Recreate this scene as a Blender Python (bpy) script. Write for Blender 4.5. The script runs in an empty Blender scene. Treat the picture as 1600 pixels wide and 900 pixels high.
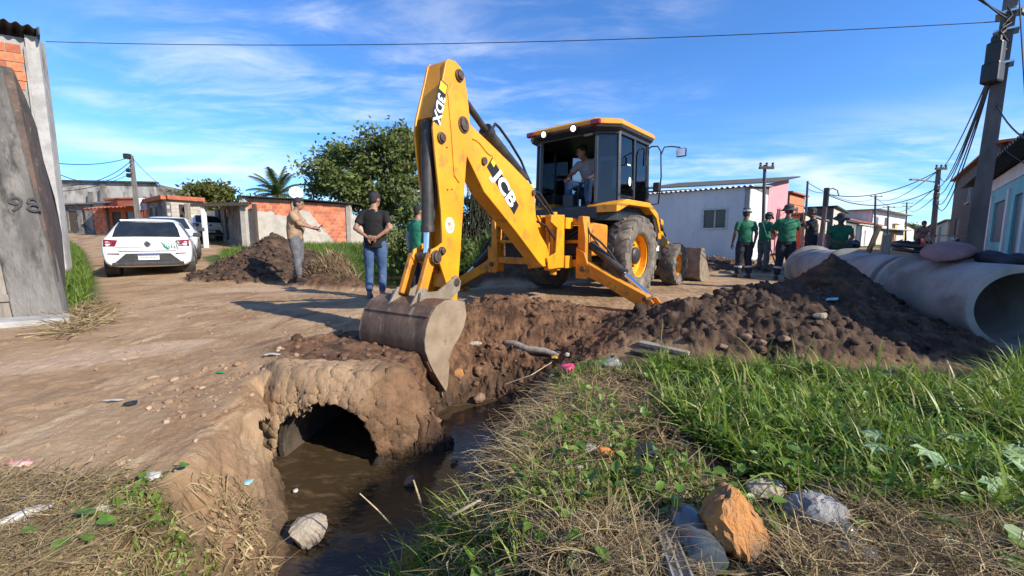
import bpy, bmesh, math, random
import numpy as np
from mathutils import Matrix, Vector, Quaternion

# ---------------------------------------------------------------- camera, sky, sun, exposure
scene = bpy.context.scene
col = scene.collection
R = math.radians
FPX = 640.0
PITCH = math.atan(74 / FPX)
EYE = 0.95
cam_d = bpy.data.cameras.new('camera')
cam = bpy.data.objects.new('camera', cam_d)
col.objects.link(cam)
cam.location = (0, 0, EYE)
cam.rotation_euler = (math.pi / 2 - PITCH, 0, 0)
cam_d.sensor_width = 36
cam_d.lens = 36 * FPX / 1600
cam_d.clip_start = 0.05
cam_d.clip_end = 6000
scene.camera = cam

SUN_H = Vector((0.845, -0.535, 0))          # horizontal direction towards the sun
SUN_EL = 31.0
sun_dir = Vector((SUN_H.x * math.cos(R(SUN_EL)), SUN_H.y * math.cos(R(SUN_EL)), math.sin(R(SUN_EL))))
world = bpy.data.worlds.new('World')
scene.world = world
world.use_nodes = True
wn, wl = world.node_tree.nodes, world.node_tree.links
wn.clear()
w_out = wn.new('ShaderNodeOutputWorld')
w_bg = wn.new('ShaderNodeBackground')
w_bg.inputs['Strength'].default_value = 0.15
sky = wn.new('ShaderNodeTexSky')
sky.sky_type = 'NISHITA'
sky.sun_disc = False
sky.sun_elevation = R(SUN_EL)
sky.sun_rotation = math.atan2(SUN_H.x, SUN_H.y)
sky.altitude = 0
sky.air_density = 1.0
sky.dust_density = 0.0
sky.ozone_density = 3.2
# clouds: a layer of thin cloud on a flat ceiling above the whole place
tc = wn.new('ShaderNodeTexCoord')
sep = wn.new('ShaderNodeSeparateXYZ')
wl.new(tc.outputs['Generated'], sep.inputs[0])
def wmath(op, a, b=None, clamp=False):
    n = wn.new('ShaderNodeMath'); n.operation = op; n.use_clamp = clamp
    for i, v in enumerate((a, b)):
        if v is None: continue
        if isinstance(v, (int, float)): n.inputs[i].default_value = v
        else: wl.new(v, n.inputs[i])
    return n.outputs[0]
zz = wmath('MAXIMUM', sep.outputs['Z'], 0.0)
den = wmath('ADD', zz, 0.09)
cx = wmath('DIVIDE', sep.outputs['X'], den)
cy = wmath('DIVIDE', sep.outputs['Y'], den)
cmb = wn.new('ShaderNodeCombineXYZ')
wl.new(cx, cmb.inputs[0]); wl.new(cy, cmb.inputs[1])
def wnoise(scale, loc, stretch, detail, rough, dist=0.0, rot=0.0):
    mp = wn.new('ShaderNodeMapping')
    mp.inputs['Location'].default_value = loc
    mp.inputs['Rotation'].default_value = (0, 0, rot)
    mp.inputs['Scale'].default_value = stretch
    wl.new(cmb.outputs[0], mp.inputs[0])
    n = wn.new('ShaderNodeTexNoise')
    n.inputs['Scale'].default_value = scale
    n.inputs['Detail'].default_value = detail
    n.inputs['Roughness'].default_value = rough
    n.inputs['Distortion'].default_value = dist
    wl.new(mp.outputs[0], n.inputs['Vector'])
    return n.outputs['Fac']
def wramp(v, a, b):
    n = wn.new('ShaderNodeMapRange'); n.interpolation_type = 'SMOOTHSTEP'
    n.inputs[1].default_value = a; n.inputs[2].default_value = b
    wl.new(v, n.inputs[0]); return n.outputs[0]
big = wramp(wnoise(0.42, (21.2, 5.1, 0), (1, 1, 1), 4, 0.55, 0.2), 0.42, 0.60)
fine = wramp(wnoise(1.5, (14.4, 1.7, 0), (1.0, 2.2, 1), 9, 0.62, 0.5, R(20)), 0.38, 0.84)
cl = wmath('MULTIPLY', big, fine)
low = wramp(wnoise(0.5, (21.3, 4.6, 2), (1, 1.6, 1), 8, 0.6, 0.3), 0.40, 0.72)
lowm = wramp(sep.outputs['Z'], 0.27, 0.10)
cl2 = wmath('MULTIPLY', low, lowm)
clm = wmath('MAXIMUM', wmath('MULTIPLY', cl, 0.55), wmath('MULTIPLY', cl2, 0.9))
tint = wn.new('ShaderNodeMix'); tint.data_type = 'RGBA'; tint.blend_type = 'MULTIPLY'
tint.inputs[0].default_value = 1.0
tint.inputs[7].default_value = (0.40, 0.675, 1.0, 1)
wl.new(sky.outputs[0], tint.inputs[6])
mixc = wn.new('ShaderNodeMix'); mixc.data_type = 'RGBA'
mixc.inputs[7].default_value = (5.0, 5.2, 5.4, 1)
wl.new(clm, mixc.inputs[0])
wl.new(tint.outputs[2], mixc.inputs[6])
wl.new(mixc.outputs[2], w_bg.inputs['Color'])
wl.new(w_bg.outputs[0], w_out.inputs['Surface'])

sun_d = bpy.data.lights.new('sun', 'SUN')
sun_d.energy = 4.8
sun_d.angle = R(0.53)
sun_d.color = (1.0, 0.93, 0.82)
sun = bpy.data.objects.new('sun', sun_d)
col.objects.link(sun)
sun.rotation_euler = sun_dir.to_track_quat('Z', 'Y').to_euler()

vs = scene.view_settings
vs.view_transform = 'Standard'
vs.look = 'None'
vs.exposure = 0.68
vs.gamma = 1.0
vs.use_curve_mapping = False
# ---------------------------------------------------------------- pixels to rays (positions only)
_fw = Vector((0, math.cos(PITCH), -math.sin(PITCH)))
_up = Vector((0, math.sin(PITCH), math.cos(PITCH)))
_rt = Vector((1, 0, 0))
CAM = Vector((0, 0, EYE))
def ray(x, y): return _fw + _rt * ((x - 800) / FPX) + _up * ((450 - y) / FPX)
def gp(x, y, z=0.0):
    d = ray(x, y); return CAM + d * ((z - EYE) / d.z)
def at(x, y, Y):
    d = ray(x, y); return CAM + d * (Y / d.y)
def on_plane(x, y, P, n):
    d = ray(x, y); P = Vector(P); n = Vector(n)
    return CAM + d * ((P - CAM).dot(n) / d.dot(n))

# ---------------------------------------------------------------- noise
def _hash(ix, iy, s):
    h = (ix.astype(np.int64) * 374761393 + iy.astype(np.int64) * 668265263 + s * 974634777) & 0xFFFFFFFF
    h = ((h ^ (h >> 13)) * 1274126177) & 0xFFFFFFFF
    h = (h ^ (h >> 16)) & 0xFFFFFFFF
    return h.astype(np.float64) / 4294967295.0
def vnoise(x, y, s=0):
    x = np.asarray(x, float); y = np.asarray(y, float)
    ix = np.floor(x); iy = np.floor(y); fx = x - ix; fy = y - iy
    fx = fx * fx * (3 - 2 * fx); fy = fy * fy * (3 - 2 * fy)
    a = _hash(ix, iy, s); b = _hash(ix + 1, iy, s); c = _hash(ix, iy + 1, s); d = _hash(ix + 1, iy + 1, s)
    return (a * (1 - fx) + b * fx) * (1 - fy) + (c * (1 - fx) + d * fx) * fy
def fbm(x, y, s=0, o=4, g=0.5):
    t = 0; a = 1; n = 0
    for i in range(o):
        t = t + a * vnoise(x * 2 ** i + 17.3 * i, y * 2 ** i - 9.1 * i, s + i); n += a; a *= g
    return t / n - 0.5
def lumps(x, y, cell, s=0):
    """rounded clods: height 0..1 of the highest dome over each point"""
    x = np.asarray(x, float); y = np.asarray(y, float)
    gx = x / cell + 0.55 * fbm(x * 1.6 / cell, y * 1.6 / cell, s + 7, 2); gy = y / cell + 0.55 * fbm(x * 1.6 / cell, y * 1.6 / cell, s + 11, 2)
    ix = np.floor(gx); iy = np.floor(gy); best = np.zeros_like(gx)
    for dx in (-1, 0, 1):
        for dy in (-1, 0, 1):
            cx_ = ix + dx; cy_ = iy + dy
            px_ = cx_ + _hash(cx_, cy_, s + 1); py_ = cy_ + _hash(cx_, cy_, s + 2)
            r_ = 0.25 + 0.55 * _hash(cx_, cy_, s + 3)
            d2 = ((gx - px_) ** 2 + (gy - py_) ** 2) / r_ ** 2
            best = np.maximum(best, np.clip(1 - d2, 0, 1) ** 0.7 * r_)
    return best
def sstep(a, b, v):
    t = np.clip((np.asarray(v, float) - a) / (b - a), 0, 1); return t * t * (3 - 2 * t)
def poly_sd(x, y, P):
    """signed distance to polygon, negative inside"""
    x = np.asarray(x, float); y = np.asarray(y, float)
    d = np.full(x.shape, 1e9); ins = np.zeros(x.shape, bool)
    n = len(P)
    for i in range(n):
        ax, ay = P[i]; bx, by = P[(i + 1) % n]
        ex, ey = bx - ax, by - ay
        t = np.clip(((x - ax) * ex + (y - ay) * ey) / (ex * ex + ey * ey), 0, 1)
        d = np.minimum(d, (x - ax - t * ex) ** 2 + (y - ay - t * ey) ** 2)
        cond = ((ay > y) != (by > y)) & (x < (bx - ax) * (y - ay) / ((by - ay) if by != ay else 1e-9) + ax)
        ins ^= cond
    d = np.sqrt(d)
    return np.where(ins, -d, d)

# ---------------------------------------------------------------- materials
MATS = {}
def mat(name, c1, c2=None, rough=0.7, metal=0.0, scale=6.0, bump=0.0, bscale=None, c3=None, s3=2.0, t3=(0.5, 0.7),
        stretch=(1, 1, 1), spec=0.5, trans=0.0, ior=1.45, coat=0.0, detail=6.0, emit=None, estr=0.0, alpha=1.0, bdist=0.02,
        rvar=0.12, world=False, mid=(0.35, 0.65)):
    m = bpy.data.materials.new(name); m.use_nodes = True
    N, L = m.node_tree.nodes, m.node_tree.links
    b = N['Principled BSDF']
    b.inputs['Roughness'].default_value = rough
    b.inputs['Metallic'].default_value = metal
    b.inputs['Specular IOR Level'].default_value = spec
    b.inputs['Transmission Weight'].default_value = trans
    b.inputs['IOR'].default_value = ior
    b.inputs['Coat Weight'].default_value = coat
    b.inputs['Alpha'].default_value = alpha
    if emit:
        b.inputs['Emission Color'].default_value = (*emit, 1); b.inputs['Emission Strength'].default_value = estr
    b.inputs['Base Color'].default_value = (*c1, 1)
    tc = N.new('ShaderNodeTexCoord'); mp = N.new('ShaderNodeMapping')
    mp.inputs['Scale'].default_value = stretch
    if world:
        ge = N.new('ShaderNodeNewGeometry'); L.new(ge.outputs['Position'], mp.inputs[0])
    else: L.new(tc.outputs['Object'], mp.inputs[0])
    def noise(s, d=detail, r=0.6):
        n = N.new('ShaderNodeTexNoise'); n.inputs['Scale'].default_value = s
        n.inputs['Detail'].default_value = d; n.inputs['Roughness'].default_value = r
        L.new(mp.outputs[0], n.inputs['Vector']); return n.outputs['Fac']
    def rmp(v, a, b_):
        n = N.new('ShaderNodeMapRange'); n.interpolation_type = 'SMOOTHSTEP'
        n.inputs[1].default_value = a; n.inputs[2].default_value = b_; L.new(v, n.inputs[0]); return n.outputs[0]
    def mixc(f, a, b_):
        n = N.new('ShaderNodeMix'); n.data_type = 'RGBA'
        L.new(f, n.inputs[0])
        for i, v in ((6, a), (7, b_)):
            if isinstance(v, tuple): n.inputs[i].default_value = (*v, 1)
            else: L.new(v, n.inputs[i])
        return n.outputs[2]
    if c2 is not None:
        nf = noise(scale)
        cc = mixc(rmp(nf, *mid), c1, c2)
        if c3 is not None: cc = mixc(rmp(noise(s3, 8, 0.65), *t3), cc, c3)
        L.new(cc, b.inputs['Base Color'])
        if rvar:
            rr = N.new('ShaderNodeMapRange'); rr.inputs[3].default_value = max(0, rough - rvar); rr.inputs[4].default_value = min(1, rough + rvar)
            L.new(nf, rr.inputs[0]); L.new(rr.outputs[0], b.inputs['Roughness'])
    if bump:
        bp = N.new('ShaderNodeBump'); bp.inputs['Strength'].default_value = bump; bp.inputs['Distance'].default_value = bdist
        L.new(noise(bscale or scale * 4), bp.inputs['Height']); L.new(bp.outputs[0], b.inputs['Normal'])
    MATS[name] = m
    return m

# ---------------------------------------------------------------- mesh building
class MB:
    def __init__(s, frame=None):
        s.v = []; s.f = []; s.mi = []; s.cur = 0; s.M = frame
    def add(s, vs, fs):
        o = len(s.v)
        if s.M is not None: vs = [s.M @ Vector(v) for v in vs]
        s.v += [tuple(v) for v in vs]
        s.f += [tuple(i + o for i in f) for f in fs]
        s.mi += [s.cur] * len(fs)
        return s
    def box(s, c, size, rot=None, taper=1.0):
        x, y, z = (d / 2 for d in size)
        vs = [Vector((sx * x * (taper if sz > 0 else 1), sy * y * (taper if sz > 0 else 1), sz * z)) for sz in (-1, 1) for sx, sy in ((-1, -1), (1, -1), (1, 1), (-1, 1))]
        if rot is not None:
            if not isinstance(rot, Matrix): rot = Matrix.Rotation(rot, 3, 'Z')
            vs = [rot @ v for v in vs]
        c = Vector(c)
        return s.add([v + c for v in vs], [(3, 2, 1, 0), (4, 5, 6, 7), (0, 1, 5, 4), (1, 2, 6, 5), (2, 3, 7, 6), (3, 0, 4, 7)])
    def bar(s, a, b, w, h=None, up=(0, 0, 1)):
        a = Vector(a); b = Vector(b); h = h or w
        d = b - a; L = d.length; d.normalize()
        x = d.cross(Vector(up))
        if x.length < 1e-4: x = d.cross(Vector((1, 0, 0)))
        x.normalize(); y = x.cross(d)
        vs = []
        for p in (a, b):
            for i, j in ((-1, -1), (1, -1), (1, 1), (-1, 1)): vs.append(p + x * (i * w / 2) + y * (j * h / 2))
        return s.add(vs, [(0, 1, 2, 3), (7, 6, 5, 4), (0, 4, 5, 1), (1, 5, 6, 2), (2, 6, 7, 3), (3, 7, 4, 0)])
    def prism(s, pts, org, ux, uy, un, t0, t1):
        """outline in (ux, uy) swept along un from t0 to t1"""
        org = Vector(org); ux = Vector(ux); uy = Vector(uy); un = Vector(un); n = len(pts)
        a = [org + ux * p[0] + uy * p[1] + un * t0 for p in pts]
        b = [org + ux * p[0] + uy * p[1] + un * t1 for p in pts]
        fs = [tuple(range(n - 1, -1, -1)), tuple(range(n, 2 * n))]
        fs += [(i, (i + 1) % n, n + (i + 1) % n, n + i) for i in range(n)]
        return s.add(a + b, fs)
    def loft(s, rings, closed=True, caps=True):
        n = len(rings[0]); vs = [v for r_ in rings for v in r_]; fs = []
        for i in range(len(rings) - 1):
            for j in range(n if closed else n - 1):
                k = (j + 1) % n
                fs.append((i * n + j, i * n + k, (i + 1) * n + k, (i + 1) * n + j))
        if caps and closed:
            fs.append(tuple(range(n - 1, -1, -1))); fs.append(tuple((len(rings) - 1) * n + j for j in range(n)))
        return s.add(vs, fs)
    def tube(s, pts, rad, n=8, caps=True, flat=1.0):
        pts = [Vector(p) for p in pts]
        if not hasattr(rad, '__len__'): rad = [rad] * len(pts)
        rings = []; prev = None
        for i, p in enumerate(pts):
            d = (pts[min(i + 1, len(pts) - 1)] - pts[max(i - 1, 0)])
            if d.length < 1e-9: d = Vector((0, 0, 1))
            d.normalize()
            if prev is None:
                x = d.orthogonal().normalized()
            else:
                x = (prev - d * prev.dot(d))
                x = x.normalized() if x.length > 1e-6 else d.orthogonal().normalized()
            prev = x; y = d.cross(x)
            rings.append([p + (x * math.cos(2 * math.pi * k / n) + y * math.sin(2 * math.pi * k / n) * flat) * rad[i] for k in range(n)])
        return s.loft(rings, True, caps)
    def cyl(s, a, b, r, n=16): return s.tube([a, b], r, n)
    def lathe(s, prof, c, axis=(0, 0, 1), n=24, closed=False):
        """profile of (radius, height along axis)"""
        c = Vector(c); d = Vector(axis).normalized(); x = d.orthogonal().normalized(); y = d.cross(x)
        rings = [[c + d * h + (x * math.cos(2 * math.pi * k / n) + y * math.sin(2 * math.pi * k / n)) * max(r_, 1e-4) for k in range(n)] for r_, h in prof]
        if closed: rings.append(rings[0])
        return s.loft(rings, True, False)
    def ball(s, c, r, n=10, m=6, sc=(1, 1, 1), rot=None):
        c = Vector(c); rings = []
        for i in range(m + 1):
            t = math.pi * i / m; rr = max(math.sin(t), 1e-3)
            ring = []
            for k in range(n):
                v = Vector((r * rr * math.cos(2 * math.pi * k / n) * sc[0], r * rr * math.sin(2 * math.pi * k / n) * sc[1], -r * math.cos(t) * sc[2]))
                if rot is not None: v = rot @ v
                ring.append(c + v)
            rings.append(ring)
        return s.loft(rings, True, True)
    def build(s, name, m, parent=None, smooth=None, bevel=0.0, kind=None, segs=2):
        me = bpy.data.meshes.new(name)
        me.from_pydata(s.v, [], s.f)
        for x in (m if isinstance(m, (list, tuple)) else [m]): me.materials.append(MATS[x] if isinstance(x, str) else x)
        if isinstance(m, (list, tuple)): me.polygons.foreach_set('material_index', s.mi)
        if smooth is not None:
            me.polygons.foreach_set('use_smooth', [True] * len(me.polygons))
            me.set_sharp_from_angle(angle=R(smooth))
        me.update()
        o = bpy.data.objects.new(name, me); col.objects.link(o)
        if parent is not None: o.parent = parent
        if bevel:
            bv = o.modifiers.new('edge', 'BEVEL'); bv.width = bevel; bv.segments = segs; bv.limit_method = 'ANGLE'; bv.angle_limit = R(35)
            bv.harden_normals = False
        if kind: o['kind'] = kind
        return o
def tag(o, label, cat, group=None, kind=None):
    o['label'] = label
    if cat: o['category'] = cat
    if group: o['group'] = group
    if kind: o['kind'] = kind
    return o
def thing(name, label, cat, loc=(0, 0, 0), rz=0.0, group=None):
    o = bpy.data.objects.new(name, None); col.objects.link(o)
    o.location = loc; o.rotation_euler = (0, 0, rz); o.empty_display_size = 0.2
    return tag(o, label, cat, group)
def struct(o):
    o['kind'] = 'structure'; return o
def link_copy(src, parent=None):
    c = src.copy(); col.objects.link(c); c.parent = parent; return c
def np_mesh(name, V, Fq, m, parent=None, smooth=True, nside=4):
    me = bpy.data.meshes.new(name)
    V = np.asarray(V, np.float32); Fq = np.asarray(Fq, np.int32)
    me.vertices.add(len(V)); me.vertices.foreach_set('co', V.ravel())
    nf = len(Fq)
    me.loops.add(nf * nside); me.loops.foreach_set('vertex_index', Fq.ravel())
    me.polygons.add(nf); me.polygons.foreach_set('loop_start', np.arange(nf, dtype=np.int32) * nside)
    me.polygons.foreach_set('use_smooth', np.full(nf, smooth))
    me.update(calc_edges=True)
    for x in (m if isinstance(m, (list, tuple)) else [m]): me.materials.append(MATS[x] if isinstance(x, str) else x)
    o = bpy.data.objects.new(name, me); col.objects.link(o)
    if parent is not None: o.parent = parent
    return o
def point_color(o, name, arr):
    a = o.data.color_attributes.new(name, 'FLOAT_COLOR', 'POINT')
    full = np.ones((len(arr), 4), np.float32); full[:, :arr.shape[1]] = arr
    a.data.foreach_set('color', full.ravel())
def text_mesh(body, size, name, m, parent, M, extrude=0.0, shear=0.0, bold=0.0, align='CENTER', sx=1.0):
    """flat printed lettering: M maps (x right, y up, z out) of the text to the parent's space"""
    cu = bpy.data.curves.new(name, 'FONT'); cu.body = body; cu.size = size; cu.shear = shear; cu.offset = bold
    cu.align_x = align; cu.align_y = 'CENTER'; cu.extrude = extrude; cu.resolution_u = 3
    ob = bpy.data.objects.new(name, cu); col.objects.link(ob)
    dg = bpy.context.evaluated_depsgraph_get(); dg.update()
    me = bpy.data.meshes.new_from_object(ob.evaluated_get(dg))
    bpy.data.objects.remove(ob); bpy.data.curves.remove(cu)
    me.transform(Matrix.Diagonal((sx, 1, 1, 1))); me.transform(M)
    me.materials.clear(); me.materials.append(MATS[m])
    o = bpy.data.objects.new(name, me); col.objects.link(o); o.parent = parent
    return o
def frame(o, x, y, z):
    M = Matrix((Vector(x), Vector(y), Vector(z))).transposed().to_4x4(); M.translation = Vector(o); return M
rnd = random.Random(7)
# ---------------------------------------------------------------- terrain
PIPE_M = Vector((-1.245, 2.655, -0.465)); PIPE_D = Vector((0.12, 1, 0)).normalized(); PIPE_R = 0.345; PIPE_W = 0.045
WATER_Z = -0.545
CHAN = [(-1.52, 2.72), (-1.34, 2.3), (-1.05, 1.85), (-1.02, 1.3), (-1.0, 0.9), (-0.55, 0.9), (-0.57, 1.7), (-0.42, 2.2), (-0.24, 2.6),
        (-0.08, 3.0), (-0.25, 3.35), (-0.62, 3.35), (-0.74, 3.0), (-0.86, 2.72)]
POND = [(-2.9, 8.6), (-1.0, 8.6), (-1.2, 11), (-2.2, 14), (-4.0, 18), (-7.0, 18.5), (-5.5, 15), (-4.2, 11.5), (-3.6, 9.4)]
STREET = Vector((0.66, 0.75))
def rise(x, y):
    d = np.clip(y - 9.0, 0, None)
    base = 0.95 * (1 - np.exp(-(d / 13.0) ** 1.3))
    left = np.clip(y - 20 - 0.0 * x, 0, 14) * 0.075 * sstep(-12, -20, x)
    return base * (1 - 0.72 * sstep(0.0, 6.0, x)) + left
def mound(x, y, cx_, cy_, rx, ry, h, rot=0.0, p=1.0):
    c, s = math.cos(rot), math.sin(rot)
    dx = x - cx_; dy = y - cy_
    a = (dx * c + dy * s) / rx; b = (-dx * s + dy * c) / ry
    d = np.sqrt(a * a + b * b)
    return h * np.clip(1 - d, 0, 1) ** p * (1 + 0.35 * np.clip(1 - d, 0, 1))
def terrain(x, y, full=False, detail=True):
    x = np.asarray(x, float); y = np.asarray(y, float)
    wx = x + 0.10 * fbm(x * 2.3, y * 2.3, 5, 3); wy = y + 0.10 * fbm(x * 2.3, y * 2.3, 9, 3)
    z = rise(x, y)
    near = sstep(16, 6, np.hypot(x, y))
    # wheel ruts along the street and general unevenness
    s_ = x * STREET.y - y * STREET.x; t_ = x * STREET.x + y * STREET.y
    z = z + 0.05 * fbm(x * 0.6, y * 0.6, 21, 3) + near * 0.020 * fbm(s_ * 3.5, t_ * 0.5, 31, 3)
    if detail: z = z + near * (0.028 * fbm(x * 5, y * 5, 41, 5, 0.6) + 0.016 * lumps(x, y, 0.08, 51) * sstep(0.40, 0.70, vnoise(x * 1.1, y * 1.1, 61)) + 0.008 * lumps(x, y, 0.035, 55) * sstep(0.35, 0.6, vnoise(x * 2.1, y * 2.1, 63)))
    # piles
    P_dark = np.maximum(mound(wx, wy, -6.1, 10.6, 2.1, 1.7, 0.80), mound(wx, wy, -5.0, 10.2, 1.6, 1.2, 0.45))
    P_heap = np.maximum(mound(wx, wy, -3.75, 9.1, 1.25, 1.0, 0.62), mound(wx, wy, -3.2, 8.4, .9, .6, .25))
    P_mid = np.maximum.reduce([mound(wx, wy, 0.0, 4.85, 1.15, 0.80, 0.24, 0.1, 0.9), mound(wx, wy, 0.75, 4.7, 1.1, 0.6, 0.12, -0.3),
                               mound(wx, wy, -0.55, 4.9, 0.9, 0.7, 0.12)])
    P_right = np.maximum.reduce([mound(wx, wy, 2.7, 4.05, 1.75, 1.15, 0.40, 0.1, 0.72), mound(wx, wy, 3.72, 4.75, 1.05, 1.0, 0.56, 0, 1.05),
                                 mound(wx, wy, 1.75, 4.0, 0.9, 0.85, 0.22, 0, 0.8), mound(wx, wy, 3.25, 3.6, 0.95, 0.8, 0.18, -0.4, 0.8)])
    P_far = np.maximum.reduce([mound(wx, wy, -0.55, 10.6, 1.6, 1.3, 0.75), mound(wx, wy, 0.4, 10.2, 1.4, 1.0, 0.55), mound(wx, wy, 6.3, 12.6, 2.6, 1.2, 0.30)])
    # the bank between stream and spoil, raised a little by matted growth
    sdb = poly_sd(wx, wy, [(0.18, 3.0), (1.0, 3.3), (2.2, 3.0), (4.5, 3.0), (4.5, 0.3), (-0.2, 0.3), (-0.2, 1.7), (-0.1, 2.4)])
    z = z + 0.05 * sstep(0.1, -0.4, sdb)
    pile = P_dark + P_heap + P_mid + P_right + P_far
    # the cut of the stream and the pit under the bucket
    sd = poly_sd(wx * 1.0, wy * 1.0, CHAN)
    wid = 0.26 + 0.95 * sstep(2.9, 3.6, y) * sstep(-1.0, -0.5, x) + 0.13 * sstep(2.5, 1.9, y) * sstep(-1.0, -1.3, x) + (0.12 + 0.30 * sstep(2.9, 2.5, y)) * sstep(-0.7, -0.2, x)
    cut = 1 - sstep(-0.08, wid, sd)
    # the ground closes over the pipe just behind its mouth
    ax = x - (PIPE_M.x + (y - PIPE_M.y) * PIPE_D.x / PIPE_D.y)
    yn = y + 0.16 * fbm(x * 5, y * 5, 111, 3)
    lid = sstep(2.68, 2.80, yn) * sstep(0.60 + 0.33 * sstep(3.12, 2.85, y), 0.38, ax + 0.10 * fbm(x * 6, y * 6, 113, 3)) * sstep(-0.62, -0.46, ax) * sstep(4.4, 3.8, y)
    left_keep = sstep(2.66, 2.80, yn) * sstep(-0.95, -1.2, x)
    cut = cut * (1 - np.maximum(lid * 0.985, left_keep))
    sp = poly_sd(wx, wy, POND)
    cutp = 1 - sstep(-0.4, 0.55, sp)
    z0 = z + pile
    depth = 0.68
    z = (z0 + 0.03 * lid) * (1 - cut) + (-depth) * cut
    z = z * (1 - cutp) + (-0.75) * cutp
    # soil masks
    soil = np.clip(pile / 0.07, 0, 1)
    pit = sstep(0.02, 0.25, cut) * sstep(-1.05, -0.75, x + 0.0 * y) * sstep(2.5, 2.8, y)
    apron = sstep(0.55, 0.15, poly_sd(wx, wy, [(-1.75, 3.55), (-1.3, 3.05), (-0.9, 3.0), (-0.4, 3.3), (0.2, 3.6), (1.0, 3.9), (1.4, 4.6), (0.9, 5.5), (-0.8, 5.5), (-1.1, 4.3)]))
    sm = np.clip(np.maximum.reduce([soil, pit, apron]), 0, 1)
    if detail:
        z = z + sm * (0.06 * (lumps(x, y, 0.22, 71) - 0.12) * sstep(0.45, 0.7, vnoise(x * 2.2, y * 2.2, 73)) + 0.030 * lumps(x, y, 0.085, 81) * sstep(0.3, 0.6, vnoise(x * 5, y * 5, 83)) + 0.022 * lumps(x, y, 0.035, 91) + 0.16 * fbm(x * 3, y * 3, 95, 7, 0.58)) * (1 - lid * 0.8)
        z = z + np.clip(P_right / 0.1, 0, 1) * (0.05 * lumps(x, y, 0.14, 121) + 0.04 * lumps(x, y, 0.07, 123))
        z = z + (cut * (1 - sm)) * (0.045 * fbm(x * 9, y * 9, 97, 4) + 0.02 * lumps(x, y, 0.06, 99))
    if not full: return z
    return z, dict(sm=sm, pile=pile, dark=np.clip((P_right + P_dark) / 0.10, 0, 1), cut=cut, lid=lid, sp=sp, sdb=sdb, apron=apron, pit=pit,
                   heap=np.clip((P_heap + P_far) / 0.1, 0, 1))
def ground_z(x, y): return float(terrain(np.array([x]), np.array([y]))[0])

az = np.concatenate([np.linspace(-180, -64, 30)[:-1], np.linspace(-64, 64, 800), np.linspace(64, 180, 30)[1:-1]])
rr = np.concatenate([[0.15, 0.4], np.geomspace(0.8, 16, 470), np.geomspace(16, 60, 70)[1:], np.geomspace(60, 3000, 24)[1:]])
A, RR = np.meshgrid(np.radians(az), rr)
GX = (np.sin(A) * RR); GY = (np.cos(A) * RR)
GZ, gm = terrain(GX, GY, True)
na, nr = len(az), len(rr)
idx = np.arange(na * nr).reshape(nr, na)
nxt = np.roll(idx, -1, axis=1)
quads = np.stack([idx[:-1], nxt[:-1], nxt[1:], idx[1:]], -1)
def nodes_of(m): return m.node_tree.nodes, m.node_tree.links, m.node_tree.nodes['Principled BSDF']
gmat = bpy.data.materials.new('earth'); gmat.use_nodes = True; MATS['earth'] = gmat
N, L, B = nodes_of(gmat)
geo = N.new('ShaderNodeNewGeometry')
def g_noise(scale, detail=6, rough=0.6, rot=0.0, stretch=(1, 1, 1), dist=0.0):
    mp = N.new('ShaderNodeMapping'); mp.inputs['Rotation'].default_value = (0, 0, rot); mp.inputs['Scale'].default_value = stretch
    L.new(geo.outputs['Position'], mp.inputs[0])
    n = N.new('ShaderNodeTexNoise'); n.inputs['Scale'].default_value = scale; n.inputs['Detail'].default_value = detail
    n.inputs['Roughness'].default_value = rough; n.inputs['Distortion'].default_value = dist
    L.new(mp.outputs[0], n.inputs['Vector']); return n.outputs['Fac']
def g_ramp(v, a, b):
    n = N.new('ShaderNodeMapRange'); n.interpolation_type = 'SMOOTHSTEP'; n.inputs[1].default_value = a; n.inputs[2].default_value = b
    L.new(v, n.inputs[0]); return n.outputs[0]
def g_mix(f, a, b):
    n = N.new('ShaderNodeMix'); n.data_type = 'RGBA'
    if isinstance(f, float): n.inputs[0].default_value = f
    else: L.new(f, n.inputs[0])
    for i, v in ((6, a), (7, b)):
        if isinstance(v, tuple): n.inputs[i].default_value = (*v, 1)
        else: L.new(v, n.inputs[i])
    return n.outputs[2]
def g_mul(a, b):
    n = N.new('ShaderNodeMath'); n.operation = 'MULTIPLY'
    for i, v in ((0, a), (1, b)):
        if isinstance(v, float): n.inputs[i].default_value = v
        else: L.new(v, n.inputs[i])
    return n.outputs[0]
am = N.new('ShaderNodeAttribute'); am.attribute_name = 'mask'
asep = N.new('ShaderNodeSeparateColor'); L.new(am.outputs['Color'], asep.inputs[0])
am2 = N.new('ShaderNodeAttribute'); am2.attribute_name = 'mask2'
asep2 = N.new('ShaderNodeSeparateColor'); L.new(am2.outputs['Color'], asep2.inputs[0])
rz = math.atan2(STREET.x, STREET.y)
road = g_mix(g_ramp(g_noise(1.1, 7, 0.62), 0.38, 0.62), (0.275, 0.167, 0.087), (0.395, 0.266, 0.153))
road = g_mix(g_ramp(g_noise(1.6, 10, 0.74, rz, (3.2, 0.7, 1), 0.6), 0.52, 0.70), road, (0.49, 0.355, 0.215))
road = g_mix(g_ramp(g_noise(1.2, 10, 0.74, rz + 0.2, (3.6, 0.8, 1), 0.8), 0.55, 0.68), road, (0.165, 0.093, 0.047))
road = g_mix(g_mul(g_ramp(g_noise(38, 6, 0.75), 0.57, 0.68), 0.75), road, (0.46, 0.34, 0.23))
road = g_mix(g_mul(g_ramp(g_noise(24, 6, 0.75), 0.58, 0.70), 0.45), road, (0.14, 0.08, 0.045))
sand = g_mix(g_ramp(g_noise(9, 5), 0.3, 0.7), (0.46, 0.325, 0.21), (0.39, 0.265, 0.168))
road = g_mix(asep2.outputs[0], road, sand)
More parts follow.
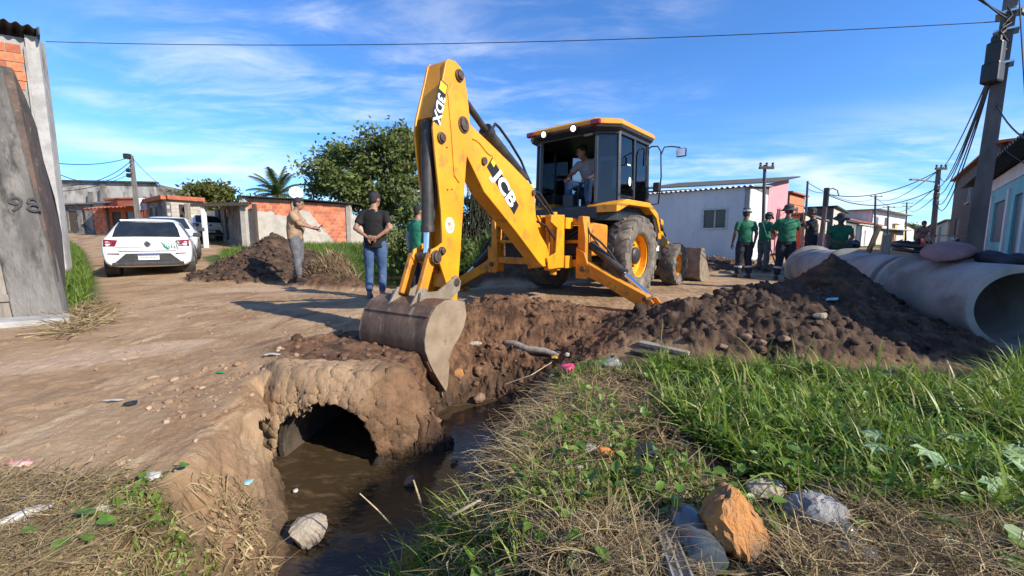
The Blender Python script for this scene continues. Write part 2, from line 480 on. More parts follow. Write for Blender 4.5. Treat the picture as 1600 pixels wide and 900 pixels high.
soilb = g_mix(g_ramp(g_noise(5, 8, 0.7), 0.35, 0.65), (0.060, 0.031, 0.017), (0.205, 0.108, 0.057))
soilb = g_mix(g_mul(g_ramp(g_noise(26, 5, 0.7), 0.60, 0.72), 0.6), soilb, (0.27, 0.165, 0.10))
soild = g_mix(g_ramp(g_noise(6, 8, 0.7), 0.35, 0.68), (0.034, 0.022, 0.015), (0.125, 0.076, 0.047))
soil = g_mix(asep.outputs[1], soilb, soild)
c = g_mix(asep.outputs[0], road, soil)
mud = g_mix(g_ramp(g_noise(7, 6), 0.35, 0.65), (0.020, 0.013, 0.008), (0.060, 0.037, 0.020))
c = g_mix(asep.outputs[2], c, mud)
litter = g_mix(g_ramp(g_noise(14, 8, 0.7), 0.35, 0.65), (0.040, 0.028, 0.015), (0.12, 0.085, 0.045))
c = g_mix(asep2.outputs[1], c, litter)
turf = g_mix(g_ramp(g_noise(3, 8, 0.7), 0.35, 0.65), (0.035, 0.060, 0.014), (0.10, 0.12, 0.035))
c = g_mix(asep2.outputs[2], c, turf)
L.new(c, B.inputs['Base Color'])
rr_ = N.new('ShaderNodeMapRange'); rr_.inputs[3].default_value = 0.95; rr_.inputs[4].default_value = 0.38
L.new(asep.outputs[2], rr_.inputs[0]); L.new(rr_.outputs[0], B.inputs['Roughness'])
B.inputs['Specular IOR Level'].default_value = 0.25
bp = N.new('ShaderNodeBump'); bp.inputs['Strength'].default_value = 0.9; bp.inputs['Distance'].default_value = 0.016
nb = N.new('ShaderNodeMath'); nb.operation = 'ADD'
L.new(g_noise(30, 8, 0.72), nb.inputs[0]); L.new(g_mul(g_noise(2.2, 10, 0.72, rz, (4.0, 0.8, 1), 0.5), 1.5), nb.inputs[1])
L.new(nb.outputs[0], bp.inputs['Height']); L.new(bp.outputs[0], B.inputs['Normal'])

# crumbling cut faces: push steep parts of the banks in and out
slope_ = np.clip(gm['cut'] * (1 - gm['cut']) * 4, 0, 1) + 0.35 * gm['sm'] * sstep(8, 4, np.hypot(GX, GY))
GXd = GX + slope_ * (0.11 * fbm(GX * 5 + GZ * 17, GY * 7 - GZ * 9, 401, 5, 0.62)); GYd = GY + slope_ * (0.11 * fbm(GX * 5 - GZ * 14, GY * 7 + GZ * 13, 403, 5, 0.62))
# open the ground where the culvert pipe runs
def qmean(a): n_ = np.roll(a, -1, 1); return (a[:-1] + n_[:-1] + n_[1:] + a[1:]) / 4
cxm, cym, czm = qmean(GXd), qmean(GYd), qmean(GZ)
axm = cxm - (PIPE_M.x + (cym - PIPE_M.y) * PIPE_D.x / PIPE_D.y)
inside = (np.hypot(axm, czm - PIPE_M.z) < PIPE_R + 0.07) & (cym > 2.35) & (cym < 3.02)
quads = quads[~inside][:, ::-1]
V = np.stack([GXd.ravel(), GYd.ravel(), GZ.ravel()], -1)
ground = struct(np_mesh('ground', V, quads, 'earth'))
fx, fy = GX.ravel(), GY.ravel()
g_ = {k: v.ravel() for k, v in gm.items()}
zr = GZ.ravel()
wet = np.clip(g_['cut'] * sstep(-0.18, -0.46, zr) + sstep(0.5, 0.0, g_['sp']) * 0.9, 0, 1)
mask = np.stack([g_['sm'], np.clip(g_['dark'] + 0.5 * g_['heap'], 0, 1), wet], -1)
def ellipse(x, y, c, rx, ry, rot):
    cc, s = math.cos(rot), math.sin(rot); dx, dy = x - c[0], y - c[1]
    e = np.hypot((dx * cc + dy * s) / rx, (-dx * s + dy * cc) / ry) + 0.25 * fbm(x * 2.5, y * 2.5, 77, 3)
    return sstep(1.0, 0.86, e)
sd1 = gp(160, 558); sd2 = gp(400, 452)
sandm = np.maximum(ellipse(fx, fy, sd1, 0.78, 0.30, 0.85), ellipse(fx, fy, sd2, 0.95, 0.42, 0.25))
GRASS_L = [tuple(gp(x, y)[:2]) for x, y in ((90, 492), (118, 490), (140, 470), (141, 440), (128, 410), (108, 402), (98, 420))]
DRY_L = [tuple(gp(a, b)[:2]) for a, b in ((-120, 770), (130, 755), (330, 770), (420, 830), (400, 905), (-120, 940))]
lit = np.clip(sstep(0.15, -0.05, g_['sdb']) * (1 - g_['sm']) + sstep(0.12, -0.06, poly_sd(fx, fy, DRY_L)) * (1 - g_['cut']), 0, 1)
far = sstep(13, 17, fy + 0.3 * np.abs(fx + 3)) * sstep(3.2, 1.0, np.abs(fx + fy * 0.83 + 0.6) - 3.0)
turfm = np.clip(sstep(0.3, 0.0, poly_sd(fx, fy, [(-7.8, 11.2), (-8.9, 12.5), (-11.8, 15.8), (-12, 21), (-4, 21), (2, 20), (4, 13), (1.2, 9.9), (-0.9, 9.6), (-2.2, 9.0), (-3.0, 9.8), (-4.6, 11.8)])) * (1 - g_['sm'])
                + sstep(0.25, 0.0, poly_sd(fx, fy, GRASS_L)), 0, 1)
turfm = np.maximum(turfm, sstep(40, 70, np.hypot(fx, fy)))
point_color(ground, 'mask', mask); point_color(ground, 'mask2', np.stack([sandm, lit, turfm], -1))

# earth packed round the culvert mouth
nt, nk = 220, 46
th_, kk = np.meshgrid(np.linspace(R(-38), R(218), nt), np.linspace(0, 1, nk))
r0 = PIPE_R - 0.006 + 0.035 * fbm(th_ * 3.0, kk * 0, 501, 3) + 0.012 * np.abs(fbm(th_ * 14, kk * 0, 503, 3))
rad = r0 + (0.74 - r0) * kk
hx = PIPE_M.x - 0.005 + rad * np.cos(th_); hz = PIPE_M.z + rad * np.sin(th_)
hy = 2.625 + 0.05 * (1 - kk) * 0 + 0.30 * kk ** 1.7 + 0.05 * fbm(hx * 5, hz * 5, 505, 4) + 0.05 * fbm(hx * 14, hz * 14, 507, 6, 0.72) - 0.010 * lumps(hx, hz, 0.06, 509)
gtop = terrain(hx, hy + 0.12)
hz = np.where(hz > gtop, gtop + 0.012 + 0.03 * fbm(hx * 9, hy * 9, 511, 4), hz) + 0.02 * fbm(hx * 20, hy * 20 + hz * 8, 513, 3)
hid = np.arange(nt * nk).reshape(nk, nt)
hq_ = np.stack([hid[:-1, :-1], hid[1:, :-1], hid[1:, 1:], hid[:-1, 1:]], -1).reshape(-1, 4)[:, ::-1]
# inner lip runs back into the pipe
head = struct(np_mesh('culvert_bank', np.stack([hx.ravel(), hy.ravel(), hz.ravel()], -1), hq_, 'earth'))
hw = sstep(-0.40, -0.52, hz.ravel())
point_color(head, 'mask', np.stack([0.20 + 0.6 * sstep(0.1, 0.45, hx.ravel() - PIPE_M.x), hw * 0, hw], -1)); point_color(head, 'mask2', np.zeros((nt * nk, 3)))
head.modifiers.new('thick', 'SOLIDIFY').thickness = 0.03
# ---------------------------------------------------------------- water
wm = bpy.data.materials.new('muddy_water'); wm.use_nodes = True; MATS['muddy_water'] = wm
N, L, B = nodes_of(wm)
B.inputs['Base Color'].default_value = (0.030, 0.020, 0.011, 1); B.inputs['Roughness'].default_value = 0.10
B.inputs['Specular IOR Level'].default_value = 0.5; B.inputs['IOR'].default_value = 1.33
geo = N.new('ShaderNodeNewGeometry')
cdirt = g_mix(g_ramp(g_noise(6, 7, 0.65, 0.4, (1, 2, 1), 1.0), 0.5, 0.75), (0.050, 0.033, 0.017), (0.125, 0.083, 0.044))
L.new(cdirt, B.inputs['Base Color'])
bp = N.new('ShaderNodeBump'); bp.inputs['Strength'].default_value = 0.18; bp.inputs['Distance'].default_value = 0.02
L.new(g_noise(9, 3, 0.5, 0.3, (1, 2.2, 1), 0.6), bp.inputs['Height']); L.new(bp.outputs[0], B.inputs['Normal'])
b = MB(); b.add([(-2.2, 0.6, WATER_Z), (0.4, 0.6, WATER_Z), (0.4, 4.3, WATER_Z), (-2.2, 4.3, WATER_Z)], [(0, 1, 2, 3)])
struct(b.build('stream_water', 'muddy_water'))
b = MB(); b.add([(-8.5, 7.8, -0.42), (0.5, 7.8, -0.42), (0.5, 19.5, -0.42), (-8.5, 19.5, -0.42)], [(0, 1, 2, 3)])
struct(b.build('pond_water', 'muddy_water'))

# ---------------------------------------------------------------- concrete pipes
mat('concrete_pipe', (0.33, 0.315, 0.29), (0.23, 0.22, 0.20), 0.85, scale=3, bump=0.25, bscale=60, c3=(0.19, 0.165, 0.14), s3=2.6, t3=(0.53, 0.70))
mat('concrete_old_shaded', (0.075, 0.055, 0.038), (0.045, 0.033, 0.022), 0.9, scale=6, bump=0.5, bscale=40, c3=(0.13, 0.10, 0.07), s3=7, t3=(0.58, 0.72))  # old pipe concrete, colour darkened to stand for the shade inside its bore
def pipe_mesh(L_, ri, w, bell=True, n=48):
    b = MB(); ro = ri + w
    prof = [(ri, 0), (ro - 0.01, 0), (ro, 0.012)]
    if bell: prof += [(ro, L_ - 0.13), (ro + 0.065, L_ - 0.10), (ro + 0.065, L_ - 0.01), (ro + 0.045, L_), (ri + 0.03, L_)]
    else: prof += [(ro, L_)]
    prof += [(ri, L_ - 0.001)]
    b.lathe(prof, (0, 0, 0), (0, 1, 0), n, closed=True)
    return b
cp = pipe_mesh(2.0, PIPE_R, PIPE_W, False).build('culvert_pipe', 'concrete_old_shaded', smooth=35)
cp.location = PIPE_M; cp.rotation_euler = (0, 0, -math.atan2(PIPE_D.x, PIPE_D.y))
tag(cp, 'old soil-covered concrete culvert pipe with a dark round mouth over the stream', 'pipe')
p0 = Vector((4.36, 3.46)); pd = Vector((0.305, 0.952)); L_ = 1.42
labs = ['nearest concrete drain pipe with its open end facing the camera at the right edge', 'middle concrete drain pipe of the row, behind the grey wooden stake',
        'farthest concrete drain pipe of the row, behind the peak of dark soil']
for i in range(3):
    a = p0 + pd * (i * (L_ + 0.27))
    o = pipe_mesh(L_, 0.315, 0.062).build('drain_pipe', 'concrete_pipe', smooth=35)
    gz = ground_z(a.x + .3, a.y + .6)
    o.location = (a.x, a.y, 0.365 + 0.025 * i); o.rotation_euler = (0, 0, -math.atan2(pd.x, pd.y) + (0, 0.03, -0.02)[i])
    tag(o, labs[i], 'pipe', 'concrete drain pipes lying in a row')
# ---------------------------------------------------------------- shared materials
mat('yellow_paint', (0.80, 0.335, 0.011), (0.70, 0.265, 0.011), 0.42, scale=2.6, c3=(0.22, 0.115, 0.04), s3=5.5, t3=(0.53, 0.78), coat=0.12, bump=0.08, bscale=30)
mat('yellow_dirty', (0.66, 0.25, 0.012), (0.50, 0.18, 0.015), 0.5, scale=4, c3=(0.15, 0.075, 0.035), s3=7, t3=(0.50, 0.70), bump=0.15, bscale=40)
mat('black_plastic', (0.015, 0.015, 0.016), (0.028, 0.027, 0.026), 0.45, scale=8)
mat('black_steel', (0.02, 0.02, 0.021), (0.05, 0.042, 0.036), 0.5, scale=7, c3=(0.13, 0.09, 0.06), s3=6, t3=(0.62, 0.75))
mat('cab_frame', (0.024, 0.027, 0.033), (0.035, 0.038, 0.044), 0.4, scale=6)
mat('chrome', (0.75, 0.76, 0.78), None, 0.16, 1.0)
mat('rubber', (0.030, 0.029, 0.028), (0.060, 0.052, 0.044), 0.8, scale=9, c3=(0.20, 0.155, 0.11), s3=6, t3=(0.50, 0.68), bump=0.2, bscale=50)
mat('rubber_dusty', (0.075, 0.066, 0.057), (0.16, 0.135, 0.105), 0.9, scale=6, c3=(0.24, 0.20, 0.15), s3=5, t3=(0.52, 0.66), bump=0.2, bscale=50)
mat('pin_steel', (0.07, 0.05, 0.04), (0.16, 0.11, 0.08), 0.55, 0.6, scale=30)
mat('bucket_steel', (0.235, 0.142, 0.085), (0.105, 0.062, 0.040), 0.55, 0.35, scale=5, c3=(0.36, 0.27, 0.19), s3=6, t3=(0.55, 0.68), bump=0.25, bscale=30, stretch=(1, 1, 0.35))
mat('bucket_side_steel', (0.35, 0.265, 0.175), (0.25, 0.18, 0.12), 0.6, 0.25, scale=5, c3=(0.14, 0.09, 0.06), s3=7, t3=(0.60, 0.72), bump=0.2, bscale=30)
mat('worn_steel', (0.30, 0.25, 0.19), (0.20, 0.155, 0.11), 0.6, 0.3, scale=6, bump=0.2, bscale=30)
mat('white_print', (0.80, 0.80, 0.78), None, 0.5)
mat('black_print', (0.012, 0.012, 0.012), None, 0.5)
mat('yellow_print', (0.80, 0.52, 0.02), None, 0.5)
mat('red_lens', (0.25, 0.01, 0.015), None, 0.15, coat=0.5)
mat('lamp_lit', (0.9, 0.85, 0.7), None, 0.3, emit=(1.0, 0.86, 0.55), estr=2.2)
mat('seat_cloth', (0.02, 0.02, 0.022), (0.03, 0.03, 0.03), 0.85)
def glass_mat(name, tint, rough=0.03, ior=1.45, thick=0.0):
    m = bpy.data.materials.new(name); m.use_nodes = True; MATS[name] = m
    N, L = m.node_tree.nodes, m.node_tree.links; N.clear()
    o = N.new('ShaderNodeOutputMaterial'); mx = N.new('ShaderNodeMixShader'); t = N.new('ShaderNodeBsdfTransparent'); g = N.new('ShaderNodeBsdfGlossy')
    f = N.new('ShaderNodeFresnel'); f.inputs['IOR'].default_value = ior
    t.inputs[0].default_value = (*tint, 1); g.inputs['Roughness'].default_value = rough
    L.new(f.outputs[0], mx.inputs[0]); L.new(t.outputs[0], mx.inputs[1]); L.new(g.outputs[0], mx.inputs[2]); L.new(mx.outputs[0], o.inputs[0])
    return m
glass_mat('cab_glass', (0.52, 0.56, 0.58), ior=1.6)
glass_mat('dusty_glass', (0.26, 0.27, 0.28), 0.22, ior=1.7)
glass_mat('clear_glass', (0.75, 0.80, 0.80), ior=1.5)
glass_mat('car_glass', (0.10, 0.12, 0.13), ior=1.6)

# ---------------------------------------------------------------- backhoe loader
BZ = R(40.6)
BH = thing('backhoe_loader', 'yellow backhoe loader with raised digging arm and dusty tyres standing on the dirt street', 'backhoe', (0.47, 6.65, 0), -BZ)
BM = Matrix.Translation((0.47, 6.65, 0)) @ Matrix.Rotation(-BZ, 4, 'Z')
BI = BM.inverted()
X_, Y_, Z_ = Vector((1, 0, 0)), Vector((0, 1, 0)), Vector((0, 0, 1))
# arm plane
Kw = Vector((0.59, 6.02, 0)); aw = Vector((-0.54, -0.842, 0)).normalized(); nw = Vector((-aw.y, aw.x, 0))
Kl = BI @ Kw; al = BI.to_3x3() @ aw; nl = BI.to_3x3() @ nw
def armpt(t, z, off=0.0): return Kl + al * t + Z_ * z + nl * off
def armpx(x, y, off):
    P = on_plane(x, y, Kw + nw * off, nw); v = P - Kw; return (v.dot(aw), v.z)
def arm_prism(b, pts, o0, o1): return b.prism(pts, Kl, al, Z_, nl, o0, o1)
def arc(c, r, a0, a1, n): return [(c[0] + r * math.cos(R(a0 + (a1 - a0) * i / n)), c[1] + r * math.sin(R(a0 + (a1 - a0) * i / n))) for i in range(n + 1)]

# chassis and engine hood
b = MB(); b.box((0, 2.0, 0.78), (0.72, 4.0, 0.34)); b.box((0, 1.45, 0.70), (1.5, 0.26, 0.26)); b.box((0, 3.6, 0.46), (1.5, 0.16, 0.16)); b.box((0, 0.35, 0.95), (1.1, 0.6, 0.5))
b.build('chassis', 'black_steel', BH, bevel=0.015)
b = MB(); b.prism([(2.45, 0.95), (2.45, 1.62), (3.0, 1.60), (4.15, 1.42), (4.2, 0.95)], (0, 0, 0), Y_, Z_, X_, -0.42, 0.42)
b.build('engine_hood', 'yellow_paint', BH, bevel=0.03)
b = MB(); b.box((0.70, 2.55, 0.78), (0.36, 0.62, 0.42)); b.build('fuel_tank', 'black_plastic', BH, bevel=0.03)
b = MB(); b.box((0.885, 2.62, 0.80), (0.012, 0.14, 0.10)); b.build('sticker', 'white_print', BH)
b = MB(); b.prism([(0.02, 0.72), (0.02, 1.18), (0.20, 1.22), (0.62, 1.20), (0.62, 0.72)], (0, 0, 0), Y_, Z_, X_, 0.50, 0.86)
b.build('hydraulic_tank', 'yellow_dirty', BH, bevel=0.03)
# rear slide frame
b = MB(); fy = -0.10
for z, h in ((1.225, 0.085), (0.62, 0.11)): b.box((0.0, fy, z), (1.72, 0.12, h))
b.box((0.02, fy - 0.01, 0.935), (1.66, 0.06, 0.05))
for s in (-1, 1):
    b.prism([(0.0, 0.42), (0.13, 0.42), (0.13, 1.0), (0.08, 1.30), (0.0, 1.30)], (s * 0.80 if s > 0 else -0.93, 0, 0), X_, Z_, Y_, fy - 0.09, fy + 0.10)
    b.prism([(-0.02, 0.40), (0.17, 0.40), (0.20, 0.56), (0.12, 0.78), (-0.02, 0.86)], (s * 0.80 if s > 0 else -0.98, 0, 0), X_, Z_, Y_, fy - 0.105, fy - 0.06)
b.box((0.44, fy + 0.01, 1.27), (0.04, 0.06, 0.12))
b.build('slide_frame', 'yellow_dirty', BH, bevel=0.012)
b = MB(); b.box((0.0, fy + 0.10, 0.92), (1.5, 0.04, 0.5)); b.build('slide_back', 'black_steel', BH)
# hoses hanging in the slide frame
for i, (x0, x1, z0, sag) in enumerate(((0.32, 0.78, 1.12, 0.10), (0.34, 0.76, 1.06, 0.12), (0.30, 0.79, 1.00, 0.07), (0.32, 0.74, 0.80, 0.09), (0.35, 0.78, 0.75, 0.06), (-0.7, 0.1, 1.08, 0.12), (-0.65, 0.12, 0.82, 0.1))):
    b = MB(); b.tube([(x0 + (x1 - x0) * k / 8, fy + 0.02 - 0.05 * math.sin(math.pi * k / 8), z0 - sag * math.sin(math.pi * k / 8)) for k in range(9)], 0.014, 7)
    b.build('hose', 'black_plastic', BH, smooth=60)
# king post
b = MB()
kp = Kl
b.box((kp.x - 0.02, -0.24, 1.20), (0.42, 0.18, 0.16)); b.box((kp.x - 0.02, -0.24, 0.64), (0.42, 0.18, 0.18)); b.box((kp.x - 0.19, -0.22, 0.92), (0.09, 0.13, 0.74))
b.cyl((kp.x, -0.40, 0.52), (kp.x, -0.40, 0.74), 0.12, 20); b.cyl((kp.x, -0.40, 1.10), (kp.x, -0.40, 1.32), 0.11, 20)
b.box((kp.x, -0.30, 0.63), (0.22, 0.2, 0.14)); b.box((kp.x, -0.30, 1.2), (0.2, 0.2, 0.13))
b.cyl((kp.x + 0.02, -0.40, 0.45), (kp.x + 0.02, -0.40, 1.36), 0.05, 14)
arm_prism(b, [(-0.06, 0.56), (0.42, 0.56), (0.46, 0.72), (0.2, 0.78), (0.16, 1.12), (0.36, 1.20), (0.34, 1.30), (-0.06, 1.32)], -0.165, -0.135)
arm_prism(b, [(-0.06, 0.56), (0.42, 0.56), (0.46, 0.72), (0.2, 0.78), (0.16, 1.12), (0.36, 1.20), (0.34, 1.30), (-0.06, 1.32)], 0.135, 0.165)
b.build('king_post', 'yellow_paint', BH, bevel=0.01)
# boom
boom = [(2.24, 2.14), (2.12, 2.13), (1.97, 2.07), (1.67, 1.965), (1.30, 1.83), (0.86, 1.655), (0.79, 1.63), (0.755, 1.56), (0.70, 1.19), (0.60, 1.04), (0.40, 0.88), (0.335, 0.76), (0.34, 0.65), (0.40, 0.60), (0.50, 0.60), (0.62, 0.66),
        (1.17, 1.04), (1.83, 1.46), (2.13, 1.80), (2.25, 1.95)]
b = MB(); arm_prism(b, boom, -0.065, 0.125)
bo = b.build('boom', 'yellow_paint', BH, bevel=0.012)
for (p, r_) in (((1.84, 1.775), 0.040), ((0.80, 1.55), 0.035), ((0.40, 0.66), 0.05)):
    b = MB(); b.cyl(armpt(*p, -0.15), armpt(*p, 0.15), r_, 14); b.build('pin', 'pin_steel', bo, smooth=40)
b = MB(); b.tube([armpt(2.03 - 0.35 * k / 6, 1.96 - 0.10 * k / 6 + 0.02 * math.sin(k), 0.129) for k in range(7)], 0.006, 6)
b.build('weld_line', 'yellow_dirty', bo)
# dipper
dip = [(2.40, 2.585), (2.30, 2.60), (2.215, 2.57), (2.16, 2.49), (2.12, 2.33), (2.095, 2.16), (2.10, 2.05), (2.155, 1.72), (2.215, 1.24), (2.325, 0.36), (2.50, 0.375), (2.50, 0.49), (2.405, 0.505), (2.475, 0.54), (2.56, 0.74), (2.66, 0.76), (2.69, 0.80), (2.66, 0.87), (2.60, 0.89), (2.52, 0.93),
       (2.53, 1.22), (2.555, 1.42), (2.595, 1.73), (2.615, 1.93), (2.595, 2.04), (2.475, 2.39), (2.43, 2.545)]
dipl = [(2.40, 2.585), (2.30, 2.60), (2.215, 2.57), (2.16, 2.49), (2.12, 2.33), (2.095, 2.16), (2.10, 2.05), (2.155, 1.72), (2.215, 1.24), (2.325, 0.36), (2.50, 0.375), (2.475, 0.54), (2.56, 0.74), (2.66, 0.76), (2.69, 0.80), (2.66, 0.87), (2.60, 0.89), (2.52, 0.93),
        (2.53, 1.22), (2.555, 1.42), (2.595, 1.73), (2.615, 1.93), (2.595, 2.04), (2.475, 2.39), (2.43, 2.545)]
b = MB(); arm_prism(b, dip, 0.128, 0.152); arm_prism(b, dipl, -0.095, -0.071)
b.prism([(2.21, 2.575), (2.33, 2.60), (2.41, 2.57), (2.475, 2.38), (2.58, 2.045), (2.53, 2.03), (2.44, 2.36), (2.38, 2.53), (2.25, 2.55)], Kl, al, Z_, nl, -0.071, 0.128)
b.prism([(2.165, 1.72), (2.225, 1.24), (2.335, 0.37), (2.365, 0.37), (2.27, 1.24), (2.205, 1.72)], Kl, al, Z_, nl, -0.071, 0.128)
b.prism([(2.30, 1.62), (2.33, 1.20), (2.40, 0.50), (2.43, 0.50), (2.38, 1.20), (2.34, 1.62)], Kl, al, Z_, nl, -0.071, 0.128)
di = b.build('dipper', 'yellow_paint', BH, bevel=0.006)
b = MB(); b.prism([(2.24, 2.35), (2.14, 2.24), (2.125, 1.95), (2.20, 1.56), (2.28, 1.50), (2.35, 1.56), (2.38, 1.95), (2.42, 2.28), (2.36, 2.40)], Kl, al, Z_, nl, 0.153, 0.163)
b.build('reinforcing_plate', 'yellow_paint', di, bevel=0.004)
for p, r_ in (((2.254, 2.486), 0.038), ((2.208, 2.05), 0.055), ((2.517, 1.869), 0.035), ((2.62, 0.80), 0.045), ((2.54, 0.855), 0.028), ((2.367, 0.549), 0.042)):
    b = MB(); b.cyl(armpt(*p, -0.13), armpt(*p, 0.19), r_, 16); b.cyl(armpt(*p, 0.152), armpt(*p, 0.172), r_ * 1.45, 16)
    b.build('pin', 'pin_steel', di, smooth=40, bevel=0.004)
for t, z in ((2.44, 1.42), (2.38, 1.43), (2.30, 1.86), (2.22, 2.28), (2.36, 2.05), (2.44, 1.80)): b = MB(); b.cyl(armpt(t, z, 0.15), armpt(t, z, 0.158), 0.008, 8); b.build('grease_point', 'black_steel', di)
# bucket ram inside the dipper, dipper ram above the boom
b = MB(); b.cyl(armpt(2.56, 2.02, 0.03), armpt(2.585, 1.07, 0.03), 0.058, 18); b.cyl(armpt(2.585, 1.09, 0.03), armpt(2.585, 1.03, 0.03), 0.066, 18); rm = b.build('bucket_ram', 'black_steel', BH, smooth=40)
b = MB(); b.cyl(armpt(2.585, 1.05, 0.03), armpt(2.61, 0.82, 0.03), 0.033, 16); b.build('rod', 'chrome', rm, smooth=40)
b = MB(); b.tube([armpt(2.49, 2.0, 0.06), armpt(2.50, 1.7, 0.07), armpt(2.52, 1.3, 0.075), armpt(2.55, 1.1, 0.06)], 0.013, 8); b.build('hose', 'black_plastic', rm, smooth=60)
b = MB(); b.cyl(armpt(1.66, 2.13, 0.03), armpt(0.86, 1.72, 0.03), 0.065, 18); b.cyl(armpt(1.68, 2.14, 0.03), armpt(1.60, 2.10, 0.03), 0.08, 18); rm = b.build('dipper_ram', 'black_steel', BH, smooth=40)
b = MB(); b.cyl(armpt(1.64, 2.12, 0.03), armpt(2.254, 2.486, 0.03), 0.035, 16); b.build('rod', 'black_steel', rm, smooth=40)
b = MB(); b.tube([armpt(1.56, 2.17, 0.04), armpt(1.50, 2.24, 0.04), armpt(1.42, 2.22, 0.04), armpt(1.2, 2.10, 0.04), armpt(0.95, 1.93, 0.04), armpt(0.85, 1.80, 0.05), armpt(0.8, 1.66, 0.1)], 0.016, 8); b.build('hose', 'black_plastic', rm, smooth=60)
b = MB(); b.tube([armpt(0.8, 1.62, -0.06), armpt(0.55, 1.65, -0.08), armpt(0.3, 1.5, -0.05), armpt(0.05, 1.30, 0.0)], 0.018, 8); b.tube([armpt(0.8, 1.60, 0.05), armpt(0.5, 1.58, 0.05), armpt(0.25, 1.42, 0.06), armpt(0.0, 1.2, 0.08)], 0.018, 8)
b.tube([armpt(0.62, 1.2, 0.09), armpt(0.4, 1.15, 0.1), armpt(0.2, 1.0, 0.12), armpt(0.0, .9, .1)], 0.016, 8)
b.build('hose', 'black_plastic', BH, smooth=60)
# bucket link and hinges
b = MB()
for s in (-0.11, 0.11): b.bar(armpt(2.63, 0.82, s), armpt(2.78, 0.46, s), 0.05, 0.10)
b.bar(armpt(2.46, 0.66, 0.0), armpt(2.64, 0.80, 0.0), 0.10, 0.06)
b.build('tipping_link', 'yellow_dirty', BH, bevel=0.01)
out = [(2.53, 0.40), (2.66, 0.435), (2.79, 0.445), (2.90, 0.405), (2.975, 0.33), (3.02, 0.24), (3.045, 0.14), (3.04, 0.06), (3.00, -0.04), (2.95, -0.135), (2.88, -0.245), (2.80, -0.36)]
BW = 0.40
inn = []
for i, p in enumerate(out):
    q0 = Vector(out[max(i - 1, 0)]); q1 = Vector(out[min(i + 1, len(out) - 1)]); d = (q1 - q0).normalized()
    inn.append((p[0] + d.y * 0.016, p[1] - d.x * 0.016))
b = MB()
ring0 = [armpt(*p, -BW) for p in out] + [armpt(*p, -BW) for p in reversed(inn)]
ring1 = [armpt(*p, BW) for p in out] + [armpt(*p, BW) for p in reversed(inn)]
b.loft([ring0, ring1])
bk = b.build('digging_bucket', 'bucket_steel', BH, smooth=40)
side = out + [(2.775, -0.30), (2.745, -0.08), (2.70, 0.02), (2.62, 0.08), (2.55, 0.17), (2.51, 0.27)]
for s0, s1 in ((BW, BW + 0.016), (-BW - 0.016, -BW)):
    b = MB(); arm_prism(b, side, s0, s1); b.build('side_plate', 'bucket_side_steel', bk, bevel=0.003)
b = MB()
for s in (-0.17, 0.17):
    arm_prism(b, [(2.30, 0.56), (2.36, 0.62), (2.43, 0.58), (2.62, 0.49), (2.84, 0.50), (2.86, 0.42), (2.70, 0.40), (2.50, 0.37), (2.32, 0.47)], s - 0.014, s + 0.014)
    arm_prism(b, [(2.70, 0.42), (2.74, 0.53), (2.82, 0.53), (2.95, 0.36)], s * 0.8 - 0.012, s * 0.8 + 0.012)
b.build('hinge_bracket', 'worn_steel', bk, bevel=0.004)
for k in range(5):
    s = -0.34 + 0.17 * k; b = MB()
    b.loft([[armpt(2.86, -0.25, s - 0.03), armpt(2.86, -0.25, s + 0.03), armpt(2.825, -0.25, s + 0.03), armpt(2.825, -0.25, s - 0.03)],
            [armpt(2.77, -0.44, s - 0.012), armpt(2.77, -0.44, s + 0.012), armpt(2.765, -0.44, s + 0.012), armpt(2.765, -0.44, s - 0.012)]])
    b.build('tooth', 'worn_steel', bk)
b = MB(); b.tube([armpt(2.30 + 0.75 * 0, 0.0, 0)] * 2, 0.001, 3)
# wear strips across the bucket's back
for t0 in (3, 8):
    b = MB(); p = Vector(out[t0]); q = Vector(out[t0 + 1])
    b.loft([[armpt(p.x + .004, p.y, -BW), armpt(p.x + .012, p.y, -BW), armpt(q.x + .012, q.y, -BW), armpt(q.x + .004, q.y, -BW)], [armpt(p.x + .004, p.y, BW), armpt(p.x + .012, p.y, BW), armpt(q.x + .012, q.y, BW), armpt(q.x + .004, q.y, BW)]])
    b.build('wear_strip', 'bucket_steel', bk)
# lettering on boom and dipper
def arm_text(pa, pb, off, body, size, nm, m, par, sx=1.0, shear=0.0, bold=0.0):
    A_ = Vector(armpx(*pa, off)); B_ = Vector(armpx(*pb, off)); d = (B_ - A_).normalized(); c = (A_ + B_) / 2
    x = al * d.x + Z_ * d.y; y = nl.cross(x)
    return text_mesh(body, size, nm, m, par, frame(armpt(c.x, c.y, off), x, y, nl), 0.0, shear, bold, sx=sx)
def arm_rect(pa, pb, w, off, nm, m, par, e0=0.0, e1=0.0):
    A_ = Vector(armpx(*pa, off)); B_ = Vector(armpx(*pb, off)); d = (B_ - A_).normalized(); n = Vector((d.y, -d.x))
    A_ = A_ - d * e0; B_ = B_ + d * e1
    pts = [A_ + n * w / 2, B_ + n * w / 2, B_ - n * w / 2, A_ - n * w / 2]
    b = MB(); arm_prism(b, [tuple(p) for p in pts], off - 0.002, off); return b.build(nm, m, par)
JA, JB = (769, 260), (806, 326)
pl_ = arm_rect(JA, JB, 0.155, 0.1285, 'logo_plate', 'black_print', bo, 0.06, 0.02)
arm_text(JA, JB, 0.1296, 'JCB', 0.245, 'lettering', 'white_print', pl_, sx=1.28, shear=0.15, bold=0.008)
A_ = Vector(armpx(*JA, 0.1285)); B_ = Vector(armpx(*JB, 0.1285)); d = (B_ - A_).normalized(); n_ = Vector((-d.y, d.x)) * -1
b = MB(); c0 = A_ - d * 0.005 + Vector((d.y, -d.x)) * -0.04
up2 = Vector((-d.y, d.x)); up2 = up2 if up2.y > 0 else -up2
c0 = A_ - d * 0.01 + up2 * 0.045
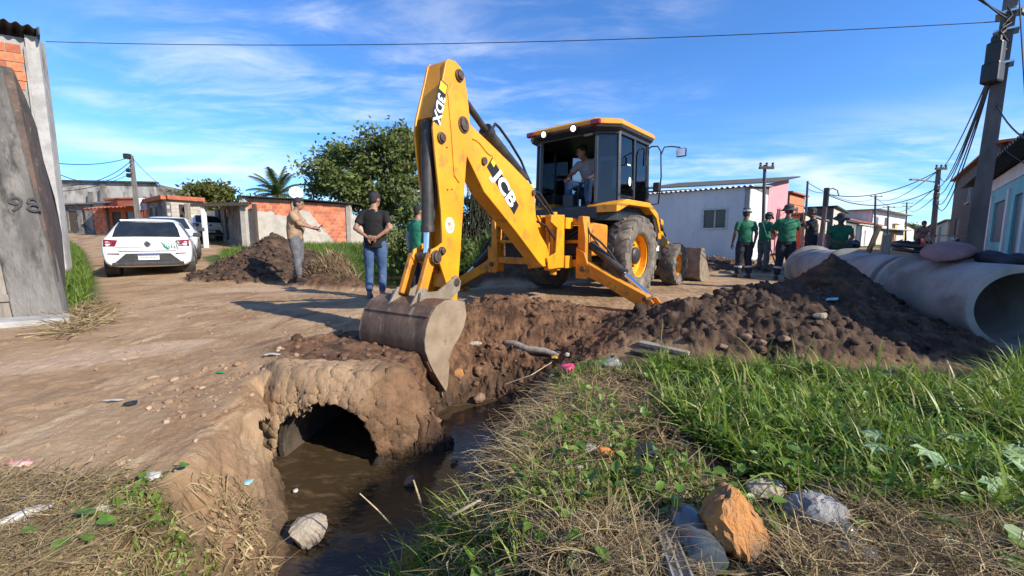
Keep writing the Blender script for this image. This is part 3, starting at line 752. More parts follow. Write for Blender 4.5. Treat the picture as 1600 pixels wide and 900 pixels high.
arm_prism(b, [tuple(c0 + d * 0.035 * i + up2 * 0.03 * j) for i, j in ((-1, -1), (1, -1), (1, 1), (-1, 1))], 0.1287, 0.1297); b.build('logo_square', 'yellow_print', pl_)
DA, DB = (692, 140), (683, 186)
pl_ = arm_rect((694, 128), (681, 190), 0.105, 0.1545, 'name_plate', 'black_print', di, 0.0, 0.01)
arm_text((690, 150), (682, 189), 0.1556, '3DX', 0.13, 'lettering', 'white_print', pl_, sx=1.05, bold=0.004)
A_ = Vector(armpx(693.5, 131, 0.1545)); B_ = Vector(armpx(681, 190, 0.1545)); d = (B_ - A_).normalized(); up2 = Vector((d.y, -d.x))
arm_q = MB(); arm_prism(arm_q, [tuple(A_ + d * (0.035 + 0.04 * i) + up2 * 0.042 * j) for i, j in ((-1, -1), (1, -1), (1, 1), (-1, 1))], 0.1548, 0.1556); arm_q.build('logo_square', 'yellow_print', pl_)
# round sticker on the dipper (a plain stand-in for the character printed there)
c = armpx(703, 352, 0.1545)
mat('sticker_orange', (0.62, 0.17, 0.07), (0.75, 0.60, 0.50), 0.5, scale=30)
b = MB(); arm_prism(b, [(c[0] + 0.062 * math.cos(k * math.pi / 12) * 1.0, c[1] + 0.075 * math.sin(k * math.pi / 12)) for k in range(24)], 0.1525, 0.1545); st = b.build('round_sticker', 'white_print', di)
b = MB(); arm_prism(b, [(c[0] + 0.045 * math.cos(k * math.pi / 9), c[1] - 0.012 + 0.045 * math.sin(k * math.pi / 9)) for k in range(18)], 0.1548, 0.1556); b.build('sticker_centre', 'sticker_orange', st)
# stabilisers
for s in (-1, 1):
    b = MB()
    P0 = Vector((s * 0.90, -0.12, 0.54)); P1 = Vector((s * 1.80, -0.12, 0.15))
    b.prism([(0.86, 0.60), (0.95, 0.645), (1.30, 0.475), (1.86, 0.235), (1.87, 0.12), (1.74, 0.09), (1.30, 0.30), (0.88, 0.48)], (0, 0, 0), Vector((s, 0, 0)), Z_, Y_, -0.20, -0.05)
    leg = b.build('stabiliser_leg', 'yellow_dirty', BH, bevel=0.01)
    b = MB(); b.cyl((s * 0.93, -0.04, 0.90), (s * 1.46, -0.04, 0.50), 0.062, 16); b.cyl((s * 1.43, -0.04, 0.52), (s * 1.48, -0.04, 0.49), 0.07, 16); rm = b.build('stabiliser_ram', 'black_steel', BH, smooth=40)
    b = MB(); b.cyl((s * 1.46, -0.04, 0.50), (s * 1.84, -0.04, 0.215), 0.033, 14); b.build('rod', 'chrome', rm, smooth=40)
    b = MB(); b.tube([(s * 0.88, -0.08, 1.16), (s * 0.95, -0.10, 1.05), (s * 1.12, -0.08, 0.92), (s * 1.24, -0.06, 0.80), (s * 1.36, -0.03, 0.62), (s * 1.44, -0.02, 0.57)], 0.016, 8)
    b.tube([(s * 0.88, -0.06, 1.10), (s * 0.98, -0.04, 0.98), (s * 1.05, -0.02, 0.88), (s * 1.0, -0.02, 0.86)], 0.014, 8); b.build('hose', 'black_plastic', rm, smooth=60)
    b = MB(); b.box((s * 1.88, -0.12, 0.03), (0.36, 0.32, 0.05))
    for q in (-1, 1): b.prism([(1.72, 0.05), (2.06, 0.05), (1.93, 0.20), (1.84, 0.20)], (0, 0, 0), Vector((s, 0, 0)), Z_, Y_, -0.12 + q * 0.10 - 0.012, -0.12 + q * 0.10 + 0.012)
    b.build('stabiliser_foot', 'yellow_dirty', leg, bevel=0.008)
    b = MB(); b.cyl((s * 0.905, -0.24, 0.545), (s * 0.905, -0.02, 0.545), 0.04, 14); b.build('pin', 'pin_steel', leg, smooth=40); b = MB(); b.cyl((s * 1.845, -0.24, 0.19), (s * 1.845, -0.0, 0.19), 0.03, 14); b.build('pin', 'pin_steel', leg, smooth=40)

# wheels
def tyre_wheel(c, Rr, w, rim, lugs, side, dusty, nm):
    c = Vector(c); ax = Vector((side, 0, 0)); h = w / 2
    b = MB()
    prof = [(rim, -h * 0.72), (rim + 0.03, -h * 0.86), (rim + (Rr - rim) * 0.5, -h), (Rr * 0.93, -h * 0.90), (Rr * 0.965, -h * 0.6), (Rr * 0.972, 0), (Rr * 0.965, h * 0.6), (Rr * 0.93, h * 0.90), (rim + (Rr - rim) * 0.5, h), (rim + 0.03, h * 0.86), (rim, h * 0.72)]
    b.lathe(prof, c, ax, 56)
    x = ax.orthogonal().normalized(); y = ax.cross(x)
    for k in range(lugs):
        for s in (-1, 1):
            a0 = 2 * math.pi * (k + (0.5 if s > 0 else 0)) / lugs
            da = 2 * math.pi / lugs * 0.75 * 1.0
            rings = []
            for q in range(5):
                f = q / 4; ang = a0 + s * 0 + da * (1 - f) * 0.9
                rad = Rr - 0.004 - 0.06 * Rr * max(0, f - 0.65) / 0.35
                off = s * h * (0.02 + 0.98 * f)
                tw = (2 * math.pi / lugs) * (0.17 + 0.06 * f)
                def pt(an, rd): return c + ax * off + (x * math.cos(an) + y * math.sin(an)) * rd
                base = Rr * 0.90 if f < 0.9 else Rr * 0.84
                rings.append([pt(ang - tw, base), pt(ang - tw * 0.8, rad), pt(ang + tw * 0.8, rad), pt(ang + tw, base)])
            b.loft(rings)
    wh = MB()
    wh.lathe([(rim + 0.02, h * 0.80), (rim + 0.02, h * 0.66), (rim * 0.96, h * 0.58), (rim * 0.93, h * 0.10), (rim * 0.80, h * 0.02), (rim * 0.45, h * 0.10), (rim * 0.40, h * 0.22), (0.001, h * 0.22)], c, ax, 40)
    wh.lathe([(rim + 0.02, -h * 0.80), (rim * 0.95, -h * 0.60), (rim * 0.93, h * 0.08)], c, ax, 40)
    wo = wh.build('wheel', 'yellow_paint', BH, smooth=35)
    b.build('tyre', 'rubber_dusty' if dusty else 'rubber', wo, smooth=30)
    hb = MB(); hb.lathe([(rim * 0.40, h * 0.20), (rim * 0.40, h * 0.42), (rim * 0.30, h * 0.55), (0.001, h * 0.58)], c, ax, 24)
    for k in range(8):
        an = 2 * math.pi * k / 8; p = c + (x * math.cos(an) + y * math.sin(an)) * rim * 0.50 + ax * h * 0.10
        hb.cyl(p, p + ax * 0.035, 0.016, 6)
    hb.build('hub', 'black_steel', wo, smooth=40)
for s in (-1, 1):
    tyre_wheel((s * 0.88, 1.46, 0.69), 0.70, 0.43, 0.37, 19, s, True, 'rear')
    tyre_wheel((s * 0.86, 3.62, 0.44), 0.46, 0.32, 0.225, 16, s, True, 'front')
# fenders and skirts
for s in (-1, 1):
    b = MB(); pts = [(0.62, 1.40), (0.62, 1.52), (1.0, 1.62), (1.9, 1.62), (2.30, 1.45), (2.48, 1.10), (2.42, 1.10), (2.24, 1.36), (1.85, 1.53), (1.05, 1.53), (0.72, 1.42)]
    b.prism(pts, (0, 0, 0), Y_, Z_, Vector((s, 0, 0)), 0.46, 1.0); b.build('fender', 'yellow_paint', BH, bevel=0.012)
    b = MB(); b.prism([(2.44, 0.95), (2.40, 1.20), (2.2, 1.42), (2.1, 1.42), (2.3, 1.1), (2.38, 0.95)], (0, 0, 0), Y_, Z_, Vector((s, 0, 0)), 0.50, 0.97); b.build('mud_guard', 'black_steel', BH)
# cab
plan = [(-0.56, 0.72), (0.56, 0.72), (0.84, 0.98), (0.84, 2.15), (0.55, 2.50), (-0.55, 2.50), (-0.84, 2.15), (-0.84, 0.98)]
def ins(pl, k, cx_=0.0, cy_=1.6): return [((x - cx_) * k + cx_, (y - cy_) * k + cy_) for x, y in pl]
b = MB(); b.prism(ins(plan, 0.995), (0, 0, 0), X_, Y_, Z_, 1.28, 1.53); b.build('cab_base', 'cab_frame', BH, bevel=0.012)
b = MB(); b.box((0, 0.66, 1.40), (1.30, 0.10, 0.20)); b.build('rear_sill', 'cab_frame', BH, bevel=0.02)
b = MB()
top = ins(plan, 0.97)
for i, (p, q) in enumerate(zip(plan, top)):
    b.bar((*p, 1.50), (*q, 2.74), 0.055, 0.055)
for i in range(8):
    p, q = top[i], top[(i + 1) % 8]; b.bar((*p, 2.71), (*q, 2.71), 0.07, 0.09)
b.bar((0.835, 1.55, 1.5), (0.82, 1.55, 2.72), 0.05, 0.05); b.bar((-0.835, 1.55, 1.5), (-0.82, 1.55, 2.72), 0.05, 0.05)
b.build('cab_posts', 'cab_frame', BH, bevel=0.008)
def pane(p0, p1, q0, q1, z0, z1, nm, m, par, th=0.006):
    b = MB(); a0 = Vector((*p0, z0)); a1 = Vector((*p1, z0)); c1 = Vector((*q1, z1)); c0 = Vector((*q0, z1))
    n = (a1 - a0).cross(c0 - a0).normalized() * th
    b.add([a0, a1, c1, c0, a0 + n, a1 + n, c1 + n, c0 + n], [(3, 2, 1, 0), (4, 5, 6, 7), (0, 1, 5, 4), (1, 2, 6, 5), (2, 3, 7, 6), (3, 0, 4, 7)])
    return b.build(nm, m, par)
gi = ins(plan, 0.992); gt = ins(plan, 0.965)
for i in range(1, 8):
    if i in (2, 6):
        s = 1 if i == 2 else -1
        def mid(pp, y): return (pp[2][0] * s, y)
        def lerp(y): return ((gi[2][0]) * s, y), ((gt[2][0]) * s, y)
        (a0, a1), (c0, c1) = lerp(1.02), lerp(1.52); (d0, d1), (e0, e1) = lerp(1.58), lerp(2.12)
        pane(a0, c0, a1, c1, 1.72, 2.70, 'window', 'cab_glass', BH)
        pane(d0, e0, d1, e1, 1.53, 2.70, 'window', 'cab_glass', BH)
        b = MB()
        for k in range(4): b.box((s * 0.838, 1.27, 1.56 + k * 0.042), (0.03, 0.46, 0.022))
        b.build('vent_louvre', 'cab_frame', BH, bevel=0.004)
        b = MB(); b.box((s * 0.845, 1.47, 1.90), (0.03, 0.05, 0.16)); b.build('door_handle', 'black_plastic', BH, bevel=0.008)
    else:
        pane(gi[i], gi[(i + 1) % 8], gt[i], gt[(i + 1) % 8], 1.53, 2.70, 'window', 'dusty_glass' if i in (1, 7) else 'cab_glass', BH)
# stickers and bright marks on the side glass
b = MB(); b.prism([(0.05 * math.cos(k * math.pi / 8), 0.075 * math.sin(k * math.pi / 8)) for k in range(16)], (0.842, 1.38, 1.95), Y_, Z_, X_, 0, 0.003); b.build('window_sticker', 'white_print', BH)
b = MB(); b.box((0.842, 1.33, 2.22), (0.004, 0.12, 0.025)); b.build('window_sticker', 'white_print', BH)
# roof
ro = [(-0.62, 0.56), (0.62, 0.56), (0.92, 0.88), (0.92, 2.2), (0.6, 2.66), (-0.6, 2.66), (-0.92, 2.2), (-0.92, 0.88)]
b = MB()
rings = []
for k, z in ((0.97, 2.77), (1.0, 2.79), (1.0, 2.84), (0.96, 2.875), (0.80, 2.895)): rings.append([(x, y, z) for x, y in ins(ro, k)])
b.loft(rings); rf = b.build('roof', 'yellow_paint', BH, smooth=25)
b = MB(); rings = [[(x, y, z) for x, y in ins(ro, k)] for k, z in ((0.90, 2.70), (0.975, 2.745), (0.985, 2.79))]; b.loft(rings); b.build('roof_lining', 'cab_frame', BH)
b = MB(); b.prism([(-0.22, 0), (0.22, 0), (0.16, 0.05), (-0.16, 0.05)], (0, 0.60, 2.83), X_, Z_, Y_, 0, 0.5); b.build('roof_rib', 'yellow_paint', rf, bevel=0.01)
for lx_ in (-0.34, 0.25):
    b = MB(); b.lathe([(0.001, -0.03), (0.05, -0.02), (0.068, 0.03), (0.06, 0.035)], (lx_, 0.535, 2.755), (0, -1, -0.15), 18); h_ = b.build('work_lamp', 'black_plastic', BH, smooth=40)
    b = MB(); b.lathe([(0.047, 0.033), (0.03, 0.038), (0.001, 0.040)], (lx_, 0.535, 2.755), (0, -1, -0.15), 18); b.build('lens', 'lamp_lit', h_, smooth=60)
for lx_ in (-0.66, 0.62):
    b = MB(); b.box((lx_, 0.57, 2.80), (0.17, 0.08, 0.085)); b.build('tail_lamp', 'red_lens', BH, bevel=0.02)
b = MB(); b.box((0.42, 0.70, 2.66), (0.16, 0.03, 0.03)); b.bar((0.47, 0.9, 2.66), (0.50, 0.95, 2.2), 0.02, 0.02); b.build('wiper', 'worn_steel', BH)
# interior
b = MB(); b.box((0, 2.42, 1.62), (1.1, 0.10, 0.75)); b.box((-0.62, 1.5, 1.65), (0.26, 0.9, 0.32)); b.box((0.62, 1.5, 1.62), (0.24, 0.9, 0.26)); b.build('console', 'black_plastic', BH, bevel=0.02)
b = MB(); b.box((0.1, 1.42, 1.78), (0.5, 0.48, 0.14)); b.box((0.12, 1.66, 2.10), (0.48, 0.14, 0.62)); b.box((0.1, 1.45, 1.62), (0.34, 0.34, 0.2)); b.build('driver_seat', 'seat_cloth', BH, bevel=0.04)
b = MB()
for q in (-0.22, 0.06): b.tube([(q, 0.98, 1.50), (q + 0.01, 0.98, 1.78), (q + 0.03, 1.0, 1.92)], [0.014, 0.012, 0.02], 8)
b.build('control_lever', 'black_plastic', BH, smooth=60)
b = MB(); b.box((-0.06, 0.92, 1.64), (0.22, 0.14, 0.24)); b.build('lever_box', 'cab_frame', BH, bevel=0.02)
# mirror on its loop
b = MB(); b.tube([(0.85, 2.12, 1.60), (1.04, 2.18, 1.62), (1.07, 2.19, 2.1), (1.05, 2.18, 2.55), (1.0, 2.15, 2.64), (0.90, 2.1, 2.64), (0.85, 2.05, 2.58), (0.85, 2.02, 2.3)], 0.014, 8)
b.tube([(1.06, 2.18, 2.50), (1.10, 2.20, 2.62), (1.22, 2.24, 2.62), (1.36, 2.28, 2.59)], 0.012, 8)
mr = b.build('mirror_arm', 'black_plastic', BH, smooth=60)
b = MB(); b.box((1.38, 2.28, 2.50), (0.18, 0.06, 0.15)); b.build('mirror', 'black_plastic', mr, bevel=0.025)
b = MB(); b.box((1.38, 2.247, 2.50), (0.15, 0.004, 0.12)); b.build('mirror_glass', 'chrome', mr)
b = MB(); b.box((1.0, 2.19, 1.92), (0.12, 0.12, 0.17)); b.build('side_lamp', 'black_plastic', mr, bevel=0.02)
# loader arms and front bucket
for s in (-1, 1):
    b = MB(); b.prism([(2.35, 1.62), (2.62, 1.70), (3.35, 1.18), (4.05, 0.92), (4.55, 0.42), (4.45, 0.30), (3.95, 0.72), (3.2, 0.98), (2.35, 1.48)], (0, 0, 0), Y_, Z_, Vector((s, 0, 0)), 0.50, 0.60)
    b.build('loader_arm', 'yellow_paint', BH, bevel=0.012)
    b = MB(); b.cyl((s * 0.64, 2.45, 1.66), (s * 0.64, 3.5, 1.18), 0.04, 12); b.tube([(s * 0.66, 2.3, 1.9), (s * 0.67, 2.8, 1.62), (s * 0.66, 3.3, 1.30), (s * 0.64, 3.7, 1.05)], 0.016, 8); b.build('loader_ram', 'black_steel', BH, smooth=40)
b = MB()
pf = [(4.50, 0.78), (4.46, 0.40), (4.52, 0.12), (4.68, 0.01), (5.35, 0.0)]
pi_ = [(x + 0.02, z + 0.02) for x, z in pf]
b.prism(pf + list(reversed(pi_)), (0, 0, 0), Y_, Z_, X_, -1.13, 1.13); lb = b.build('loader_bucket', 'worn_steel', BH)
for s in (-1, 1):
    b = MB(); b.prism(pf + [(5.30, 0.12), (4.75, 0.78)], (0, 0, 0), Y_, Z_, X_, s * 1.145 - 0.015, s * 1.145 + 0.015); b.build('side_plate', 'worn_steel', lb)
# ---------------------------------------------------------------- buildings
mat('plaster_grey', (0.25, 0.23, 0.205), (0.14, 0.13, 0.117), 0.92, scale=2.2, c3=(0.060, 0.056, 0.050), s3=1.5, t3=(0.47, 0.66), bump=0.35, bscale=22)
mat('plaster_stained', (0.21, 0.193, 0.172), (0.10, 0.093, 0.084), 0.95, scale=2.4, c3=(0.050, 0.046, 0.042), s3=3.2, t3=(0.52, 0.68), bump=0.8, bscale=14, stretch=(1.6, 1.6, 0.55), bdist=0.04, detail=10)
mat('plaster_light', (0.38, 0.36, 0.325), (0.26, 0.245, 0.22), 0.92, scale=2.0, c3=(0.14, 0.13, 0.115), s3=1.4, t3=(0.50, 0.68), bump=0.25, bscale=20, stretch=(1, 1, 0.5))
mat('plaster_dark', (0.16, 0.15, 0.14), (0.10, 0.095, 0.09), 0.92, scale=2.0, bump=0.25, bscale=20)
mat('plaster_white', (0.66, 0.65, 0.65), (0.56, 0.555, 0.56), 0.9, scale=1.4, c3=(0.33, 0.32, 0.33), s3=2.2, t3=(0.58, 0.78), bump=0.2, bscale=20, stretch=(1, 1, 0.35))
mat('plaster_pink', (0.62, 0.27, 0.28), (0.55, 0.24, 0.26), 0.9, scale=2, c3=(0.40, 0.28, 0.27), s3=1.5, t3=(0.6, 0.8), bump=0.15)
mat('plaster_turquoise', (0.13, 0.42, 0.46), (0.20, 0.46, 0.48), 0.85, scale=2, c3=(0.45, 0.50, 0.50), s3=3, t3=(0.62, 0.75), bump=0.1)
mat('plaster_yellow', (0.55, 0.38, 0.15), (0.50, 0.34, 0.14), 0.9, scale=2)
mat('plaster_cream', (0.52, 0.47, 0.38), (0.45, 0.40, 0.33), 0.9, scale=2, bump=0.1)
mat('brick_a', (0.55, 0.165, 0.075), (0.46, 0.125, 0.058), 0.9, scale=9, c3=(0.50, 0.30, 0.20), s3=11, t3=(0.62, 0.78), bump=0.3, bscale=40)
mat('brick_b', (0.62, 0.215, 0.10), (0.52, 0.16, 0.075), 0.9, scale=9, bump=0.3, bscale=40)
mat('brick_c', (0.44, 0.125, 0.06), (0.34, 0.10, 0.052), 0.9, scale=9, bump=0.3, bscale=40)
mat('brick_old', (0.125, 0.082, 0.062), (0.062, 0.052, 0.045), 0.95, scale=5, c3=(0.22, 0.19, 0.165), s3=8, t3=(0.55, 0.7), bump=0.5, bscale=25)
mat('mortar', (0.36, 0.30, 0.25), (0.27, 0.22, 0.18), 0.95, scale=7, bump=0.4, bscale=40)
mat('block_grey', (0.42, 0.385, 0.325), (0.33, 0.30, 0.25), 0.95, scale=3, c3=(0.46, 0.43, 0.37), s3=4, t3=(0.6, 0.75), bump=0.4, bscale=25)
mat('fibre_roof', (0.23, 0.22, 0.21), (0.13, 0.125, 0.12), 0.9, scale=3, c3=(0.05, 0.05, 0.05), s3=2, t3=(0.55, 0.75))
mat('fibre_roof_dark', (0.035, 0.034, 0.034), (0.06, 0.058, 0.056), 0.9, scale=3)
mat('metal_roof_white', (0.60, 0.61, 0.62), (0.48, 0.49, 0.50), 0.5, 0.2, scale=3)
mat('tile_roof', (0.42, 0.13, 0.06), (0.30, 0.09, 0.045), 0.9, scale=4, c3=(0.12, 0.07, 0.05), s3=3, t3=(0.6, 0.75))
mat('wood_grey', (0.30, 0.26, 0.21), (0.19, 0.16, 0.13), 0.9, scale=5, stretch=(6, 6, 0.7), bump=0.4, bscale=12)
mat('wood_dark', (0.10, 0.075, 0.055), (0.055, 0.04, 0.03), 0.9, scale=5, stretch=(6, 6, 0.7), bump=0.3)
mat('white_frame', (0.55, 0.55, 0.54), (0.42, 0.42, 0.41), 0.6, scale=8)
mat('dark_pane', (0.018, 0.020, 0.024), (0.030, 0.032, 0.036), 0.12, scale=3)
mat('dark_door', (0.045, 0.038, 0.034), (0.025, 0.022, 0.02), 0.6, scale=6, stretch=(6, 6, 1))
mat('shutter_blue', (0.045, 0.075, 0.10), (0.06, 0.09, 0.11), 0.6, scale=5)
mat('slab_concrete', (0.42, 0.40, 0.37), (0.31, 0.295, 0.27), 0.9, scale=4, bump=0.3, bscale=30)
mat('pole_concrete', (0.145, 0.137, 0.127), (0.095, 0.09, 0.083), 0.9, scale=5, stretch=(1, 1, 0.3), bump=0.25, bscale=30)
mat('cable', (0.012, 0.012, 0.013), None, 0.6)
mat('dish_white', (0.70, 0.70, 0.69), None, 0.5)
mat('green_tarp', (0.03, 0.11, 0.07), (0.04, 0.13, 0.08), 0.7)

class Bld:
    def __init__(s, name, label, cat, org, group=None):
        s.o = Vector(org); s.e = thing(name, label, cat, s.o, 0, group)
    def mb(s): return MB(Matrix.Translation(-s.o))
    def put(s, b, name, m, parent=None, **k):
        return b.build(name, m, parent or s.e, **k)
def wall_mb(b, p0, p1, z0, z1, th, ops=()):
    """wall from p0 to p1 (its outer face on the right-hand side when walking p0->p1), openings (u0,u1,z0,z1) measured along it"""
    p0 = Vector((p0[0], p0[1], 0)); p1 = Vector((p1[0], p1[1], 0)); L_ = (p1 - p0).length; u = (p1 - p0) / L_; n = Vector((u.y, -u.x, 0))
    us = sorted({0, L_, *[o[0] for o in ops], *[o[1] for o in ops]}); zs = sorted({z0, z1, *[o[2] for o in ops], *[o[3] for o in ops]})
    def solid(i, j):
        if i < 0 or j < 0 or i >= len(us) - 1 or j >= len(zs) - 1: return False
        cu, cz = (us[i] + us[i + 1]) / 2, (zs[j] + zs[j + 1]) / 2
        return not any(o[0] < cu < o[1] and o[2] < cz < o[3] for o in ops)
    def P(k, w, z): return p0 + u * k - n * w + Vector((0, 0, z))
    for i in range(len(us) - 1):
        for j in range(len(zs) - 1):
            if not solid(i, j): continue
            a, c, e, f = us[i], us[i + 1], zs[j], zs[j + 1]
            b.add([P(a, 0, e), P(c, 0, e), P(c, 0, f), P(a, 0, f)], [(0, 1, 2, 3)])
            b.add([P(a, th, e), P(c, th, e), P(c, th, f), P(a, th, f)], [(3, 2, 1, 0)])
            if not solid(i - 1, j): b.add([P(a, 0, e), P(a, 0, f), P(a, th, f), P(a, th, e)], [(0, 1, 2, 3)])
            if not solid(i + 1, j): b.add([P(c, 0, e), P(c, 0, f), P(c, th, f), P(c, th, e)], [(3, 2, 1, 0)])
            if not solid(i, j + 1): b.add([P(a, 0, f), P(c, 0, f), P(c, th, f), P(a, th, f)], [(0, 1, 2, 3)])
            if not solid(i, j - 1): b.add([P(a, 0, e), P(c, 0, e), P(c, th, e), P(a, th, e)], [(3, 2, 1, 0)])
    return u, n
def filler(B_, p0, p1, op, what, th=0.15, parent=None):
    """window or door set back in an opening"""
    p0 = Vector((p0[0], p0[1], 0)); p1 = Vector((p1[0], p1[1], 0)); u = (p1 - p0).normalized(); n = Vector((u.y, -u.x, 0))
    u0, u1, z0, z1 = op
    def C(k, w, z): return p0 + u * k - n * w + Vector((0, 0, z))
    rot = Matrix((u, -n, Z_)).transposed()
    w = u1 - u0; h = z1 - z0
    if what[0] == 'window':
        b = B_.mb(); f = 0.05
        for (cu, cz, su, sz) in ((u0 + f / 2, (z0 + z1) / 2, f, h), (u1 - f / 2, (z0 + z1) / 2, f, h), ((u0 + u1) / 2, z0 + f / 2, w - 2 * f, f), ((u0 + u1) / 2, z1 - f / 2, w - 2 * f, f), ((u0 + u1) / 2, (z0 + z1) / 2, 0.04, h - 2 * f)):
            b.box(C(cu, 0.05, cz), (su, 0.06, sz), rot)
        fr = B_.put(b, 'window', what[1])
        for k in (0, 1):
            b = B_.mb(); b.box(C(u0 + f + (w - 2 * f) * (0.25 + 0.5 * k), 0.06, (z0 + z1) / 2), ((w - 2 * f) / 2 - 0.03, 0.015, h - 2 * f), rot); B_.put(b, 'pane', 'dark_pane', fr)
        b = B_.mb(); b.box(C((u0 + u1) / 2, -0.03, z0 - 0.03), (w + 0.14, 0.12, 0.05), rot); B_.put(b, 'sill', what[1], fr)
    elif what[0] == 'surround':
        b = B_.mb(); f = 0.07
        for (cu, cz, su, sz) in ((u0 - f / 2, (z0 + z1) / 2, f, h + 2 * f), (u1 + f / 2, (z0 + z1) / 2, f, h + 2 * f), ((u0 + u1) / 2, z0 - f / 2, w, f), ((u0 + u1) / 2, z1 + f / 2, w, f)):
            b.box(C(cu, -0.01, cz), (su, 0.06, sz), rot)
        fr = B_.put(b, 'window', what[1])
        for k in (0, 1):
            b = B_.mb(); b.box(C(u0 + w * (0.25 + 0.5 * k), 0.06, (z0 + z1) / 2), (w / 2 - 0.035, 0.015, h), rot); B_.put(b, 'pane', 'dark_pane', fr)
        b = B_.mb(); b.box(C((u0 + u1) / 2, 0.05, (z0 + z1) / 2), (0.05, 0.04, h), rot); B_.put(b, 'mullion', what[1], fr)
    else:
        b = B_.mb(); b.box(C((u0 + u1) / 2, 0.08, (z0 + z1) / 2), (w, 0.05, h), rot); d = B_.put(b, 'door' if what[0] == 'door' else 'shutter', what[1])
        b = B_.mb(); b.box(C(u1 - 0.12, 0.04, z0 + h * 0.48), (0.03, 0.05, 0.10), rot); B_.put(b, 'handle', 'worn_steel', d)
def corr(b, a, c, d, waves, amp=0.03, per=8, th=0.012):
    """corrugated sheet: a->c runs across the waves, a->d runs along them"""
    a = Vector(a); c = Vector(c); d = Vector(d); n = (c - a).cross(d - a).normalized()
    if n.z < 0: n = -n
    N_ = waves * per; top = []; bot = []
    for i in range(N_ + 1):
        p = a + (c - a) * (i / N_) + n * (amp * math.sin(2 * math.pi * i / per)); top += [p, p + (d - a)]; bot += [p - n * th, p + (d - a) - n * th]
    vs = top + bot; o = len(top); fs = []
    for i in range(N_):
        fs.append((2 * i, 2 * i + 2, 2 * i + 3, 2 * i + 1)); fs.append((o + 2 * i, o + 2 * i + 1, o + 2 * i + 3, o + 2 * i + 2))
        fs.append((2 * i, o + 2 * i, o + 2 * i + 2, 2 * i + 2)); fs.append((2 * i + 1, 2 * i + 3, o + 2 * i + 3, o + 2 * i + 1))
    return b.add(vs, fs)
_brick_me = {}
def bricks(parent, org, p0, p1, z0, z1, inside, w=0.24, h=0.19, gap=0.018, limit=300, proud=0.010, mats=('brick_a', 'brick_b', 'brick_c'), seed=1, name='brick'):
    """single bricks standing proud of the mortar of a wall; past the limit they join into one piece"""
    rr_ = random.Random(seed); p0 = Vector((p0[0], p0[1], 0)); p1 = Vector((p1[0], p1[1], 0)); L_ = (p1 - p0).length; u = (p1 - p0) / L_; n = Vector((u.y, -u.x, 0))
    rows = int((z1 - z0) / h); cnt = 0; rest = MB()
    rz_ = math.atan2(u.y, u.x)
    for m in mats:
        key = (m, w, h, gap)
        if key not in _brick_me:
            b = MB(); b.box((0, 0, 0), (w - gap, 0.06, h - gap)); o = b.build(name, m); _brick_me[key] = o.data; bpy.data.objects.remove(o)
    for j in range(rows):
        zc = z0 + (j + 0.5) * h; off = (j % 2) * w / 2; k = 0
        while True:
            uc = off + (k + 0.5) * w - w / 2; k += 1
            if uc + w / 2 > L_: break
            if uc - w / 2 < 0: continue
            if not inside(uc, zc): continue
            c = p0 + u * uc + n * (proud - 0.03 + rr_.uniform(-0.004, 0.004)) + Vector((0, 0, zc)) - Vector(org)
            if cnt < limit:
                o = bpy.data.objects.new(name, _brick_me[(rr_.choice(mats), w, h, gap)]); col.objects.link(o); o.parent = parent; o.location = c; o.rotation_euler = (0, 0, rz_ + rr_.uniform(-0.012, 0.012))
            else: rest.box(c, (w - gap, 0.06, h - gap), rz_)
            cnt += 1
    if rest.v: rest.build(name + '_infill', mats[0], parent, kind='stuff')
    return cnt
def D2(v): return Vector((v[0], v[1]))

# --- near left house: leaning plastered front, plank door, sloping side wall
C0 = Vector((-5.42, 4.90)); dl = Vector((-0.85, -0.53)).normalized(); db = Vector((-0.735, 0.68)).normalized()
B1 = Bld('plastered_house', 'weathered grey plastered house corner with plank door at the left edge', 'house', (C0.x, C0.y, 0))
o3 = B1.o
b = B1.mb()
def LN(p, z, lean=0.0): return Vector((p.x - lean, p.y - 0.02, z))
# front wall (two piers and lintel round the door), leaning back to the left towards the top
nrm = Vector((-dl.y, dl.x)); nrm = nrm if nrm.dot(-C0) > 0 else -nrm
def front_pt(k, z, w=0.0):
    p = C0 + dl * k - nrm * w; t = max(z, 0) / 2.9; t = t ** 1.45
    return Vector((p.x - 0.37 * t * (1 - min(k, 1.0) * 0.8), p.y, z))
def slab4(b, k0, k1, z0, z1, w0, w1):
    vs = [front_pt(k, z, w) for w in (w0, w1) for k, z in ((k0, z0), (k1, z0), (k1, z1), (k0, z1))]
    b.add(vs, [(0, 1, 2, 3), (7, 6, 5, 4), (0, 4, 5, 1), (1, 5, 6, 2), (2, 6, 7, 3), (3, 7, 4, 0)])
slab4(b, 0.0, 0.42, -0.1, 2.9, 0, 0.22); slab4(b, 0.42, 1.35, 1.25, 2.9, 0, 0.22); slab4(b, 1.35, 3.0, -0.1, 2.9, 0, 0.22)
wf = B1.put(b, 'front_wall', 'plaster_stained', bevel=0.015)
b = B1.mb()
sb = db
sn = Vector((-sb.y, sb.x)); 
tops = [at(*q) for q in ((19, 106, 4.98), (40, 152, 5.15), (58, 200, 5.4), (68, 250, 5.9), (86, 310, 7.2), (97, 366, 9.0))]
base = [C0 + sb * 0.06] + [Vector((C0.x, C0.y)) + sb * max(0.1, (t.y - C0.y) / sb.y) for t in tops[1:]]
rings = []
for w in (0.0, 0.22):
    rings.append([Vector((p.x + sn.x * w, p.y + sn.y * w, -0.1)) for p in base] + [t + Vector((sn.x * w, sn.y * w, 0)) for t in reversed(tops)])
b.loft(rings); ws = B1.put(b, 'side_wall', 'brick_old')
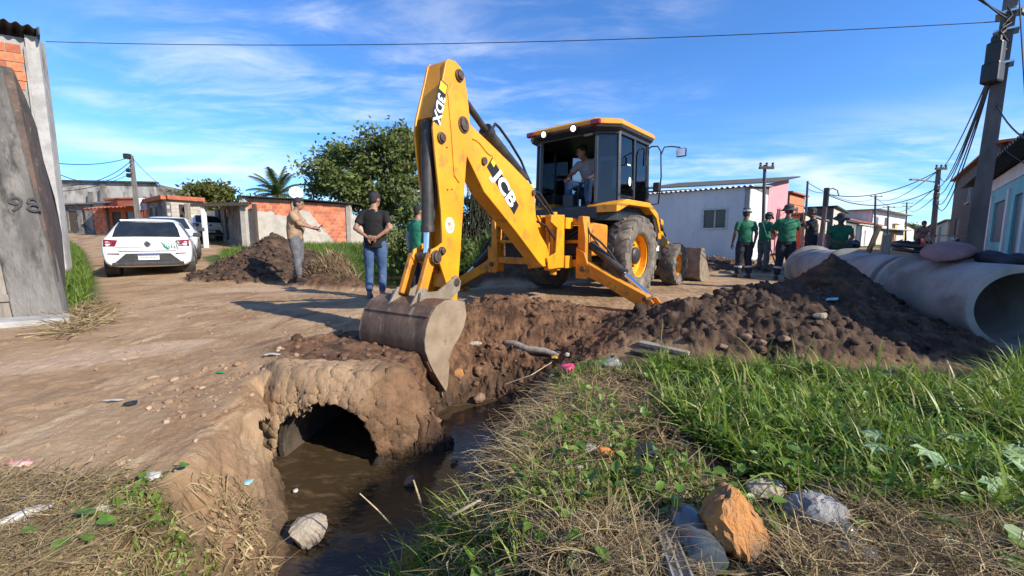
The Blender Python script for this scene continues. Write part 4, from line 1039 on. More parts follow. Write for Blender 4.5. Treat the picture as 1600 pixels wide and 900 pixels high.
# plank door
for k in range(7):
    b = B1.mb(); slab4(b, 0.44 + k * 0.13, 0.44 + k * 0.13 + 0.115, 0.02, 1.23, 0.06 + 0.01 * (k % 2), 0.10)
    B1.put(b, 'door_plank', 'wood_grey')
b = B1.mb(); slab4(b, 0.43, 1.34, 0.85, 0.93, 0.035, 0.055); slab4(b, 0.43, 1.34, 0.25, 0.33, 0.035, 0.055); B1.put(b, 'door_brace', 'wood_grey')
b = B1.mb(); slab4(b, 0.44, 0.60, 2.02, 2.14, -0.05, 0.0); mb_ = B1.put(b, 'meter_box', 'plaster_yellow', bevel=0.01)
b = B1.mb(); slab4(b, 0.47, 0.51, 2.04, 2.12, -0.056, -0.051); slab4(b, 0.53, 0.57, 2.04, 2.12, -0.056, -0.051); B1.put(b, 'meter_window', 'dark_pane', mb_)
# hand-painted number on the plaster
mat('number_paint', (0.045, 0.043, 0.042), (0.075, 0.07, 0.068), 0.9, scale=40)
xdir = Vector((-dl.x, -dl.y, 0)); 
tc_ = front_pt(0.135, 1.36, -0.004); tx_ = (front_pt(0.06, 1.36) - front_pt(0.21, 1.36)).normalized(); ty_ = front_pt(0.135, 1.5) - front_pt(0.135, 1.2); ty_ = (ty_ - tx_ * ty_.dot(tx_)).normalized()
text_mesh('98', 0.24, 'house_number', 'number_paint', B1.e, frame(tc_ - o3, tx_, ty_, tx_.cross(ty_)), sx=1.2)
b = MB(); e0 = C0 + dl * (-0.05)
vsl = [e0 + nrm * 0.02, e0 + nrm * 0.42 - dl * 0.1, e0 + dl * 2.8 + nrm * 0.5, e0 + dl * 2.8 + nrm * 0.02]
b.prism([(p.x - C0.x, p.y - C0.y) for p in vsl], (0, 0, 0), X_, Y_, Z_, -0.1, 0.075); so = b.build('door_step', 'slab_concrete', bevel=0.02); so.location = (C0.x, C0.y, 0)
tag(so, 'cracked pale concrete step below the plank door at the left edge', 'step')

# --- tall building behind it
Q = at(100, 372, 9.6); Q2 = D2(Q); zt = at(62, 45, 9.4).z
B2 = Bld('unfinished_building', 'tall unfinished grey building with exposed red brick and corrugated roof at the left edge', 'building', (Q2.x, Q2.y, 0))
d2 = Vector((-0.87, -0.49)).normalized(); s2 = Vector((-0.76, 0.65)).normalized()
pL = Q2 + d2 * 4.5; pB = Q2 + s2 * 7
b = B2.mb(); wall_mb(b, pL, Q2, 0, zt - 0.15, 0.25); w1 = B2.put(b, 'front_wall', 'plaster_light')
b = B2.mb(); wall_mb(b, Q2 + s2 * 0.0, pB, 0, zt - 0.35, 0.25); w2 = B2.put(b, 'side_wall', 'plaster_light')
n2 = Vector((-d2.y, d2.x)) * -1; n2 = n2 if n2.dot(-Q2) > 0 else -n2
b = B2.mb(); c = Q2 + d2 * 0.10; b.box((c.x + n2.x * 0.03, c.y + n2.y * 0.03, (zt - 0.1) / 2), (0.21, 0.1, zt - 0.1), math.atan2(d2.y, d2.x)); B2.put(b, 'corner_column', 'slab_concrete', bevel=0.01)
zb0 = at(30, 135, 9.2).z; zb1 = at(30, 58, 9.2).z
bricks(w1, B2.o, pL + n2 * 0.006, Q2 + n2 * 0.006, zb0, zb1, lambda u_, z: u_ < 4.22 and (z < zb1) , limit=150, seed=3)
bricks(w1, B2.o, pL + n2 * 0.006, Q2 + n2 * 0.006, zb0 - 0.85, zb0 - 0.62, lambda u_, z: 3.2 < u_ < 4.12, limit=50, seed=4)
b = B2.mb(); ov = 0.35
A0 = Q2 + n2 * ov - d2 * 0.10 ; 
corr(b, (*(A0 + d2 * 4.5), zt + 0.35), (*(A0), zt + 0.0), (*(A0 + d2 * 4.5 + s2 * 7.2), zt + 0.35), 26, 0.03); B2.put(b, 'roof', 'fibre_roof_dark')
b = B2.mb(); A1 = Q2 + n2 * ov - d2 * 0.12; b.bar((*A1, zt - 0.06), (*(A1 + s2 * 7.2), zt - 0.06), 0.03, 0.16); B2.put(b, 'fascia', 'fibre_roof_dark')

# --- long grey block building far left
g0 = at(98, 358, 32); g1 = at(246, 352, 33)
B3 = Bld('block_building', 'long low grey concrete block building behind the leaning pole', 'building', (g0.x, g0.y, 1.2))
ztop = at(170, 285, 32.5).z
b = B3.mb(); wall_mb(b, D2(g0), D2(g1), 1.0, ztop, 0.3); wall = B3.put(b, 'wall', 'plaster_light')
b = B3.mb(); wall_mb(b, D2(g1), D2(g1) + Vector((-2, 9)), 1.0, ztop, 0.3); B3.put(b, 'side_wall', 'plaster_grey')
b = B3.mb(); b.bar((g0.x, g0.y, ztop + 0.05), (g1.x + 0.3, g1.y, ztop + 0.05), 0.5, 0.12); B3.put(b, 'coping', 'fibre_roof_dark')
for xx, y0_, y1_ in ((162, 288, 320), (143, 300, 316)):
    p = at(xx, y0_, 32.2); q = at(xx, y1_, 32.2); b = B3.mb(); b.bar((p.x, p.y - .1, p.z), (q.x, q.y - .1, q.z), 0.3, 0.1); B3.put(b, 'drain_stain', 'plaster_dark')

def boxhouse(name, label, a, c, depth, z0, z1, wm, ops=(), roofm=None, over=0.25, pitch=0.0, sidem=None, group=None, waves=None, cat='house', side_ops=()):
    """simple house: front a->c (outer face to the right), depth behind; flat or mono-pitch roof"""
    a = D2(a); c = D2(c); u = (c - a).normalized(); n = Vector((u.y, -u.x)); L_ = (c - a).length
    B_ = Bld(name, label, cat, (a.x, a.y, z0), group)
    b = B_.mb(); wall_mb(b, a, c, z0 - 0.3, z1, 0.18, [o[0] for o in ops]); w = B_.put(b, 'wall', wm)
    for o, what in ops: filler(B_, a, c, o, what)
    sm_ = sidem or wm
    b = B_.mb(); wall_mb(b, c, c - n * depth, z0 - 0.3, z1, 0.18, [o[0] for o in side_ops]); B_.put(b, 'side_wall', sm_)
    for o, what in side_ops: filler(B_, c, c - n * depth, o, what)
    b = B_.mb(); wall_mb(b, a - n * depth, a, z0 - 0.3, z1, 0.18); B_.put(b, 'side_wall', sm_)
    b = B_.mb(); wall_mb(b, c - n * depth, a - n * depth, z0 - 0.3, z1, 0.18); B_.put(b, 'back_wall', sm_)
    b = B_.mb(); zf = z1 + 0.03; zbk = z1 + 0.03 + pitch * depth
    p = a - u * over + n * over; q = c + u * over + n * over
    if waves: corr(b, (*p, zf), (*q, zf), (*(p - n * (depth + 2 * over)), zbk), waves, 0.035)
    else:
        vs = [(*p, zf), (*q, zf), (*(q - n * (depth + 2 * over)), zbk), (*(p - n * (depth + 2 * over)), zbk)]
        vs += [(x, y, z + 0.10) for x, y, z in vs]; b.add(vs, [(3, 2, 1, 0), (4, 5, 6, 7), (0, 1, 5, 4), (1, 2, 6, 5), (2, 3, 7, 6), (3, 0, 4, 7)])
    B_.put(b, 'roof', roofm or 'slab_concrete')
    return B_, a, c, u, n, w

# --- shacks on the far left road
a = at(100, 360, 29); c = at(150, 360, 28.5)
boxhouse('grey_shack', 'small grey shack with leaning posts at the far left end of the road', a, c, 3, 1.5, at(120, 321, 29).z, 'plaster_grey', [((0.5, 1.3, 1.6, 3.0), ('door', 'wood_dark')), ((1.7, 2.0, 1.6, 3.0), ('door', 'dark_door'))], 'fibre_roof')
a = at(148, 357, 27.5); c = at(169, 357, 27.2)
Bk, a, c, u, n, w = boxhouse('brick_shack', 'small bare orange brick shack behind the car beside the leaning pole', a, c, 3, 1.4, at(155, 319, 27.4).z, 'mortar', (), 'fibre_roof', over=0.1)
bricks(w, Bk.o, a + n * 0.004, c + n * 0.004, 1.4, at(155, 319, 27.4).z - 0.05, lambda u_, z: True, limit=80, seed=8)
a = at(168, 357, 27.4); c = at(233, 356, 26.6)
zt_ = at(200, 312, 27).z
Bk, a, c, u, n, w = boxhouse('awning_house', 'low brick house with a rusty tiled awning behind the white car', a, c, 4, 1.4, zt_, 'brick_c', [((0.5, 1.3, 1.5, zt_ - 0.75), ('door', 'dark_door')), ((1.7, 2.3, 1.9, zt_ - 0.75), ('door', 'dark_pane'))], 'tile_roof', over=0.05)
b = Bk.mb(); corr(b, (*(a - u * 0.2 + n * 1.1), zt_ - 0.62), (*(c + u * 0.2 + n * 1.1), zt_ - 0.55), (*(a - u * 0.2), zt_ - 0.40), 12, 0.03); Bk.put(b, 'awning', 'tile_roof')
# --- house with block wall and tiled parapet
a = at(233, 358, 25.5); c = at(264, 362, 23.0); e = at(322, 366, 24.5); zt_ = at(262, 312, 23).z
B5 = Bld('block_house', 'unfinished grey block house with orange tiled parapet beyond the white car', 'house', (a.x, a.y, 1.1))
b = B5.mb(); wall_mb(b, D2(a), D2(c), 0.8, zt_, 0.2, [(0.5, 1.2, 0.8, zt_ - 0.3), (1.7, 2.5, 0.8, zt_ - 0.3)]); B5.put(b, 'front_wall', 'plaster_grey')
filler(B5, D2(a), D2(c), (0.5, 1.2, 0.8, zt_ - 0.3), ('door', 'dark_door')); filler(B5, D2(a), D2(c), (1.7, 2.5, 0.8, zt_ - 0.3), ('door', 'dark_door'))
b = B5.mb(); wall_mb(b, D2(c), D2(e), 0.8, zt_, 0.2); wb = B5.put(b, 'side_wall', 'mortar')
bricks(wb, B5.o, D2(c), D2(e), 0.9, zt_, lambda u_, z: True, 0.40, 0.20, limit=120, mats=('block_grey',), proud=0.012, name='block')
b = B5.mb()
for (p, q) in ((a, c), (c, e)): b.bar((p.x, p.y, zt_ + 0.13), (q.x, q.y, zt_ + 0.13), 0.45, 0.22)
B5.put(b, 'parapet', 'tile_roof')
dish_c = at(222, 320, 25.5)
def dish(P, r_, facing, label):
    e_ = thing('satellite_dish', label, 'satellite dish', P); f = Vector(facing).normalized()
    b = MB(); b.lathe([(0.001, 0.0), (r_ * 0.5, r_ * 0.06), (r_, r_ * 0.24), (r_, r_ * 0.27), (r_ * 0.5, r_ * 0.09), (0.001, 0.03)], (0, 0, 0), f, 24); b.build('bowl', 'dish_white', e_, smooth=50)
    b = MB(); b.bar((0, 0, -r_ * 0.9), f * r_ * 0.8, 0.025); b.box(f * r_ * 0.82, (0.06, 0.06, 0.06)); b.build('feed_arm', 'worn_steel', e_)
    b = MB(); b.cyl((0, 0.05, -0.1), (0, 0.05, -r_ - 0.5), 0.03, 8); b.build('mast', 'worn_steel', e_)
dish(dish_c, 0.42, (0.6, -0.75, 0.45), 'white satellite dish above the rusty awning behind the car')

# --- carport and brick house
A_ = at(385, 365, 21.0); Bq = at(465, 372, 22.3); Cq = at(548, 380, 24.0); Dq = at(572, 380, 24.6)
B6 = Bld('brick_house', 'long house with red brick and patchy grey render behind the man in the tan shirt', 'house', (A_.x, A_.y, 0.8))
zt1 = at(385, 309, 21.0).z; zt2 = at(466, 314, 22.3).z; zt3 = at(546, 320, 24.0).z
b = B6.mb(); wall_mb(b, D2(A_), D2(Bq), 0.3, zt1, 0.2); wA = B6.put(b, 'wall', 'mortar')
b = B6.mb(); wall_mb(b, D2(Bq), D2(Cq), 0.3, zt3, 0.2); wB = B6.put(b, 'wall', 'mortar')
LA = (D2(Bq) - D2(A_)).length; LB = (D2(Cq) - D2(Bq)).length
def patch(u_, z, s, cut_): return z + 0.28 * fbm(np.array(u_ * 0.9), np.array(z * 0.9), s, 3) < cut_
nb1 = bricks(wA, B6.o, D2(A_), D2(Bq), 0.5, zt1, lambda u_, z: z > zt1 - 0.62 - 0.3 * u_ / LA * (u_ > LA * 0.55), limit=120, seed=11)
nb2 = bricks(wB, B6.o, D2(Bq), D2(Cq), 0.5, zt3, lambda u_, z: z > zt3 - 0.45 - 1.75 * min(1, max(0, (u_ - LB * 0.22) / (LB * 0.45))) and u_ < LB - 0.15, limit=180, seed=12)
def render_patch(p0, p1, prof, nm):
    p0 = D2(p0); p1 = D2(p1); u = (p1 - p0).normalized(); n = Vector((u.y, -u.x))
    b = B6.mb(); b.prism(prof, (p0.x, p0.y, 0), (u.x, u.y, 0), Z_, (n.x, n.y, 0), -0.01, 0.022); return B6.put(b, nm, 'block_grey')
def ragged(L_, f, n=26, s=3):
    top_ = [(L_ * k / n, f(L_ * k / n) + 0.10 * (rnd.random() - 0.5)) for k in range(n + 1)]
    return [(0, 0.4)] + [(L_, 0.4)] + list(reversed(top_))
render_patch(A_, Bq, ragged(LA, lambda u_: zt1 - 0.62 - 0.3 * (u_ / LA) * (u_ > LA * 0.55)), 'render_coat')
render_patch(Bq, Cq, ragged(LB * 0.72, lambda u_: max(0.45, zt3 - 0.45 - 1.75 * min(1, max(0, (u_ - LB * 0.22) / (LB * 0.45))))), 'render_coat')
for P, zz_ in ((Bq, zt2), (Cq, zt3), (A_, zt1)):
    b = B6.mb(); b.box((P.x, P.y - 0.06, (zz_ + 0.3) / 2), (0.26, 0.26, zz_ - 0.3)); B6.put(b, 'column', 'block_grey', bevel=0.01)
b = B6.mb(); wall_mb(b, D2(Cq), D2(Dq) + Vector((1.6, 0.8)), 0.3, zt3 - 0.6, 0.2); B6.put(b, 'garden_wall', 'block_grey')
uA = (D2(Bq) - D2(A_)).normalized(); uB = (D2(Cq) - D2(Bq)).normalized()
b = B6.mb()
for (p, q, z0_, z1_) in ((D2(A_) - uA * 0.3, D2(Bq), zt1 + 0.06, zt1 + 0.06), (D2(Bq), D2(Cq) + uB * 0.3, zt1 + 0.06, zt3 + 0.06)):
    n_ = Vector((0.25, -0.3)); corr(b, (p.x + n_.x, p.y + n_.y, z0_), (q.x + n_.x, q.y + n_.y, z1_), (p.x - 1.0, p.y + 6, z0_ + 0.25), 30, 0.03)
B6.put(b, 'roof', 'fibre_roof_dark')
# recessed front of the house under the carport
E_ = at(338, 362, 25.5)
zcp = at(380, 315, 21).z
ops = [((0.9, 1.6, 1.0, 2.75), ('door', 'dark_pane')), ((2.3, 3.0, 1.0, 2.75), ('door', 'dark_pane'))]
b = B6.mb(); wall_mb(b, D2(E_), D2(A_), 0.5, zcp - 0.05, 0.2, [o[0] for o in ops]); B6.put(b, 'porch_wall', 'plaster_grey')
for o, wh in ops: filler(B6, D2(E_), D2(A_), o, wh)
b = B6.mb(); bk = at(312, 362, 27); wall_mb(b, D2(bk) + Vector((-1.5, 0)), D2(bk) + Vector((3.2, 0.6)), 0.8, zcp, 0.2); B6.put(b, 'back_wall', 'plaster_dark')
f0 = at(288, 319, 21.0); f1 = at(388, 310, 20.6)
b = B6.mb(); corr(b, (f0.x, f0.y, f0.z), (f1.x, f1.y, f0.z + 0.05), (f0.x - 2.0, f0.y + 6.0, f0.z + 0.5), 22, 0.03); B6.put(b, 'carport_roof', 'fibre_roof_dark')
for xx, yb, YY, m in ((322, 378, 21.0, 'dish_white'), (299, 390, 20.6, 'wood_grey'), (290, 392, 21.2, 'wood_dark'), (400, 362, 20.9, 'wood_dark')):
    p = at(xx, yb, YY); b = B6.mb(); b.box((p.x, p.y, (0.2 + f0.z) / 2), (0.16, 0.16, f0.z - 0.2)); B6.put(b, 'post', m)
b = B6.mb(); b.bar((f0.x, f0.y, f0.z - 0.08), (f1.x, f1.y, f0.z - 0.03), 0.08, 0.12); B6.put(b, 'beam', 'wood_dark')
dp = at(463, 302, 23.0); dish(dp, 0.36, (0.4, -0.85, 0.35), 'white satellite dish on the roof of the red brick house')

# --- right: whitewashed house and pink house
cR = Vector((9.12, 16.0)); cL = Vector((5.5, 19.18)); zr = at(1165, 292, 16).z; gz_ = 0.2
u = (cR - cL).normalized(); LL = (cR - cL).length
w0 = on_plane(1099, 355, (cR.x, cR.y, 0), (u.y, -u.x, 0)); uw = (D2(w0) - cL).dot(u); w1 = on_plane(1133, 355, (cR.x, cR.y, 0), (u.y, -u.x, 0)); uw1 = (D2(w1) - cL).dot(u)
zs0 = on_plane(1115, 356, (cR.x, cR.y, 0), (u.y, -u.x, 0)).z; zs1 = on_plane(1115, 328, (cR.x, cR.y, 0), (u.y, -u.x, 0)).z
B7, a, c, u, n, w = boxhouse('whitewashed_house', 'whitewashed house with white corrugated eaves behind the loader', cL, cR, 3.6, gz_, zr, 'plaster_white', [((uw, uw1, zs0, zs1), ('surround', 'white_frame'))], 'metal_roof_white', over=0.18, pitch=0.10, waves=26)
b = B7.mb(); b.add([(*(c + u * 0.01), zr - 0.02), (*(c - n * 3.6 + u * 0.01), zr - 0.02), (*(c - n * 3.6 + u * 0.01), zr + 0.36)], [(0, 1, 2)]); b.add([(*(c - u * 0.1), zr - 0.02), (*(c - n * 3.6 - u * 0.1), zr - 0.02), (*(c - n * 3.6 - u * 0.1), zr + 0.36)], [(2, 1, 0)]); B7.put(b, 'gable', 'plaster_grey')
n7 = n
pA = at(1188, 345, 20.5); zpk = at(1226, 281, 21).z
a8 = D2(at(1000, 300, 21.5)); c8 = D2(at(1191, 345, 19.2)); c8b = D2(at(1228, 345, 22.5))
B8 = Bld('pink_house', 'two-storey pink house with dark sloping roof behind the whitewashed house', 'house', (c8.x, c8.y, 0.5))
zl = at(1191, 288, 19.2).z; zl2 = at(1228, 281, 22.5).z
b = B8.mb(); wall_mb(b, a8, c8, 0.3, zl - 0.05, 0.2); wq = B8.put(b, 'front_wall', 'brick_old')
b = B8.mb(); L8 = (c8b - c8).length; op8 = (L8 * 0.55, L8 * 0.72, zl - 1.9, zl - 0.9); wall_mb(b, c8, c8b, 0.3, zl - 0.05, 0.2, [op8]); B8.put(b, 'gable_wall', 'plaster_pink'); filler(B8, c8, c8b, op8, ('window', 'plaster_pink'))
b = B8.mb(); u8 = (c8b - c8).normalized(); nn8 = Vector((u8.y, -u8.x))
b.add([(*c8, zl - 0.05), (*c8b, zl - 0.05), (*c8b, zl2), (*c8, zl)], [(0, 1, 2, 3)]); B8.put(b, 'gable', 'plaster_pink')
b = B8.mb(); m8 = c8 + u8 * L8 * 0.5; b.bar((*(c8 + nn8 * 0.35 + u8 * 0.0), zl - 2.05), (*(c8 + nn8 * 0.35 + u8 * L8 * 0.6), zl - 2.05), 0.7, 0.10); B8.put(b, 'ledge', 'plaster_dark')
b = B8.mb(); corr(b, (*(a8 + nn8 * 0 + Vector((-.3, -.4))), zl + 0.02), (*(c8 + Vector((0.25, -0.4))), zl + 0.06), (*(a8 + (c8b - c8) * 1.1 + Vector((-.3, -.4))), zl + (zl2 - zl) * 1.1 + 0.06), 50, 0.03); B8.put(b, 'roof', 'fibre_roof_dark')

# --- left side of the far street
D_ = ('door', 'dark_door'); Wn = ('window', 'white_frame')
def px_house(nm, lab, xa, Ya, xc, Yc, ytop, wm, ops, roofm, depth=3.0, pitch=0.0, waves=None, sidem=None, over=0.25, yref=None):
    a = D2(at(xa, 380, Ya)); c = D2(at(xc, 380, Yc)); g = float(rise(np.array(a.x), np.array(a.y)))
    z1 = at(xa if ytop[0] == 'a' else xc, ytop[1], Ya if ytop[0] == 'a' else Yc).z
    return boxhouse(nm, lab, a, c, depth, g, z1, wm, [((o[0], o[1], g + o[2], g + o[3]), wh) for o, wh in ops], roofm, over, pitch, sidem, 'houses along the far street', waves)
r_ = px_house('painted_wall_house', 'low cream house with faded pink lower wall by the concrete pole', 1255, 22, 1290, 30, ('a', 336), 'plaster_cream', [((1.5, 2.3, 0.9, 1.7), Wn)], 'fibre_roof', 2.0, sidem='brick_c', over=0.1)
b = r_[0].mb(); b.box((*((r_[1] + r_[2]) / 2 + r_[4] * 0.02), 0.72), ((r_[2] - r_[1]).length - 0.02, 0.05, 0.9), math.atan2(r_[3].y, r_[3].x)); r_[0].put(b, 'painted_dado', 'plaster_pink')
px_house('balcony_house', 'tall brick house with balcony beside the pink house', 1228, 30, 1252, 33, ('a', 302), 'brick_b', [((0.5, 1.4, 2.0, 3.3), D_), ((1.9, 2.7, 2.2, 3.3), Wn)], 'tile_roof', 2.5, 0.1, sidem='plaster_dark')
px_house('dark_two_storey_house', 'dark gabled house with one pale wall beyond the worker in the green shirt', 1298, 34, 1319, 42, ('a', 324), 'plaster_cream', [((1.0, 1.9, 0.0, 2.1), D_), ((4.0, 5.2, 1.6, 2.6), Wn)], 'fibre_roof_dark', 1.9, 0.0, sidem='plaster_dark')
px_house('shop_front', 'low shop with green awning on the far street', 1316, 46, 1340, 54, ('a', 346), 'plaster_grey', [((0.9, 3.9, 0.1, 2.2), ('shutter', 'green_tarp')), ((5.6, 7.5, 0.1, 2.2), D_)], 'fibre_roof_dark', 3.0)
px_house('white_garage', 'small white rendered garage on the far street', 1345, 52, 1363, 60, ('a', 353), 'plaster_white', [((1.4, 3.3, 0.05, 2.0), ('door', 'plaster_cream'))], 'fibre_roof', 2.0, over=0.1)
px_house('tiled_house', 'low house with orange tiled roof beyond the white garage', 1340, 62, 1378, 74, ('a', 348), 'plaster_cream', [((1.2, 2.6, 0.05, 2.1), D_), ((5.5, 7.6, 1.0, 2.0), Wn)], 'tile_roof', 4.0, 0.35, 20)
r_ = px_house('concrete_frame_house', 'two-storey concrete house with flat roof slabs on the far street', 1360, 72, 1410, 90, ('a', 328), 'plaster_white', [((1.0, 3.0, 0.05, 2.2), D_), ((5.6, 7.8, 0.9, 2.1), Wn), ((2.2, 4.4, 3.6, 4.9), Wn), ((9.2, 12.4, 3.4, 5.0), D_)], 'slab_concrete', 4.0, over=1.2)
b = r_[0].mb(); b.box((*((r_[1] + r_[2]) / 2 + r_[4] * 0.75), 3.1), ((r_[2] - r_[1]).length + 1.5, 1.5, 0.2), math.atan2(r_[3].y, r_[3].x)); r_[0].put(b, 'balcony', 'slab_concrete')
px_house('yellow_house', 'ochre yellow house front far down the street', 1396, 82, 1413, 100, ('a', 350), 'plaster_yellow', [((1, 3, 0.05, 2.2), D_), ((6, 8.2, 1, 2.1), Wn)], 'slab_concrete', 3.0)
px_house('far_white_house', 'white house furthest down the street on the left', 1413, 100, 1426, 140, ('a', 352), 'plaster_white', [((3, 5, 0.05, 2.2), D_), ((9, 12.2, 1, 2.1), Wn)], 'tile_roof', 4.0, 0.2, 20)
# --- right side of the far street
T = px_house('turquoise_house', 'turquoise and white house with dark shutters behind the big leaning pole', 1528, 16.2, 1650, 8.0, ('a', 291), 'plaster_turquoise', [((0.9, 1.9, 0.1, 2.0), ('shutter', 'wood_grey')), ((2.9, 5.0, 0.8, 2.1), ('shutter', 'shutter_blue')), ((6.4, 7.4, 0.1, 2.1), ('door', 'shutter_blue'))], 'fibre_roof_dark', 4.0, 0.2, 40, over=0.6)
LT = (T[2] - T[1]).length; rT = math.atan2(T[3].y, T[3].x); zT = at(1528, 291, 16.2).z
b = T[0].mb(); b.box((*((T[1] + T[2]) / 2 + T[4] * 0.008), zT - 0.2), (LT - 0.02, 0.05, 0.38), rT); T[0].put(b, 'white_band', 'plaster_white')
for uu in (0.35, 2.45, 5.6, 8.2):
    p = T[1] + T[3] * uu + T[4] * 0.02; b = T[0].mb(); b.box((p.x, p.y, 1.35), (0.3, 0.07, 2.2), rT); T[0].put(b, 'white_pilaster', 'plaster_white')
px_house('brick_tenement', 'unfinished dark red brick building with sloping tile roof behind the big pole', 1481, 31, 1545, 19, ('a', 284), 'brick_old', [((3.0, 5.0, 0.1, 2.2), D_), ((7.0, 8.5, 3.0, 4.2), Wn)], 'tile_roof', 6.0, 0.04, sidem='brick_old')
px_house('cream_shop', 'cream shop front with dark awning on the right of the far street', 1457, 50, 1478, 36, ('c', 345), 'plaster_cream', [((1, 4, 0.1, 2.1), D_), ((8, 12, 0.1, 2.1), ('shutter', 'wood_grey'))], 'fibre_roof', 4.0)
px_house('far_grey_house', 'grey house far down the right side of the street', 1443, 90, 1455, 56, ('c', 350), 'plaster_grey', [((4, 7, 0.1, 2.1), D_), ((16, 19, 1, 2.1), Wn)], 'tile_roof', 5.0, 0.15, 20)
# near house whose shade lies over the pipes (stands just outside the frame)
q0 = Vector((5.15, 2.45)); sdn = Vector((0.72, 0.69)).normalized()
boxhouse('roadside_house', 'low rendered house just beyond the right edge, its shade on the pipes', q0 + sdn * 7.0, q0, 4.0, 0.0, 2.25, 'plaster_cream', [((1.0, 1.9, 0.1, 2.0), D_), ((3.2, 4.4, 0.9, 1.9), Wn)], 'fibre_roof', over=0.15, pitch=0.05)
# ---------------------------------------------------------------- poles and cables
def dt_pole(name, label, base, top, w0, w1, group=None, arms=()):
    base = Vector(base); top = Vector(top); L_ = (top - base).length
    e = thing(name, label, 'utility pole', base, 0, group)
    d = top - base; x = Vector((0.75, 0.66, 0)); y = Vector((-0.66, 0.75, 0))
    b = MB(); rings = []
    for k in range(9):
        f = k / 8; p = d * f; h = (w0 + (w1 - w0) * f) / 2; q = h * 0.72
        rings.append([p + x * (h * i) + y * (q * j) for i, j in ((-1, -1), (-0.45, -1), (-0.4, -0.75), (0.4, -0.75), (0.45, -1), (1, -1), (1, 1), (0.45, 1), (0.4, 0.75), (-0.4, 0.75), (-0.45, 1), (-1, 1))])
    b.loft(rings); b.build('shaft', 'pole_concrete', e)
    for f, ln in arms:
        b = MB(); p = d * f; b.bar(p + Vector((-ln / 2, -0.1, 0)), p + Vector((ln / 2, -0.1, 0)), 0.07, 0.09); ar = b.build('crossarm', 'wood_dark', e)
        for q in (-0.42, 0.0, 0.42):
            b = MB(); b.lathe([(0.02, 0.03), (0.045, 0.06), (0.03, 0.10), (0.05, 0.13), (0.001, 0.17)], p + Vector((ln * q, -0.1, 0.02)), Z_, 10); b.build('insulator', 'plaster_dark', ar, smooth=40)
    return e, base, d
def cable(pa, pb, sag, label, r_=0.012, n=18, group=None, name='overhead_cable'):
    pa = Vector(pa); pb = Vector(pb); c = (pa + pb) / 2
    b = MB(); b.tube([pa + (pb - pa) * (k / n) - Z_ * (sag * 4 * (k / n) * (1 - k / n)) - c for k in range(n + 1)], r_, 5)
    o = b.build(name, 'cable', smooth=60); o.location = c; tag(o, label, 'cable', group); return o
pb_ = at(1516, 420, 6.6); pb_.z = 0.0; pt_ = at(1580, -5, 6.6); pt_ = pb_ + (pt_ - pb_) * 1.5
pe, p0_, pd_ = dt_pole('utility_pole', 'big dark concrete utility pole with cable boxes beside the drain pipes', pb_, pt_, 0.29, 0.16)
def on_pole(y): 
    q = at(1516 + (1580 - 1516) * (420 - y) / 425.0, y, 6.6); return q
for y_, nm, sz in ((88, 'cable_box', (0.16, 0.18, 0.34)), (118, 'cable_box', (0.22, 0.2, 0.30)), (68, 'splice_coil', (0.12, 0.12, 0.16))):
    q = on_pole(y_) - pb_ + Vector((-0.20, -0.08, 0)); b = MB(); b.box(q, sz, 0.4); b.build(nm, 'black_plastic', pe, bevel=0.03)
for y_ in (22, 50, 102):
    q = on_pole(y_) - pb_; b = MB(); b.box(q, (0.30, 0.26, 0.03), 0.72); b.build('steel_strap', 'chrome', pe)
for k in range(5):
    q = on_pole(30 + 14 * k) - pb_; b = MB(); b.tube([q + Vector((-0.18 + 0.08 * math.sin(a * 1.9 + k), -0.14 + 0.02 * k, -0.04 * a + 0.1 * math.cos(a * 1.3 + k))) for a in range(8)], 0.014, 6); b.build('loose_wire', 'cable', pe, smooth=60)
b = MB(); b.bar(on_pole(18) - pb_ + Vector((-0.05, -0.1, 0)), on_pole(14) - pb_ + Vector((0.6, 0.2, 0.0)), 0.05, 0.05); b.build('bracket', 'worn_steel', pe)
def pxpole(xb, yb, xt, yt, Y, w, lab, arms=()):
    t = at(xt, yt, Y); bb = at(xb, yb, Y); bb.z = float(rise(np.array(bb.x), np.array(bb.y)))
    return dt_pole('utility_pole', lab, bb, t, w, w * 0.7, None, arms)
POL = {}
POL['left'] = pxpole(217, 352, 205, 243, 25, 0.30, 'leaning concrete utility pole above the parked white car', ())
POL['mid'] = pxpole(1192, 400, 1195, 258, 14.6, 0.14, 'slim utility pole at the corner of the whitewashed house', ((0.97, 0.5),))
POL['thin'] = pxpole(1256, 395, 1262, 283, 27, 0.18, 'slim dark utility pole rising behind the worker in dark clothes', ())
POL['conc'] = pxpole(1281, 395, 1292, 298, 20, 0.26, 'pale concrete pole with a dark top beside the pink wall', ())
POL['far1'] = pxpole(1366, 385, 1368, 305, 54, 0.34, 'far dark utility pole with crossarm above the tiled house', ((0.97, 1.6),))
POL['far2'] = pxpole(1386, 385, 1388, 322, 66, 0.34, 'far concrete pole in front of the two-storey concrete house', ((0.97, 2.0),))
POL['far3'] = pxpole(1414, 385, 1417, 316, 90, 0.4, 'furthest tall utility pole at the end of the street', ((0.97, 2.5), (0.90, 2.0)))
POL['str'] = pxpole(1456, 390, 1467, 262, 19, 0.30, 'dark utility pole with street lamp on the right of the far street', ((0.985, 0.5),))
e, bs, d = POL['str']; b = MB(); q = d * 0.84; b.tube([q, q + Vector((-0.5, 0, 0.08)), q + Vector((-1.0, 0, 0.12))], 0.03, 6); b.box(q + Vector((-1.1, 0, 0.13)), (0.3, 0.14, 0.07)); b.build('lamp_arm', 'worn_steel', e)
for f in (0.78, 0.70, 0.62): b = MB(); b.box(d * f + Vector((-0.12, -0.12, 0)), (0.16, 0.16, 0.22)); b.build('cable_box', 'black_plastic', e, bevel=0.02)
